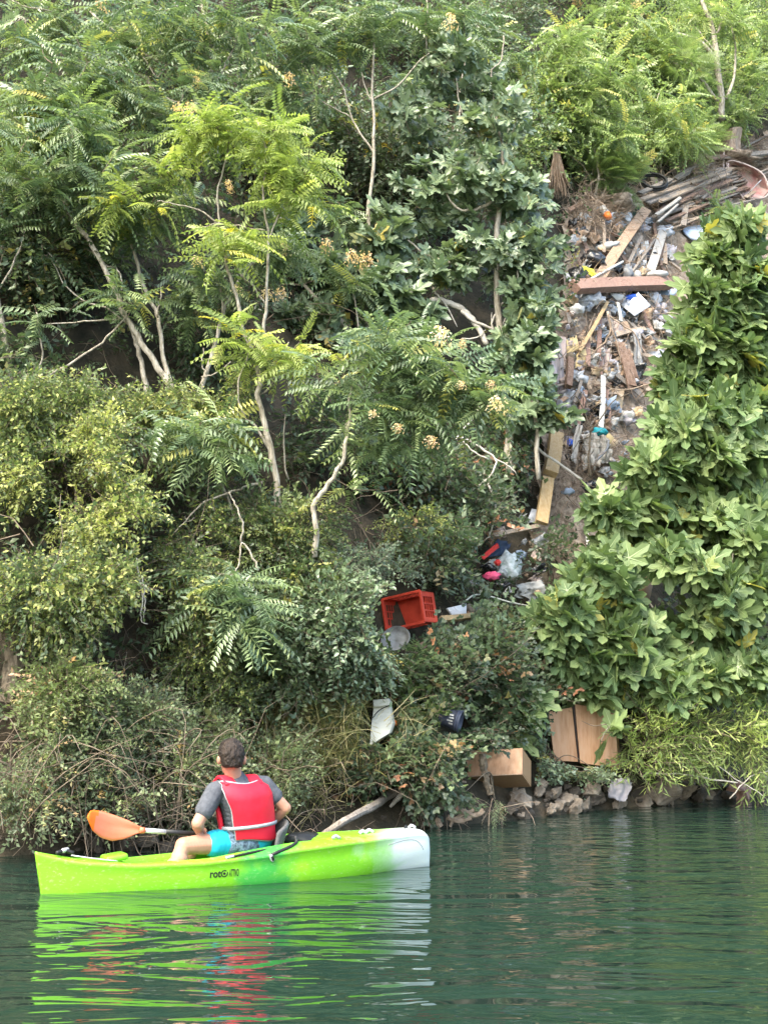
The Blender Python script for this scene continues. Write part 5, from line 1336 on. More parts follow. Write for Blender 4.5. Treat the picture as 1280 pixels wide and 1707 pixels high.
quad_sheet('red_ribbon', 'red hem strip along the navy fabric', 'fabric', [(828, 905), (832, 912), (806, 933), (802, 927)], 'red_rag', .75, .01)
lump('rubbish_bag', 'white patterned rubbish bag beside the navy fabric', 'bag', 849, 944, 21, 25, 'bag_floral', .75, rough=.25, freq=3)
lump('rag', 'crumpled magenta rag left of the patterned bag', 'rag', 819, 960, 13, 7, 'magenta_rag', .75, tilt=.1, rough=.4, freq=4)
lump('rag', 'small red rag between navy fabric and patterned bag', 'rag', 829, 938, 5, 5, 'red_rag', .8, rough=.4)
for k in range(230):
    x, y = pin([(955, 345), (1110, 320), (1130, 470), (1080, 650), (1030, 800), (930, 850), (935, 560)] if k % 4 else [(700, 890), (900, 850), (900, 1000), (740, 960)])
    nm = ['white_plastic', 'silver_bag', 'cardboard', 'silver_bag', 'cloth_pink', 'white_plastic', 'tub_blue', 'black_bag', 'cloth_lilac', 'black_bag', 'plank_orange'][k % 11]
    s_ = R.uniform(3, 10)
    if k % 6 == 0: lump('plastic_scrap', 'AUTO small crumpled COL scrap', 'litter', x, y, s_, s_ * R.uniform(.5, 1), nm, R.uniform(.35, .6), group='scraps of litter on the dump', sub=2, rough=.75, freq=2.2)
    else:
        an = R.uniform(0, 6.28); q = [(x + s_ * 1.7 * cos(an + t), y + s_ * 1.3 * sin(an + t)) for t in (0, 1.4, 3.1, 4.5)]
        quad_sheet('plastic_scrap', 'AUTO small flat torn COL scrap', 'litter', q, nm, R.uniform(.4, .6), .09, 7, group='scraps of litter on the dump')
# ------------------------------------------------------------------ lower litter: crate, pan, boxes, doors
def basis_box(o_, ex, ey, ez, sx, sy, sz):
    """corner o_, three unit axes and sizes -> 8 corners"""
    return [o_ + ex * a * sx + ey * b * sy + ez * c_ * sz for c_ in (0, 1) for b in (0, 1) for a in (0, 1)]
BF = [(0, 2, 3, 1), (4, 5, 7, 6), (0, 1, 5, 4), (2, 6, 7, 3), (0, 4, 6, 2), (1, 3, 7, 5)]
def slab(name, o_, ex, ey, ez, sx, sy, sz, mat, parent, bev=.003, label=None):
    o = mesh_obj(name, basis_box(o_, ex, ey, ez, sx, sy, sz), BF, M[mat], parent)
    if bev: bevelled(o, bev, 2)
    if label: o['label'] = label
    return o
def ortho(x, z):
    x = nrm(np.array(x, float)); z = np.array(z, float); z = nrm(z - x * x.dot(z)); return x, np.cross(z, x), z
# wooden drawer box by the water
d = hd(830, 1310, .55)
oc = at(870, 1291, d)                                    # near bottom right corner of the front
ex, ey, ez = ortho((-.95, .32, -.06), (-.02, .42, 1))     # left, (towards viewer), up
ey = -ey if ey[1] < 0 else ey                            # into the picture
kk = d / FPX
root = thing('wooden_box', 'beech-veneer drawer box tipped over above the waterline', 'box', tuple(oc))
W_, H_, D_ = 96 * kk, 45 * kk, .50
t_ = .02
slab('front_panel', oc, ex, ey, ez, W_, t_, H_, 'veneer', root)
slab('bottom_panel', oc + ey * (t_ + .002), ex, ey, ez, W_, D_ - t_, t_, 'veneer2', root)
slab('side_panel', oc + ey * (t_ + .002) + ez * (t_ + .002), ex, ey, ez, t_, D_ - t_, H_ - t_ - .002, 'veneer2', root)
slab('side_panel', oc + ey * (t_ + .002) + ez * (t_ + .002) + ex * (W_ - t_), ex, ey, ez, t_, D_ - t_, H_ - t_ - .002, 'veneer2', root)
slab('top_panel', oc + ey * (t_ + .002) + ez * (H_ - t_) + ex * (t_ + .002), ex, ey, ez, W_ - 2 * t_ - .004, D_ - t_, t_, 'veneer', root)
slab('edge_strip', oc + ey * -.006 + ez * -.002 + ex * 0, ex, ey, ez, W_, .005, .014, 'plank_orange', root, .001)
# bark-like clump hanging over it
pts = [(803, 1257), (806, 1275), (808, 1290), (812, 1308), (818, 1325)]
P = [at(x, y, d - .10 - .02 * i) for i, (x, y) in enumerate(pts)]
v, f = tube(catmull(P, 4), np.linspace(.055, .035, 17), 9, .35)
solid('dead_root', v, f, 'barkdark', 'shaggy dark root hanging down the front of the wooden box', 'root')
lump('dark_rag', 'navy and white scrap on top of the wooden box corner', 'rag', 840, 1245, 12, 5, 'navy', .45, rough=.3)
# wardrobe doors
d = hd(970, 1270, .45)
root = thing('wardrobe', 'pair of tall beech wardrobe doors standing at the foot of the slope', 'wardrobe', tuple(at(965, 1275, d)))
def door(c4, dd, name, mat, lab=None):
    P = [at(x, y, z_) for (x, y), z_ in zip(c4, dd)]
    nn = nrm(np.cross(P[1] - P[0], P[3] - P[0])); nn = nn if nn[1] > 0 else -nn
    V = P + [p + nn * .022 for p in P]
    o = mesh_obj(name, V, [(0, 1, 2, 3), (7, 6, 5, 4), (0, 4, 5, 1), (1, 5, 6, 2), (2, 6, 7, 3), (3, 7, 4, 0)], M[mat], root)
    bevelled(o, .003, 2)
    return o
door([(914, 1187), (953, 1179), (963, 1270), (924, 1268)], [d - .12, d, d, d - .12], 'door', 'veneer')
door([(958, 1174), (1024, 1182), (1030, 1281), (967, 1272)], [d, d + .1, d + .02, d - .05], 'door', 'veneer')
door([(953.5, 1178), (957.5, 1176), (966.5, 1272), (963.5, 1271)], [d + .02, d + .02, d + .02, d + .02], 'door_edge', 'edge_dark')
door([(1024, 1183), (1028, 1190), (1034, 1278), (1030, 1281)], [d + .1, d + .35, d + .35, d + .02], 'side_panel', 'veneer2')
# red crate with slotted sides, lying on its side, its open top towards us
d = hd(682, 1015, .45); kk = d / FPX
root = thing('crate', 'red plastic crate lying on its side among the brambles', 'crate', tuple(at(682, 1040, d)))
cr = M['crate_red']
ctr = at(672, 1018, d - .1)
ex, ey, ez = ortho((1, -.62, .19), (-.19, .10, 1))
ey = -ey if ey[1] < 0 else ey
CW, CH, CD = 74 * kk, 52 * kk, .34
o0 = ctr - ex * CW / 2 - ez * CH / 2
slab('crate_base', o0 + ey * CD, ex, ey, ez, CW, .012, CH, 'crate_red', root)
def slotted(orig, ax, ay, az, la, lb, thick, nm, na, nb):
    """wall in the plane ax, az with rows of slots"""
    V, Fc = [], []
    def bx(a0, a1, b0, b1, th=thick):
        i = len(V); V.extend(basis_box(orig + ax * a0 + az * b0, ax, ay, az, a1 - a0, th, b1 - b0)); Fc.extend([tuple(i + q for q in f_) for f_ in BF])
    ra = .16 * la
    bx(0, ra, 0, lb); bx(la - ra, la, 0, lb)
    bx(ra, la - ra, 0, .16 * lb); bx(ra, la - ra, .84 * lb, lb)
    for k in range(1, na):
        a = ra + (la - 2 * ra) * k / na; bx(a - .006, a + .006, .16 * lb, .84 * lb, thick * .8)
    for k in range(1, nb):
        b = .16 * lb + .68 * lb * k / nb; bx(ra, la - ra, b - .008, b + .008, thick * .6)
    return mesh_obj(nm, V, Fc, cr, root)
slotted(o0 + ex * CW, ey, -ex, ez, CD, CH, .012, 'side_wall', 4, 3)
slotted(o0 + ex * .012, ey, -ex, ez, CD, CH, .012, 'side_wall', 4, 3)
slotted(o0, ey, ez, ex, CD, CW, .012, 'long_wall', 3, 6)
slotted(o0 + ez * (CH - .012), ey, ez, ex, CD, CW, .012, 'long_wall', 3, 6)
rimp = [o0, o0 + ex * CW, o0 + ex * CW + ez * CH, o0 + ez * CH]
for k in range(4):
    a, b = rimp[k], rimp[(k + 1) % 4]
    v, f = board_vf(a, b, .035, .03, nh=ey, n=2, warp=0, jag=0); bevelled(mesh_obj('rim', v, f, cr, root), .004, 1)
# pan lid / round pan under it
c = hit(659, 1066, .5)
V, Fc = [], []
ax_, ay_ = np.array([1, 0, .1]), np.array([.05, .5, .86])
nrm_ = np.array([0, -.86, .5])
for i, (r, h) in enumerate(((0.001, -.05), (.12, -.05), (.165, -.03), (.178, .02), (.185, .03), (.178, .035))):
    for q in range(24):
        an = q * pi / 12; V.append(c + (ax_ * cos(an) + ay_ * sin(an)) * r + nrm_ * h)
for i in range(5):
    for q in range(24): Fc.append((i * 24 + q, i * 24 + (q + 1) % 24, i * 24 + 24 + (q + 1) % 24, i * 24 + 24 + q))
o = solid('round_pan', V, Fc, 'lid', 'round stained grey pan under the red crate', 'pan', smooth=True)
m = o.modifiers.new('thickness', 'SOLIDIFY'); m.thickness = .006
board('board_scrap', 'short brown board end right of the round pan', 'board', (692, 1078), (712, 1072), .09, .03, 'plank_brown', (.5, .5))
# white box on yellow wood
board('plank', 'short mossy yellow plank right of the red crate', 'plank', (736, 1032), (789, 1026), .075, .06, 'plank_yellow', (.65, .6))
flat_panel('box', 'small white box with pale blue print on the mossy yellow plank', 'box', [(744, 1014), (776, 1007), (776, 1024), (752, 1026)], 'paper_print', .72, .05)
lump('stone', 'grey stone lying beside the small white box', 'stone', 783, 1016, 8, 9, 'rock', .65, rough=.15)
pole('cable', 'pale green bent cable arching right of the red crate', 'cable', [(770, 1007), (790, 992), (815, 994), (850, 1004), (890, 1012)], .012, 'cream_panel', .8)
# white panel with bracket, and dark bucket
d = hd(635, 1235, .95)
P4 = [(624, 1168), (647, 1165), (655, 1206), (649, 1222), (616, 1243), (619, 1205)]
V = [at(x, y, d + (1243 - y) / 75 * .34) for i, (x, y) in enumerate(P4)]
V2 = [p + np.array([.03, .07, 0]) for p in V]
root = thing('white_panel', 'cream-white appliance panel leaning in the brambles above the driftwood', 'panel', tuple(at(635, 1243, d)))
n6 = 6
bevelled(mesh_obj('panel_face', V + V2, [tuple(range(6)), tuple(range(11, 5, -1))] + [(i, i + 6, (i + 1) % 6 + 6, (i + 1) % 6) for i in range(6)], M['cream_panel'], root), .006, 2)
v, f = board_vf(at(622, 1174, d + .27), at(650, 1171, d + .27), .09, .06, n=3, warp=0, jag=.004); bevelled(mesh_obj('top_lip', v, f, M['cream_panel'], root), .008, 2)
loc_tube('cable', [at(650, 1175, d + .18), at(632, 1184, d + .18), at(621, 1197, d + .14)], .007, 'rubber', root, 5)
lump('orange_flower', 'small orange scrap at the edge of the cream panel', 'scrap', 658, 1205, 4, 5, 'orange_plastic', .75)
d = hd(752, 1215, .95); ca, cb = at(734, 1194, d), at(768, 1203, d - .06)
root = thing('bucket', 'dark blue bucket with white stripes lying in the ivy', 'bucket', tuple(ca))
axb = nrm(cb - ca); sb = nrm(np.cross(axb, (0, -.2, 1))); ub = np.cross(sb, axb)
V, Fc = [], []
Lb = np.linalg.norm(cb - ca)
rs = [(0, .095), (.05, .10), (.80, .125), (.80, .133), (.86, .133), (.86, .126), (.93, .128), (.93, .138), (1.0, .138), (1.0, .12), (.1, .09)]
for tt, r in rs:
    for q in range(24):
        an = q * pi / 12; V.append(ca + axb * Lb * tt + (sb * cos(an) + ub * sin(an)) * r)
for i in range(len(rs) - 1):
    for q in range(24): Fc.append((i * 24 + q, i * 24 + (q + 1) % 24, i * 24 + 24 + (q + 1) % 24, i * 24 + 24 + q))
Fc.append(tuple(range(24)))
mesh_obj('bucket_body', V, Fc, M['bucket_dark'], root, True)
def bucket_patch(nm, t0, t1, a0, a1):
    V = []
    for i in range(3):
        for j in range(5):
            t = t0 + (t1 - t0) * i / 2; an = a0 + (a1 - a0) * j / 4; r = .10 + .025 * t + .004
            V.append(ca + axb * Lb * t + (sb * cos(an) + ub * sin(an)) * r)
    o = mesh_obj(nm, V, [(i * 5 + j, i * 5 + j + 1, i * 5 + j + 6, i * 5 + j + 5) for i in range(2) for j in range(4)], M['white_plastic'], root)
# find the side that faces the camera
af = math.atan2(np.dot(ub, [0, -1, .0]), np.dot(sb, [0, -1, .0]))
for k, (t0, t1) in enumerate(((.52, .72), (.42, .70), (.50, .72), (.38, .68))):
    bucket_patch('white_bar', t0, t1, af - .55 + .3 * k, af - .55 + .3 * k + .15)
# sheet over the rocks
quad_sheet('grey_sheet', 'grey plastic sheet draped over rocks at the water', 'sheet', [(1018, 1297), (1055, 1303), (1042, 1337), (1014, 1325)], 'cloth_lilac', .7, .06, 12, tat=.08)
# black bag in willow shade
lump('rubbish_bag', 'black bag in the shade under the willow shoots', 'bag', 1145, 1262, 28, 13, 'black_bag', .6, rough=.35, freq=4)
# rocks
spec = [(872, 1335, 24, 'rock', 'ridged grey rock under the corner of the wooden box'), (902, 1307, 15, 'rock', 'squarish brown rock right of the wooden box'), (925, 1322, 14, 'rock', 'brown rock below the ivy clump'),
        (944, 1332, 16, 'rock', 'pale rock below the wardrobe doors'), (958, 1345, 18, 'rock', 'slanted tan rock touching the water'), (985, 1318, 22, 'rock', 'wide brown rock left of the grey sheet'),
        (1000, 1333, 12, 'rock_dark', 'dark rock half under the grey sheet'), (1030, 1340, 12, 'rock', 'round brown rock under the grey sheet'), (1105, 1322, 30, 'rock', 'big rounded pale rock right of the grey sheet'),
        (1140, 1318, 26, 'rock', 'slanted brown rock right of the big pale rock'), (1165, 1328, 18, 'rock_dark', 'dark flat rock at the waterline'), (1230, 1322, 28, 'rock_red', 'reddish block at the right edge of the shore'),
        (920, 1345, 12, 'rock', 'flat stone lying at the waterline'), (975, 1340, 13, 'rock', 'small tan rock between larger shore rocks'), (1090, 1290, 20, 'rock_dark', 'dark rock behind the big pale one'),
        (1180, 1285, 26, 'rock_dark', 'dark stone block under the willow shoots'), (1210, 1300, 20, 'rock_dark', 'dark stone beside the reddish block'), (850, 1348, 16, 'rock_dark', 'dark rock at the water under the hanging spray'),
        (1265, 1308, 20, 'rock', 'brown rock at the far right edge'), (205, 1408, 26, 'rock_dark', 'dark rock behind the bow of the kayak'), (245, 1398, 22, 'rock', 'grey-brown rock above the paddle blade'),
        (275, 1412, 22, 'rock_dark', 'flat brown rock behind the kayaker knee'), (160, 1400, 20, 'rock_dark', 'dark rock left of the paddle blade'), (325, 1345, 22, 'rock_dark', 'dark rock in the shade behind the kayaker elbow')]
for x, y, r, m, lab in spec:
    c = hit(x, y, .28); k = c[1] / FPX
    rock('rock', lab, c, r * k, m)
for k in range(100):
    x = R.uniform(840, 1290) if k < 80 else R.uniform(0, 700)
    yb = 1357 - (x - 860) * .076 if x > 700 else 1440 - x * .085
    c = hit(x, yb - R.uniform(-2, 42), R.uniform(.06, .22)); kk = c[1] / FPX
    rock('rock', 'AUTO small COL shore rock', c, (5 + 20 * R.random() ** 2.2) * kk, 'rock' if (R.random() < .45 and x > 800) else 'rock_dark', 'small rocks along the waterline')
# driftwood and roots
d0, d1 = hd(685, 1305, .5), hd(600, 1385, 1.0)
v, f = [], []
P = [at(536, 1394, d1), at(575, 1368, d1), at(620, 1345, (d0 + d1) / 2), at(650, 1325, d0), at(688, 1302, d0)]
v, f = tube(catmull(P, 5), np.linspace(.036, .055, 21), 9, .14)
solid('driftwood_log', v, f, 'plank_grey', 'long grey driftwood log slanting into the water behind the stern', 'log')
P = [at(650, 1345, d0), at(672, 1322, d0), at(690, 1308, d0)]
v, f = tube(catmull(P, 5), np.linspace(.02, .05, 11), 6, .2)
solid('driftwood_branch', v, f, 'bleached', 'short pale split branch under the driftwood log', 'branch')
for k, (pts, r) in enumerate([([(760, 1345), (775, 1357), (795, 1358), (806, 1350)], .03), ([(745, 1362), (765, 1368), (785, 1362)], .035), ([(735, 1378), (730, 1370), (732, 1364)], .035),
                              ([(712, 1372), (720, 1378)], .02), ([(790, 1360), (770, 1350), (756, 1346)], .022), ([(750, 1378), (758, 1365), (790, 1350)], .02)]):
    P = [at(x, y, hd(770, 1352, .55)) for x, y in pts]
    v, f = tube(catmull(P, 4) if len(P) > 2 else np.array(P), [r] * (len(catmull(P, 4)) if len(P) > 2 else 2), 7, .2)
    solid('root', v, f, 'drytwig', ['pale forked root above the water', 'thick pale root end at the waterline', 'stub of root sticking from the water', 'small root stub near the stern', 'crossing root above the pale forked one', 'thin root reaching right at the waterline'][k], 'root')
# stump-like dark tree bases at the shore and left
for (pts, r0, r1, lab) in [([(728, 1350), (722, 1320), (715, 1290)], .12, .06, 'dark ribbed tree base behind the pale roots'), ([(15, 1170), (25, 1110), (18, 1050), (5, 990)], .13, .07, 'thick dark trunk in the shade at the left edge'),
                           ([(300, 1420), (298, 1360), (305, 1300)], .05, .03, 'thin dark trunk in the shade behind the kayaker')]:
    dd = hd(pts[0][0], min(pts[0][1], 1350), .4)
    P = [at(x, y, dd) for x, y in pts]
    v, f = tube(catmull(P, 5), np.linspace(r0, r1, len(catmull(P, 5))), 9, .15)
    solid('tree_base', v, f, 'barkdark', lab, 'trunk')
# bleached dead branches
def branchthing(lab, mains, mat='bleached', cat='branch'):
    first = mains[0]
    root = thing('dead_branch', lab, cat, tuple(at(*first[0][0], first[1])))
    for i, (pts, dd, r0, r1) in enumerate(mains):
        P = catmull([at(x, y, dd) for x, y in pts], 4) + R.normal(0, .006, (len(catmull([at(x, y, dd) for x, y in pts], 4)), 3))
        v, f = tube(P, np.linspace(r0, r1, len(P)), 8 if r0 > .02 else 5, .07)
        mesh_obj('limb' if i == 0 else 'side_branch', v, f, M[mat], root, True)
dd = hd(770, 560, 1.9)
branchthing('bleached dead branch jutting out left of the dark fig boughs', [([(712, 525), (716, 506), (730, 500), (755, 508), (778, 522), (795, 545), (812, 575)], dd, .055, .045),
    ([(735, 502), (724, 485), (718, 475)], dd, .02, .012), ([(722, 480), (745, 485), (778, 486)], dd, .012, .006), ([(725, 488), (745, 510), (762, 545)], dd - .08, .016, .008),
    ([(768, 518), (790, 535), (812, 545), (824, 552), (830, 575)], dd - .05, .03, .012), ([(822, 552), (820, 535), (835, 510), (842, 502), (860, 502), (888, 500)], dd - .05, .016, .006), ([(826, 552), (838, 540), (848, 515)], dd - .05, .014, .006), ([(770, 565), (795, 562), (808, 550)], dd - .05, .014, .006), ([(820, 550), (818, 520)], dd, .012, .006)])
dd = hd(780, 800, 1.3)
branchthing('long thin bare branch curving above the patterned bag', [([(640, 818), (665, 824), (690, 815), (715, 790), (745, 760), (765, 725), (785, 700), (800, 680)], dd, .016, .02),
    ([(765, 725), (800, 745), (825, 765), (820, 790), (790, 815), (760, 840), (730, 855), (700, 855)], dd, .018, .008), ([(765, 725), (785, 750), (815, 765)], dd, .016, .01), ([(808, 800), (825, 840), (822, 870), (815, 895)], dd - .1, .018, .012), ([(825, 765), (845, 775), (862, 790)], dd, .01, .006), ([(815, 895), (800, 905), (778, 918)], dd - .1, .012, .008)])
dd = hd(900, 760, 1.0)
branchthing('pale bowed branch crossing in front of the leaning yellow plank', [([(855, 695), (880, 730), (910, 760), (940, 778), (968, 800)], dd, .022, .02)])
dd = hd(240, 1010, 1.5)
branchthing('thin hanging forked twig over the wide green bush', [([(228, 930), (232, 960), (238, 1000), (235, 1030), (245, 1040)], dd, .012, .006), ([(236, 960), (243, 1000), (240, 1030)], dd, .01, .006)])
dd = hd(260, 1260, .9)
branchthing('small white forked stick above the dark shore hollow', [([(243, 1252), (262, 1247), (280, 1240), (300, 1258)], dd, .014, .008), ([(270, 1245), (262, 1262)], dd, .012, .006)])
dd = hd(1120, 1300, 1.2)
branchthing('long thin pale stick lying over the rocks on the right', [([(1075, 1290), (1130, 1290), (1190, 1300), (1230, 1305)], dd, .012, .01), ([(1160, 1240), (1200, 1280), (1245, 1310), (1275, 1330)], dd, .009, .006), ([(1215, 1330), (1250, 1295), (1280, 1285)], dd, .01, .006)])
dd = hd(1005, 560, 1.1)
branchthing('grey root fork spread over the middle of the dump', [([(1012, 520), (1018, 545), (1008, 570), (985, 590), (960, 620), (930, 640)], dd, .022, .01), ([(1018, 545), (1030, 580), (1035, 610)], dd, .018, .008), ([(1012, 525), (1035, 540), (1060, 560), (1070, 600)], dd, .016, .008), ([(1085, 640), (1040, 650), (1000, 640), (970, 610)], dd, .014, .008)], 'drytwig')
dd = hd(985, 740, 1.2)
branchthing('dark bare stem standing in front of the tattered cloth', [([(983, 795), (981, 760), (983, 720), (975, 690), (960, 660)], dd, .022, .01), ([(982, 720), (1000, 700), (1020, 670), (1050, 655)], dd, .014, .007), ([(983, 728), (965, 735), (950, 760)], dd, .012, .006)], 'barkdark')
# ------------------------------------------------------------------ kayak
def interp(tab, s_):
    xs, ys = zip(*tab)
    # smooth (monotone-ish) interpolation
    return np.interp(s_, xs, ys)
def smooth_tab(tab, n=241):
    x = np.linspace(0, 1, n); y = interp(tab, x)
    k = np.hanning(15); k /= k.sum()
    yp = np.concatenate([np.full(7, y[0]) , y, np.full(7, y[-1])])
    ys = np.convolve(yp, k, 'valid'); 
    w_ = np.clip(np.minimum(x, 1 - x) / .03, 0, 1)
    return x, y * (1 - w_) + ys * w_
KB = np.array([-2.67, 9.95, 0.0]); KS = np.array([.385, 11.60, 0.0])
KL = np.linalg.norm(KS - KB); KX = (KS - KB) / KL; KY = np.array([-KX[1], KX[0], 0.0]); KZ = np.array([0, 0, 1.0])
def KP(x, y, z): return KB + KX * x + KY * y + KZ * z
tW = smooth_tab([(0, .018), (.02, .045), (.06, .10), (.12, .165), (.2, .235), (.35, .33), (.5, .37), (.65, .365), (.78, .30), (.88, .215), (.95, .155), (.985, .115), (1, .075)])
tS = smooth_tab([(0, .305), (.03, .275), (.08, .235), (.2, .20), (.35, .203), (.5, .235), (.6, .268), (.7, .285), (.85, .305), (.95, .315), (.985, .30), (1, .25)])
tC = smooth_tab([(0, -.05), (.72, -.05), (.8, .01), (.9, .08), (.97, .115), (1, .12)])
tK = smooth_tab([(0, -.02), (.04, -.10), (.5, -.12), (.9, -.10), (1, -.06)])
tR = smooth_tab([(0, .012), (.17, .014), (.20, -.02), (.23, -.13), (.40, -.14), (.62, -.12), (.66, .0), (.70, .03), (1, .02)])   # cockpit depth
tM = smooth_tab([(0, .006), (.2, .01), (.38, .018), (.5, .05), (.6, .05), (.7, .03), (1, .01)])                                  # coaming rise
def ksec(s_):
    g_ = lambda t: float(np.interp(s_, *t))
    w, zs, zc, zk, rc, cm = g_(tW), g_(tS), g_(tC), g_(tK), g_(tR), g_(tM)
    e = min(w, .05) / .05
    zo = zc - .07
    return [(0, zk), (.30 * w, zk + .01), (.62 * w, min(zo, zc - .03)), (.86 * w, zc), (.955 * w, zc + .30 * (zs - zc)), (.985 * w, zc + .62 * (zs - zc)), (.985 * w, zs - .040),
            (1.01 * w, zs - .030), (1.02 * w, zs - .012), (.995 * w, zs), (.93 * w, zs + .006), (.80 * w, zs + cm), (.735 * w, zs + cm * .9), (.70 * w, zs + (cm * .4 if rc > 0 else rc * .5)), (.60 * w, zs + rc), (.30 * w, zs + rc + .006), (0, zs + rc + .008)]
NS = 90
st = np.concatenate([[0, .004, .012, .025], np.linspace(.04, .96, NS), [.972, .982, .99, .996, 1.0]])
V = []; m_ = 17 * 2 - 2
for s_ in st:
    sec = ksec(s_)
    ring = [(y, z) for y, z in sec] + [(-y, z) for y, z in sec[-2:0:-1]]
    for y, z in ring:
        xx = s_ * KL - .17 * z * max(0, 1 - s_ / .15) + (.10 * (z - .12) * max(0, (s_ - .93) / .07) * -1 if s_ > .93 else 0)
        V.append(KP(xx, y, z))
Fc = []
for i in range(len(st) - 1):
    for k in range(m_):
        k2 = (k + 1) % m_; Fc.append((i * m_ + k, (i + 1) * m_ + k, (i + 1) * m_ + k2, i * m_ + k2))
Fc.append(tuple(range(m_))); Fc.append(tuple((len(st) - 1) * m_ + k for k in range(m_))[::-1])
kroot = thing('kayak', 'lime green and white sit-on-top kayak on the water, paddler aboard', 'kayak', tuple(KP(KL / 2, 0, 0)))
km, N, L, B = newmat('kayak_plastic')
geo = N.new('ShaderNodeTexCoord'); sx = N.new('ShaderNodeSeparateXYZ'); L.new(geo.outputs['Object'], sx.inputs[0])
dt = N.new('ShaderNodeVectorMath'); dt.operation = 'DOT_PRODUCT'; L.new(geo.outputs['Object'], dt.inputs[0]); dt.inputs[1].default_value = tuple(KX / KL)
nz = N.new('ShaderNodeTexNoise'); nz.inputs['Scale'].default_value = 2.6; nz.inputs['Detail'].default_value = 5; nz.inputs['Distortion'].default_value = .6; L.new(geo.outputs['Object'], nz.inputs[0])
a1 = N.new('ShaderNodeMath'); a1.operation = 'MULTIPLY_ADD'; L.new(nz.outputs[0], a1.inputs[0]); a1.inputs[1].default_value = .30; L.new(dt.outputs['Value'], a1.inputs[2])
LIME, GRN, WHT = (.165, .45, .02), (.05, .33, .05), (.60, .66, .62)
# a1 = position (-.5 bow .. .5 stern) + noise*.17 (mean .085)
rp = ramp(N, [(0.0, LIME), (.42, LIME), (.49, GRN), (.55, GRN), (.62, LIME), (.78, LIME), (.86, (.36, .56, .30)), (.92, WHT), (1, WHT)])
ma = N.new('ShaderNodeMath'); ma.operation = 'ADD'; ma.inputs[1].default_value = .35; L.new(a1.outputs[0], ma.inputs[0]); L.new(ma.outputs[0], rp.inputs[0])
n2 = N.new('ShaderNodeTexNoise'); n2.inputs['Scale'].default_value = 3.2; n2.inputs['Detail'].default_value = 3; L.new(geo.outputs['Object'], n2.inputs[0])
r2 = ramp(N, [(.60, (0, 0, 0)), (.72, (1, 1, 1))]); L.new(n2.outputs[0], r2.inputs[0])
m2 = N.new('ShaderNodeMath'); m2.operation = 'MULTIPLY'; m2.inputs[1].default_value = .45; L.new(r2.outputs[0], m2.inputs[0])
mx = N.new('ShaderNodeMix'); mx.data_type = 'RGBA'; L.new(m2.outputs[0], mx.inputs[0]); L.new(rp.outputs[0], mx.inputs[6]); mx.inputs[7].default_value = (.36, .66, .03, 1)
# scuffs
n3 = N.new('ShaderNodeTexNoise'); n3.inputs['Scale'].default_value = 26; n3.inputs['Detail'].default_value = 6; n3.inputs['Roughness'].default_value = .7
mp = N.new('ShaderNodeMapping'); mp.inputs['Scale'].default_value = (1, 1, 2.4); L.new(geo.outputs['Object'], mp.inputs[0]); L.new(mp.outputs[0], n3.inputs[0])
r3 = ramp(N, [(.56, (0, 0, 0)), (.66, (1, 1, 1))]); L.new(n3.outputs[0], r3.inputs[0])
m3 = N.new('ShaderNodeMath'); m3.operation = 'MULTIPLY'; m3.inputs[1].default_value = .22; L.new(r3.outputs[0], m3.inputs[0])
mx2 = N.new('ShaderNodeMix'); mx2.data_type = 'RGBA'; L.new(m3.outputs[0], mx2.inputs[0]); L.new(mx.outputs[2], mx2.inputs[6]); mx2.inputs[7].default_value = (.62, .74, .42, 1)
L.new(mx2.outputs[2], B.inputs['Base Color']); B.inputs['Roughness'].default_value = .36; B.inputs['Specular IOR Level'].default_value = .45
bp = N.new('ShaderNodeBump'); bp.inputs['Strength'].default_value = .08; bp.inputs['Distance'].default_value = .02; L.new(n3.outputs[0], bp.inputs['Height']); L.new(bp.outputs[0], B.inputs['Normal'])
M['kayak'] = km
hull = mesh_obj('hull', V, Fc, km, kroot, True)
def near(x, z, out=.003):
    """point on the near side of the hull at local x and height z"""
    sec = ksec(x / KL)[3:9]; zz = [p[1] for p in sec]; yy = [p[0] for p in sec]
    return KP(x, -(float(np.interp(z, zz, yy)) + out), z)
def x_of_px(px, z=.12):
    xs = np.linspace(.05, KL - .05, 400); q = np.array([proj(near(x, z))[0] for x in xs]); return float(np.interp(px, q, xs))
M['black'] = surf('black_plastic', (.012, .012, .013), (.03, .03, .03), 9, .45, .05)
M['decal'] = surf('black_decal', (.012, .012, .015), (.02, .02, .02), 5, .5, 0)
M['seatgrey'] = surf('grey_seat_fabric', (.07, .07, .07), (.13, .13, .13), 30, .75, .3)
M['seatlight'] = surf('light_grey_webbing', (.30, .30, .31), (.38, .38, .38), 20, .7, .2)
M['steel'] = surf('bright_fitting', (.55, .56, .58), (.75, .76, .78), 9, .3, 0, metal=.4)
def decal_text(txt, x0, x1, z0, z1, name, slant=0.0, bold=0.0):
    cu = bpy.data.curves.new(name, 'FONT'); cu.body = txt; cu.offset = bold
    o = bpy.data.objects.new(name, cu); COL.objects.link(o)
    bpy.context.view_layer.update()
    me = bpy.data.meshes.new_from_object(o.evaluated_get(bpy.context.evaluated_depsgraph_get()))
    bpy.data.objects.remove(o)
    v = np.array([p.co[:] for p in me.vertices]); fs = [tuple(p.vertices) for p in me.polygons]
    mn, mxx = v.min(0), v.max(0)
    W = []
    for p in v:
        u = (p[0] - mn[0]) / (mxx[0] - mn[0]); t = (p[1] - mn[1]) / (mxx[1] - mn[1])
        W.append(near(x0 + (x1 - x0) * u + slant * t, z0 + (z1 - z0) * t + (.0) , .004))
    return mesh_obj(name, W, fs, M['decal'], kroot)
TONE['f'] = 1.0
zb_, zt_ = .075, .130
decal_text('rot', x_of_px(350.5), x_of_px(369), zb_, zt_, 'logo_lettering', 0, .022)
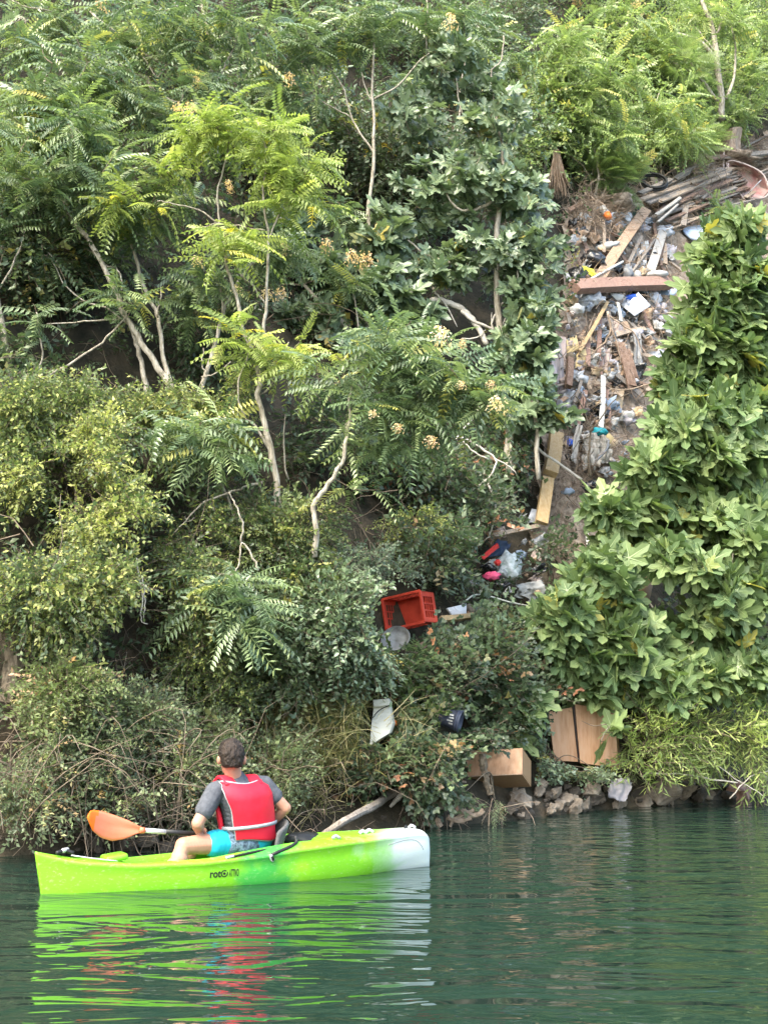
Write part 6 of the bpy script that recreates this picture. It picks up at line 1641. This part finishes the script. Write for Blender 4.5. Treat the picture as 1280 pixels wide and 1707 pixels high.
def ringdecal(cx, cz, r0, r1, name, a0=0, a1=2 * pi):
    V = []; n = 28
    for i in range(n + 1):
        an = a0 + (a1 - a0) * i / n
        for r in (r0, r1): V.append(near(cx + r * cos(an), cz + r * .95 * sin(an), .004))
    return mesh_obj(name, V, [(2 * i, 2 * i + 1, 2 * i + 3, 2 * i + 2) for i in range(n)], M['decal'], kroot)
cx = x_of_px(374.6)
ringdecal(cx, .104, .021, .030, 'logo_ring', .9, 2 * pi + .5); ringdecal(cx, .104, .0, .011, 'logo_dot')
decal_text('ATTIVO', x_of_px(382.5), x_of_px(398.5), zb_ + .002, zt_ + .006, 'logo_lettering', 0, .018)
# fittings
def kt(name, pts, r, mat, seg=7, lab=None):
    P = catmull([np.asarray(p) for p in pts], 4)
    v, f = tube(P, [r] * len(P), seg); o = mesh_obj(name, v, f, M[mat], kroot, True)
    if lab: o['label'] = lab
    return o
def kz(x): return float(np.interp(x / KL, *tS))
kt('toggle_handle', [KP(.10, -.05, kz(.1) + .03), KP(.17, -.02, kz(.15) + .055), KP(.24, -.03, kz(.2) + .045)], .016, 'black')
kt('toggle_handle', [KP(.15, -.04, kz(.1) + .045), KP(.20, .0, kz(.15) + .06)], .018, 'steel')
kt('deck_cord', [KP(.22, -.04, kz(.2) + .03), KP(.38, -.10, kz(.3) + .022), KP(.55, -.12, kz(.5) + .014), KP(.62, -.05, kz(.6) + .02)], .005, 'steel', 5)
v, f = board_vf(KP(.48, -.02, kz(.5) + .02), KP(.66, -.02, kz(.6) + .05), .20, .05, nh=(0, 0, 1), n=4, warp=0, jag=0)
o = bevelled(mesh_obj('footrest_hump', v, f, km, kroot, True), .02, 3)
for x, y in ((2.42, -.27), (2.75, -.13), (2.83, -.10), (3.3, -.03)):
    kt('deck_fitting', [KP(x - .03, y, kz(x) + .035), KP(x, y, kz(x) + .055), KP(x + .04, y, kz(x) + .035)], .016 if y < -.05 else .012, 'steel' if x > 2.6 else 'seatlight')
kt('rear_handle', [KP(3.22, -.04, kz(3.2) + .02), KP(3.26, 0, kz(3.2) + .05), KP(3.3, .04, kz(3.2) + .02)], .010, 'black')
# molded line at the stern
kt('stern_seam', [near(x, z, .0) for x, z in ((2.95, .235), (3.15, .262), (3.27, .25), (3.34, .20), (3.37, .16))], .0035, 'seatlight', 5)
# seat back: curved pad leaning behind the paddler
def xs_of(px): return x_of_px(px, .2)
bx0, bx1 = xs_of(400), xs_of(474)
V = []; nn_, mm_ = 12, 7
for i in range(nn_):
    u = i / (nn_ - 1)
    for j in range(mm_):
        t = j / (mm_ - 1)
        an = -1.25 + 2.5 * u                         # wraps round the hips
        bxx = (1.80 + .17 * cos(an)) + .10 * t * cos(an)
        V.append(KP(bxx, .27 * sin(an), .22 + .26 * t * (.55 + .45 * cos(an))))
Fc = [(i * mm_ + j, (i + 1) * mm_ + j, (i + 1) * mm_ + j + 1, i * mm_ + j + 1) for i in range(nn_ - 1) for j in range(mm_ - 1)]
o = mesh_obj('seat_back', V, Fc, M['seatgrey'], kroot, True)
sm = o.modifiers.new('thickness', 'SOLIDIFY'); sm.thickness = .04; sm.offset = 0
sb = o.modifiers.new('soft', 'SUBSURF'); sb.levels = 1; sb.render_levels = 1
kt('seat_strap', [near(x_of_px(452, .22), .235, .012), KP(2.02, -.31, .30), KP(2.04, -.28, .36)], .014, 'black')
kt('strap_buckle', [near(x_of_px(450, .2), .235, .014), near(x_of_px(452, .18), .20, .014), near(x_of_px(455, .15), .185, .014)], .015, 'steel')
kt('strap_buckle', [near(x_of_px(451, .2), .225, .02), near(x_of_px(454, .18), .19, .02)], .012, 'black')
kt('seat_strap', [KP(1.80, -.30, .27), KP(1.62, -.325, .255), KP(1.45, -.335, .232)], .010, 'black')
kt('strap_buckle', [KP(1.47, -.335, .236), KP(1.40, -.33, .225)], .013, 'seatlight')
# dark bag behind the seat
V = []; 
bm = bmesh.new(); bmesh.ops.create_icosphere(bm, subdivisions=3, radius=1)
cb = KP(2.28, .12, .28)
for v in bm.verts:
    q = np.array(v.co); e = 1 + .15 * float(fbm(q[0] * 3 + 4, q[1] * 3 + q[2] * 2, 3)); V.append(cb + KX * q[0] * .17 * e + KY * q[1] * .12 * e + KZ * q[2] * .065 * e)
Fc = [tuple(v.index for v in f.verts) for f in bm.faces]; bm.free()
solid('dry_bag', V, Fc, 'black', 'small black bag on the kayak behind the seat', 'bag', smooth=True)

# ------------------------------------------------------------------ paddle
def dpad(x): return 10.33 + (x - 240) * .0035
proot = thing('paddle', 'kayak paddle with orange blades and a silver and black shaft', 'paddle', tuple(at(330, 1391, dpad(330))))
SHP = [at(x, 1384.5 + (x - 245) * .068, dpad(x)) for x in (238, 276, 340, 480, 560)]
M['shaft'] = surf('silver_shaft', (.62, .63, .62), (.78, .79, .77), 6, .3, 0, metal=.2)
M['blade'] = surf('orange_blade', (.66, .16, .08), (.72, .21, .12), 3, .38, .03)
M['blade_tip'] = surf('deep_orange_blade_tip', (.85, .14, .01), (.88, .18, .02), 3, .38, .03)
def ptube(nm, a, b, r, mat, seg=10):
    v, f = tube([a, a * .5 + b * .5, b], [r] * 3, seg); return mesh_obj(nm, v, f, M[mat], proot, True)
ptube('shaft', SHP[0], SHP[1], .020, 'shaft'); ptube('grip', SHP[1], SHP[2], .0215, 'black'); ptube('shaft', SHP[2], SHP[4], .020, 'shaft')
ax = nrm(SHP[1] - SHP[0])
def blade(root_, dirn, upv, name):
    ez_ = nrm(upv - dirn * np.dot(upv, dirn)); en = np.cross(dirn, ez_)
    Lb_ = .51; V = []; n = 18; mm = 9; mi = []
    up_ = [(0, .022), (.08, .03), (.25, .062), (.5, .088), (.75, .10), (.92, .097), (.97, .080), (1, .045)]
    lo_ = [(0, .022), (.08, .03), (.25, .085), (.45, .115), (.65, .105), (.85, .06), (.95, .0), (1, -.03)]
    for i in range(n):
        t = (i / (n - 1)) ** .9
        a, b = np.interp(t, *zip(*up_)), -np.interp(t, *zip(*lo_))
        for j in range(mm):
            h = b + (a - b) * j / (mm - 1)
            c = .06 * sin(t * 2.6) + .9 * h * h
            ridge = .012 * math.exp(-(h / .02) ** 2) * (1 - t)
            V.append(root_ + dirn * Lb_ * t + ez_ * h + en * (c + ridge - .01))
    Fc = [(i * mm + j, i * mm + j + 1, (i + 1) * mm + j + 1, (i + 1) * mm + j) for i in range(n - 1) for j in range(mm - 1)]
    o = mesh_obj(name, V, Fc, [M['blade'], M['blade_tip']], proot, True)
    mi = [1 if (i + abs(j - 3.5) * .0) / (n - 2) > .80 + .07 * abs(j / 7 - .9) else 0 for i in range(n - 1) for j in range(mm - 1)]
    o.data.polygons.foreach_set('material_index', np.array(mi, np.int32))
    md = o.modifiers.new('thickness', 'SOLIDIFY'); md.thickness = .010
blade(SHP[0], nrm(-ax * 1.0 + np.array([0, -.12, .10])), np.array([0, .12, 1.0]), 'blade')
blade(SHP[4], ax, np.array([0, .7, .4]), 'blade')
ptube('blade_socket', SHP[0] + (SHP[0] - SHP[1]) * .12, SHP[0] + (SHP[1] - SHP[0]) * .08, .025, 'blade')

# ------------------------------------------------------------------ paddler
K = 1.25
KH = 1.38
M['skin'] = surf('skin', (.36, .18, .12), (.46, .25, .175), 6, .5, .05)
M['skin'].node_tree.nodes['Principled BSDF'].inputs['Subsurface Weight'].default_value = .1
M['hair'] = surf('dark_brown_hair', (.010, .007, .006), (.04, .027, .02), 22, .6, .8, (1, 1, .35), bscale=60)
M['shirt'] = surf('grey_marl_shirt', (.055, .06, .072), (.095, .10, .115), 30, .85, .6, bscale=7)
M['vest'] = surf('red_life_vest', (.58, .010, .028), (.68, .020, .045), 4, .6, .25, bscale=6)
M['belt'] = surf('grey_belt', (.25, .26, .28), (.34, .35, .37), 20, .7, .1)
M['shorts'] = surf('turquoise_shorts', (.01, .32, .44), (.02, .42, .54), 5, .7, .3)
M['navyp'] = surf('dark_patterned_shorts_back', (.02, .03, .05), (.22, .32, .42), 45, .7, .2)
fwd = nrm(np.array([-.56, .83, 0])); lat = nrm(np.array([-.83, -.56, 0]))   # lat = his left
prt = thing('person', 'paddler seen from behind in a grey T-shirt and red life vest, sitting in the kayak', 'person', tuple(at(412, 1412, 10.78)))
def union(name, balls, vox, mat, parent, smooth_it=4, label=None):
    """balls: (centre, 3x3 axes or None, radii) merged into one skin"""
    bm = bmesh.new()
    for c_, ax_, r_ in balls:
        rad = r_ if hasattr(r_, '__len__') else (r_, r_, r_)
        mt = np.eye(4); A = np.eye(3) if ax_ is None else np.stack(ax_, 1)
        mt[:3, :3] = A * np.array(rad)[None]; mt[:3, 3] = c_ - np.array(parent_loc(parent))
        bmesh.ops.create_icosphere(bm, subdivisions=2, radius=1, matrix=Matrix(mt.tolist()))
    me = bpy.data.meshes.new(name); bm.to_mesh(me); bm.free()
    o = bpy.data.objects.new(name, me); link(o, parent)
    r = o.modifiers.new('skin', 'REMESH'); r.mode = 'VOXEL'; r.voxel_size = vox; r.use_smooth_shade = True
    s2 = o.modifiers.new('smooth', 'SMOOTH'); s2.iterations = smooth_it; s2.factor = .5
    bpy.context.view_layer.update()
    me2 = bpy.data.meshes.new_from_object(o.evaluated_get(bpy.context.evaluated_depsgraph_get()))
    o.modifiers.clear(); o.data = me2; me2.materials.clear(); me2.materials.append(M[mat])
    me2.polygons.foreach_set('use_smooth', np.ones(len(me2.polygons), bool))
    return o
def chain(pts, rads, step=.35):
    out = []
    for i in range(len(pts) - 1):
        a, b = np.asarray(pts[i]), np.asarray(pts[i + 1]); L_ = np.linalg.norm(b - a)
        n = max(2, int(L_ / (min(rads[i], rads[i + 1]) * step)))
        for q in range(n + 1):
            t = q / n; out.append((a + (b - a) * t, None, rads[i] + (rads[i + 1] - rads[i]) * t))
    return out
# torso sections from pelvis to neck: centre, half lateral, half depth
pel = at(413, 1402, 10.79); ches = at(408, 1340, 10.70); nk = at(392, 1300, 10.68)
TS = [(0.0, pel, .165, .120), (.22, pel * .70 + ches * .30 + fwd * -.01, .155, .112), (.5, ches * .85 + pel * .15, .165, .118), (.75, at(402, 1325, 10.69), .18, .122), (.88, at(399, 1312, 10.685), .165, .095), (1.0, nk, .075, .065)]
def tor(t):
    ts = [q[0] for q in TS]
    c_ = np.array([np.interp(t, ts, [q[1][i] for q in TS]) for i in range(3)])
    return c_, np.interp(t, ts, [q[2] for q in TS]) * K, np.interp(t, ts, [q[3] for q in TS]) * K
tax = (lat, fwd, KZ)
def torso_balls(sc=1.0, t0=0, t1=1.0, extra=0.0):
    out = []
    for t in np.linspace(t0, t1, 16):
        c_, a, b = tor(t); out.append((c_, tax, (a * sc + extra, b * sc + extra, .055 * K)))
    return out
shL = tor(.84)[0] + lat * .185 * K + KZ * -.01; shR = tor(.84)[0] - lat * .185 * K + KZ * .02
elL = at(330, 1372, 10.44); wrL = at(333, 1388, dpad(333) - .02)
elR = at(476, 1347, 10.86); wrR = at(440, 1385, 11.02)
hipL, hipR = pel + lat * .09 * K, pel - lat * .08 * K
kneeL = at(306, 1410, 10.42); ankL = KP(1.02, -.12, .10); kneeR = at(335, 1404, 10.78); ankR = KP(1.05, .14, .10)
head = at(386, 1262, 10.60); hf = nrm(np.array([-.28, .96, -.02])); hl = nrm(np.cross(KZ, hf)); hu = np.cross(hf, hl)
hax = (hl, hf, hu)
balls = torso_balls(.93)
balls += chain([nk - KZ * .02, head - hu * .06], [.060 * K, .058 * K])
balls += [(head + hu * .012, hax, (.074 * KH, .092 * KH, .098 * KH)), (head + hf * .035 * KH - hu * .055 * KH, hax, (.056 * KH, .062 * KH, .062 * KH)), (head + hf * .078 * KH - hu * .085 * KH, hax, (.030 * KH, .022 * KH, .022 * KH))]
balls += [(head + hf * .098 * KH - hu * .028 * KH, hax, (.013 * KH, .020 * KH, .024 * KH)), (head + hf * .086 * KH + hu * .012 * KH, hax, (.05 * KH, .02 * KH, .012 * KH))]
for sg in (1, -1):
    e_ = head + hl * sg * .078 * KH - hu * .018 * KH - hf * .006 * KH
    balls += [(e_, hax, (.012 * KH, .018 * KH, .030 * KH)), (e_ + hl * sg * .008 - hf * .008, hax, (.008 * KH, .012 * KH, .024 * KH))]
balls += chain([shL, elL], [.050 * K, .042 * K]) + chain([elL, wrL], [.043 * K, .029 * K]) + chain([shR, elR], [.050 * K, .040 * K]) + chain([elR, wrR], [.041 * K, .028 * K])
balls += [(shL * .55 + elL * .45, None, .053 * K), (shR * .55 + elR * .45, None, .052 * K), (elL * .7 + wrL * .3, None, .044 * K)]
balls += chain([hipL, kneeL], [.088 * K, .058 * K]) + chain([kneeL, ankL], [.055 * K, .038 * K]) + chain([hipR, kneeR], [.088 * K, .058 * K]) + chain([kneeR, ankR], [.055 * K, .038 * K])
balls += [(kneeL * .65 + ankL * .35 - KZ * .02, None, .058 * K), (kneeR * .65 + ankR * .35 - KZ * .02, None, .058 * K)]
for an_ in (ankL, ankR):
    balls += chain([an_ + KX * .03 - KZ * .02, an_ - KX * .14 - KZ * .03, an_ - KX * .20 - KZ * .01], [.036 * K, .032 * K, .022 * K])
def hand(wr, shaft_pt, toward):
    """palm on top of the shaft, four fingers over it and a thumb below"""
    out = []
    pd = ax                                           # along the shaft
    palm = shaft_pt + KZ * .034 + toward * -.015
    out += chain([wr, palm], [.030 * K, .028 * K])
    for k, off in enumerate((-1.5, -.5, .5, 1.5)):
        L_ = (.92, 1.05, 1.0, .80)[k]
        p0 = palm + pd * off * .021 * K
        p1 = p0 + toward * .030 * K * L_ + KZ * .002
        p2 = p1 + toward * .014 * K * L_ - KZ * .032 * K * L_
        p3 = p2 - toward * .018 * K * L_ - KZ * .020 * K * L_
        out += chain([p0, p1, p2, p3], [.0125 * K, .0095 * K, .0085 * K, .0075 * K], .5)
    t0_ = palm - pd * .034 * K; t1_ = t0_ - pd * .014 - toward * .012 - KZ * .025; t2_ = t1_ + toward * .012 - KZ * .03
    out += chain([t0_, t1_, t2_], [.014 * K, .0105 * K, .0085 * K], .5)
    return out
hp = at(336, 1384.5 + (336 - 245) * .068, dpad(336)); hq = at(436, 1384.5 + (436 - 245) * .068, dpad(436))
balls += hand(wrL, hp, nrm(np.array([.15, -1, 0]))) + hand(wrR, hq, nrm(np.array([.3, 1, 0])))
union('body', balls, .0075, 'skin', prt, 3)
# eyes
for sg in (1, -1):
    union('eye', [(head + hf * .084 * KH + hl * sg * .030 * KH - hu * .004 * KH, None, .012 * KH)], .004, 'white_plastic', prt, 1)
# hair cap
hb_ = [(head + hu * .020 * KH - hf * .006 * KH, hax, (.084 * KH, .099 * KH, .100 * KH)), (head - hf * .030 * KH - hu * .020 * KH, hax, (.072 * KH, .066 * KH, .068 * KH)), (head + hf * .035 * KH + hu * .062 * KH, hax, (.070 * KH, .066 * KH, .052 * KH))]
o = union('hair', hb_, .008, 'hair', prt, 2)
for v in o.data.vertices:
    p = np.array(v.co) + np.array(parent_loc(prt)); q = p - head
    h_, f_ = q.dot(hu), q.dot(hf)
    v.co = Vector(np.array(v.co) + nrm(q) * .004 * KH * float(vnoise(p[0] * 90 + p[1] * 40, p[2] * 70)))
    lim = -.06 * KH if f_ < -.03 * KH else (-.045 * KH if f_ < .0 else (-.01 * KH if f_ < .03 * KH else .045 * KH))
    if h_ < lim:
        v.co = Vector(np.array(v.co) + hu * (lim - h_) * .8 - nrm(q - hu * h_) * min(.02, (lim - h_)) * 1.0)
# shirt, sleeves
sb_ = torso_balls(1.0, .02, .95, .012)
sb_ += chain([tor(.90)[0] + lat * .03, shL + KZ * .005], [.075 * K, .068 * K]) + chain([tor(.90)[0] - lat * .03, shR + KZ * .005], [.075 * K, .068 * K])
sb_ += chain([shL, shL * .40 + elL * .60], [.070 * K, .066 * K]) + chain([shR, shR * .55 + elR * .45], [.070 * K, .064 * K])
sb_ += chain([nk - KZ * .03, nk + KZ * .012], [.085 * K, .070 * K])
union('tshirt', sb_, .009, 'shirt', prt, 4)
# shorts
union('shorts', chain([hipL, hipL * .58 + kneeL * .42], [.102 * K, .092 * K]) + chain([hipR, hipR * .58 + kneeR * .42], [.102 * K, .088 * K]) + [(pel, tax, (.185 * K, .14 * K, .09 * K))], .01, 'shorts', prt, 4)
o = union('shorts_back', [(pel + lat * .05 - KZ * .0 - fwd * .02, tax, (.155 * K, .135 * K, .095 * K)), (hipL * .85 + kneeL * .15 - KX * .0, None, .104 * K)], .01, 'navyp', prt, 3)
# life vest: back panel, two front panels, belt
def vest_panel(name, t0, t1, phi, off, mat, thick=.035, nt=18, npx=18, mid=0.0):
    """phi(t) -> (lo, hi) angles measured from his back towards his left"""
    V = []
    for i in range(nt):
        t = t0 + (t1 - t0) * i / (nt - 1); c_, a, b = tor(t)
        if t > .80: a = max(a, .135 * K); b = max(b, .085 * K)
        lo, hi = phi(t)
        for j in range(npx):
            an = lo + (hi - lo) * j / (npx - 1)
            V.append(c_ + lat * sin(an) * (a + off) - fwd * cos(an) * (b + off) + KZ * (.012 * sin(3 * an + t * 5)))
    Fc = [(i * npx + j, i * npx + j + 1, (i + 1) * npx + j + 1, (i + 1) * npx + j) for i in range(nt - 1) for j in range(npx - 1)]
    o = mesh_obj(name, V, Fc, M[mat], prt, True)
    m = o.modifiers.new('thickness', 'SOLIDIFY'); m.thickness = thick; m.offset = 0
    b_ = o.modifiers.new('round', 'BEVEL'); b_.width = thick * .3; b_.segments = 2; b_.limit_method = 'ANGLE'; b_.angle_limit = radians(50)
    return o, V, npx, nt
def phib(t):
    w_ = np.interp(t, [.05, .35, .6, .8, 1.0], [.80, .86, .82, .90, 1.15]); return -w_ - .25, w_
o, VV, npx, nt = vest_panel('life_vest_back', .06, .97, phib, .040, 'vest')
edge = [VV[i * npx] for i in range(nt)] + [VV[(nt - 1) * npx + j] for j in range(1, npx)] + [VV[i * npx + npx - 1] for i in range(nt - 2, -1, -1)] + [VV[j] for j in range(npx - 2, 0, -1)]
edge = edge + edge[:1]
v, f = tube(edge, [.0095] * len(edge), 6, cap=False)
mesh_obj('vest_piping', v, f, M['belt'], prt, True)
for sg in (1, -1):
    def phif(t, sg=sg):
        w_ = np.interp(t, [.05, .4, .6, .8, 1.0], [1.55, 1.55, 1.85, 2.0, 1.75])
        return (w_, 2.95) if sg > 0 else (-2.95, -w_)
    vest_panel('life_vest_front', .06, .97, phif, .036, 'vest', npx=12)
def belt(t, w_, off, name, mat, a0=-pi, a1=pi):
    V = []; n = 48
    for i in range(n + 1):
        an = a0 + (a1 - a0) * i / n
        for q in (-.5, .5):
            c_, a, b = tor(t + 0); V.append(c_ + lat * sin(an) * (a + off) - fwd * cos(an) * (b + off) + KZ * (q * w_ + .035 * -sin(an) * .6))
    o = mesh_obj(name, V, [(2 * i, 2 * i + 2, 2 * i + 3, 2 * i + 1) for i in range(n)], M[mat], prt, True)
    m = o.modifiers.new('thickness', 'SOLIDIFY'); m.thickness = .006
belt(.30, .028, .066, 'vest_belt', 'belt', -1.05, 1.05); belt(.30, .028, .030, 'vest_belt', 'belt', 1.05, 2 * pi - 1.05)
# shoulder straps of the vest
for sg in (1, -1):
    P = [tor(.93)[0] + lat * sg * .095 * K - fwd * .10 * K, tor(.97)[0] + lat * sg * .10 * K - fwd * .02 + KZ * .045, tor(.93)[0] + lat * sg * .095 * K + fwd * .11 * K]
    Pc = catmull(P, 5); V = []
    for p in Pc:
        for q in (-1, 1): V.append(p + lat * q * .042 * K)
    o = mesh_obj('shoulder_strap', V, [(2 * i, 2 * i + 1, 2 * i + 3, 2 * i + 2) for i in range(len(Pc) - 1)], M['vest'], prt, True)
    m = o.modifiers.new('thickness', 'SOLIDIFY'); m.thickness = .03; m.offset = 0
    m = o.modifiers.new('round', 'BEVEL'); m.width = .008; m.segments = 2; m.limit_method = 'ANGLE'

# ------------------------------------------------------------------ labels that still coincide are told apart by their order from the left
_by = {}
for o in scene.objects:
    if o.parent is None and 'category' in o.keys() and o.get('group'):
        _by.setdefault(o['label'], []).append(o)
_ord = ['leftmost', '2nd from left', '3rd from left', '4th from left', '5th from left', '6th from left', '7th from left', '8th from left', '9th from left']
for lab, os_ in _by.items():
    if len(os_) > 1:
        os_.sort(key=lambda q: proj(np.array(q.location))[0])
        for i, q in enumerate(os_):
            q['label'] = lab + ', ' + ('rightmost' if i == len(os_) - 1 else _ord[min(i, 8)])
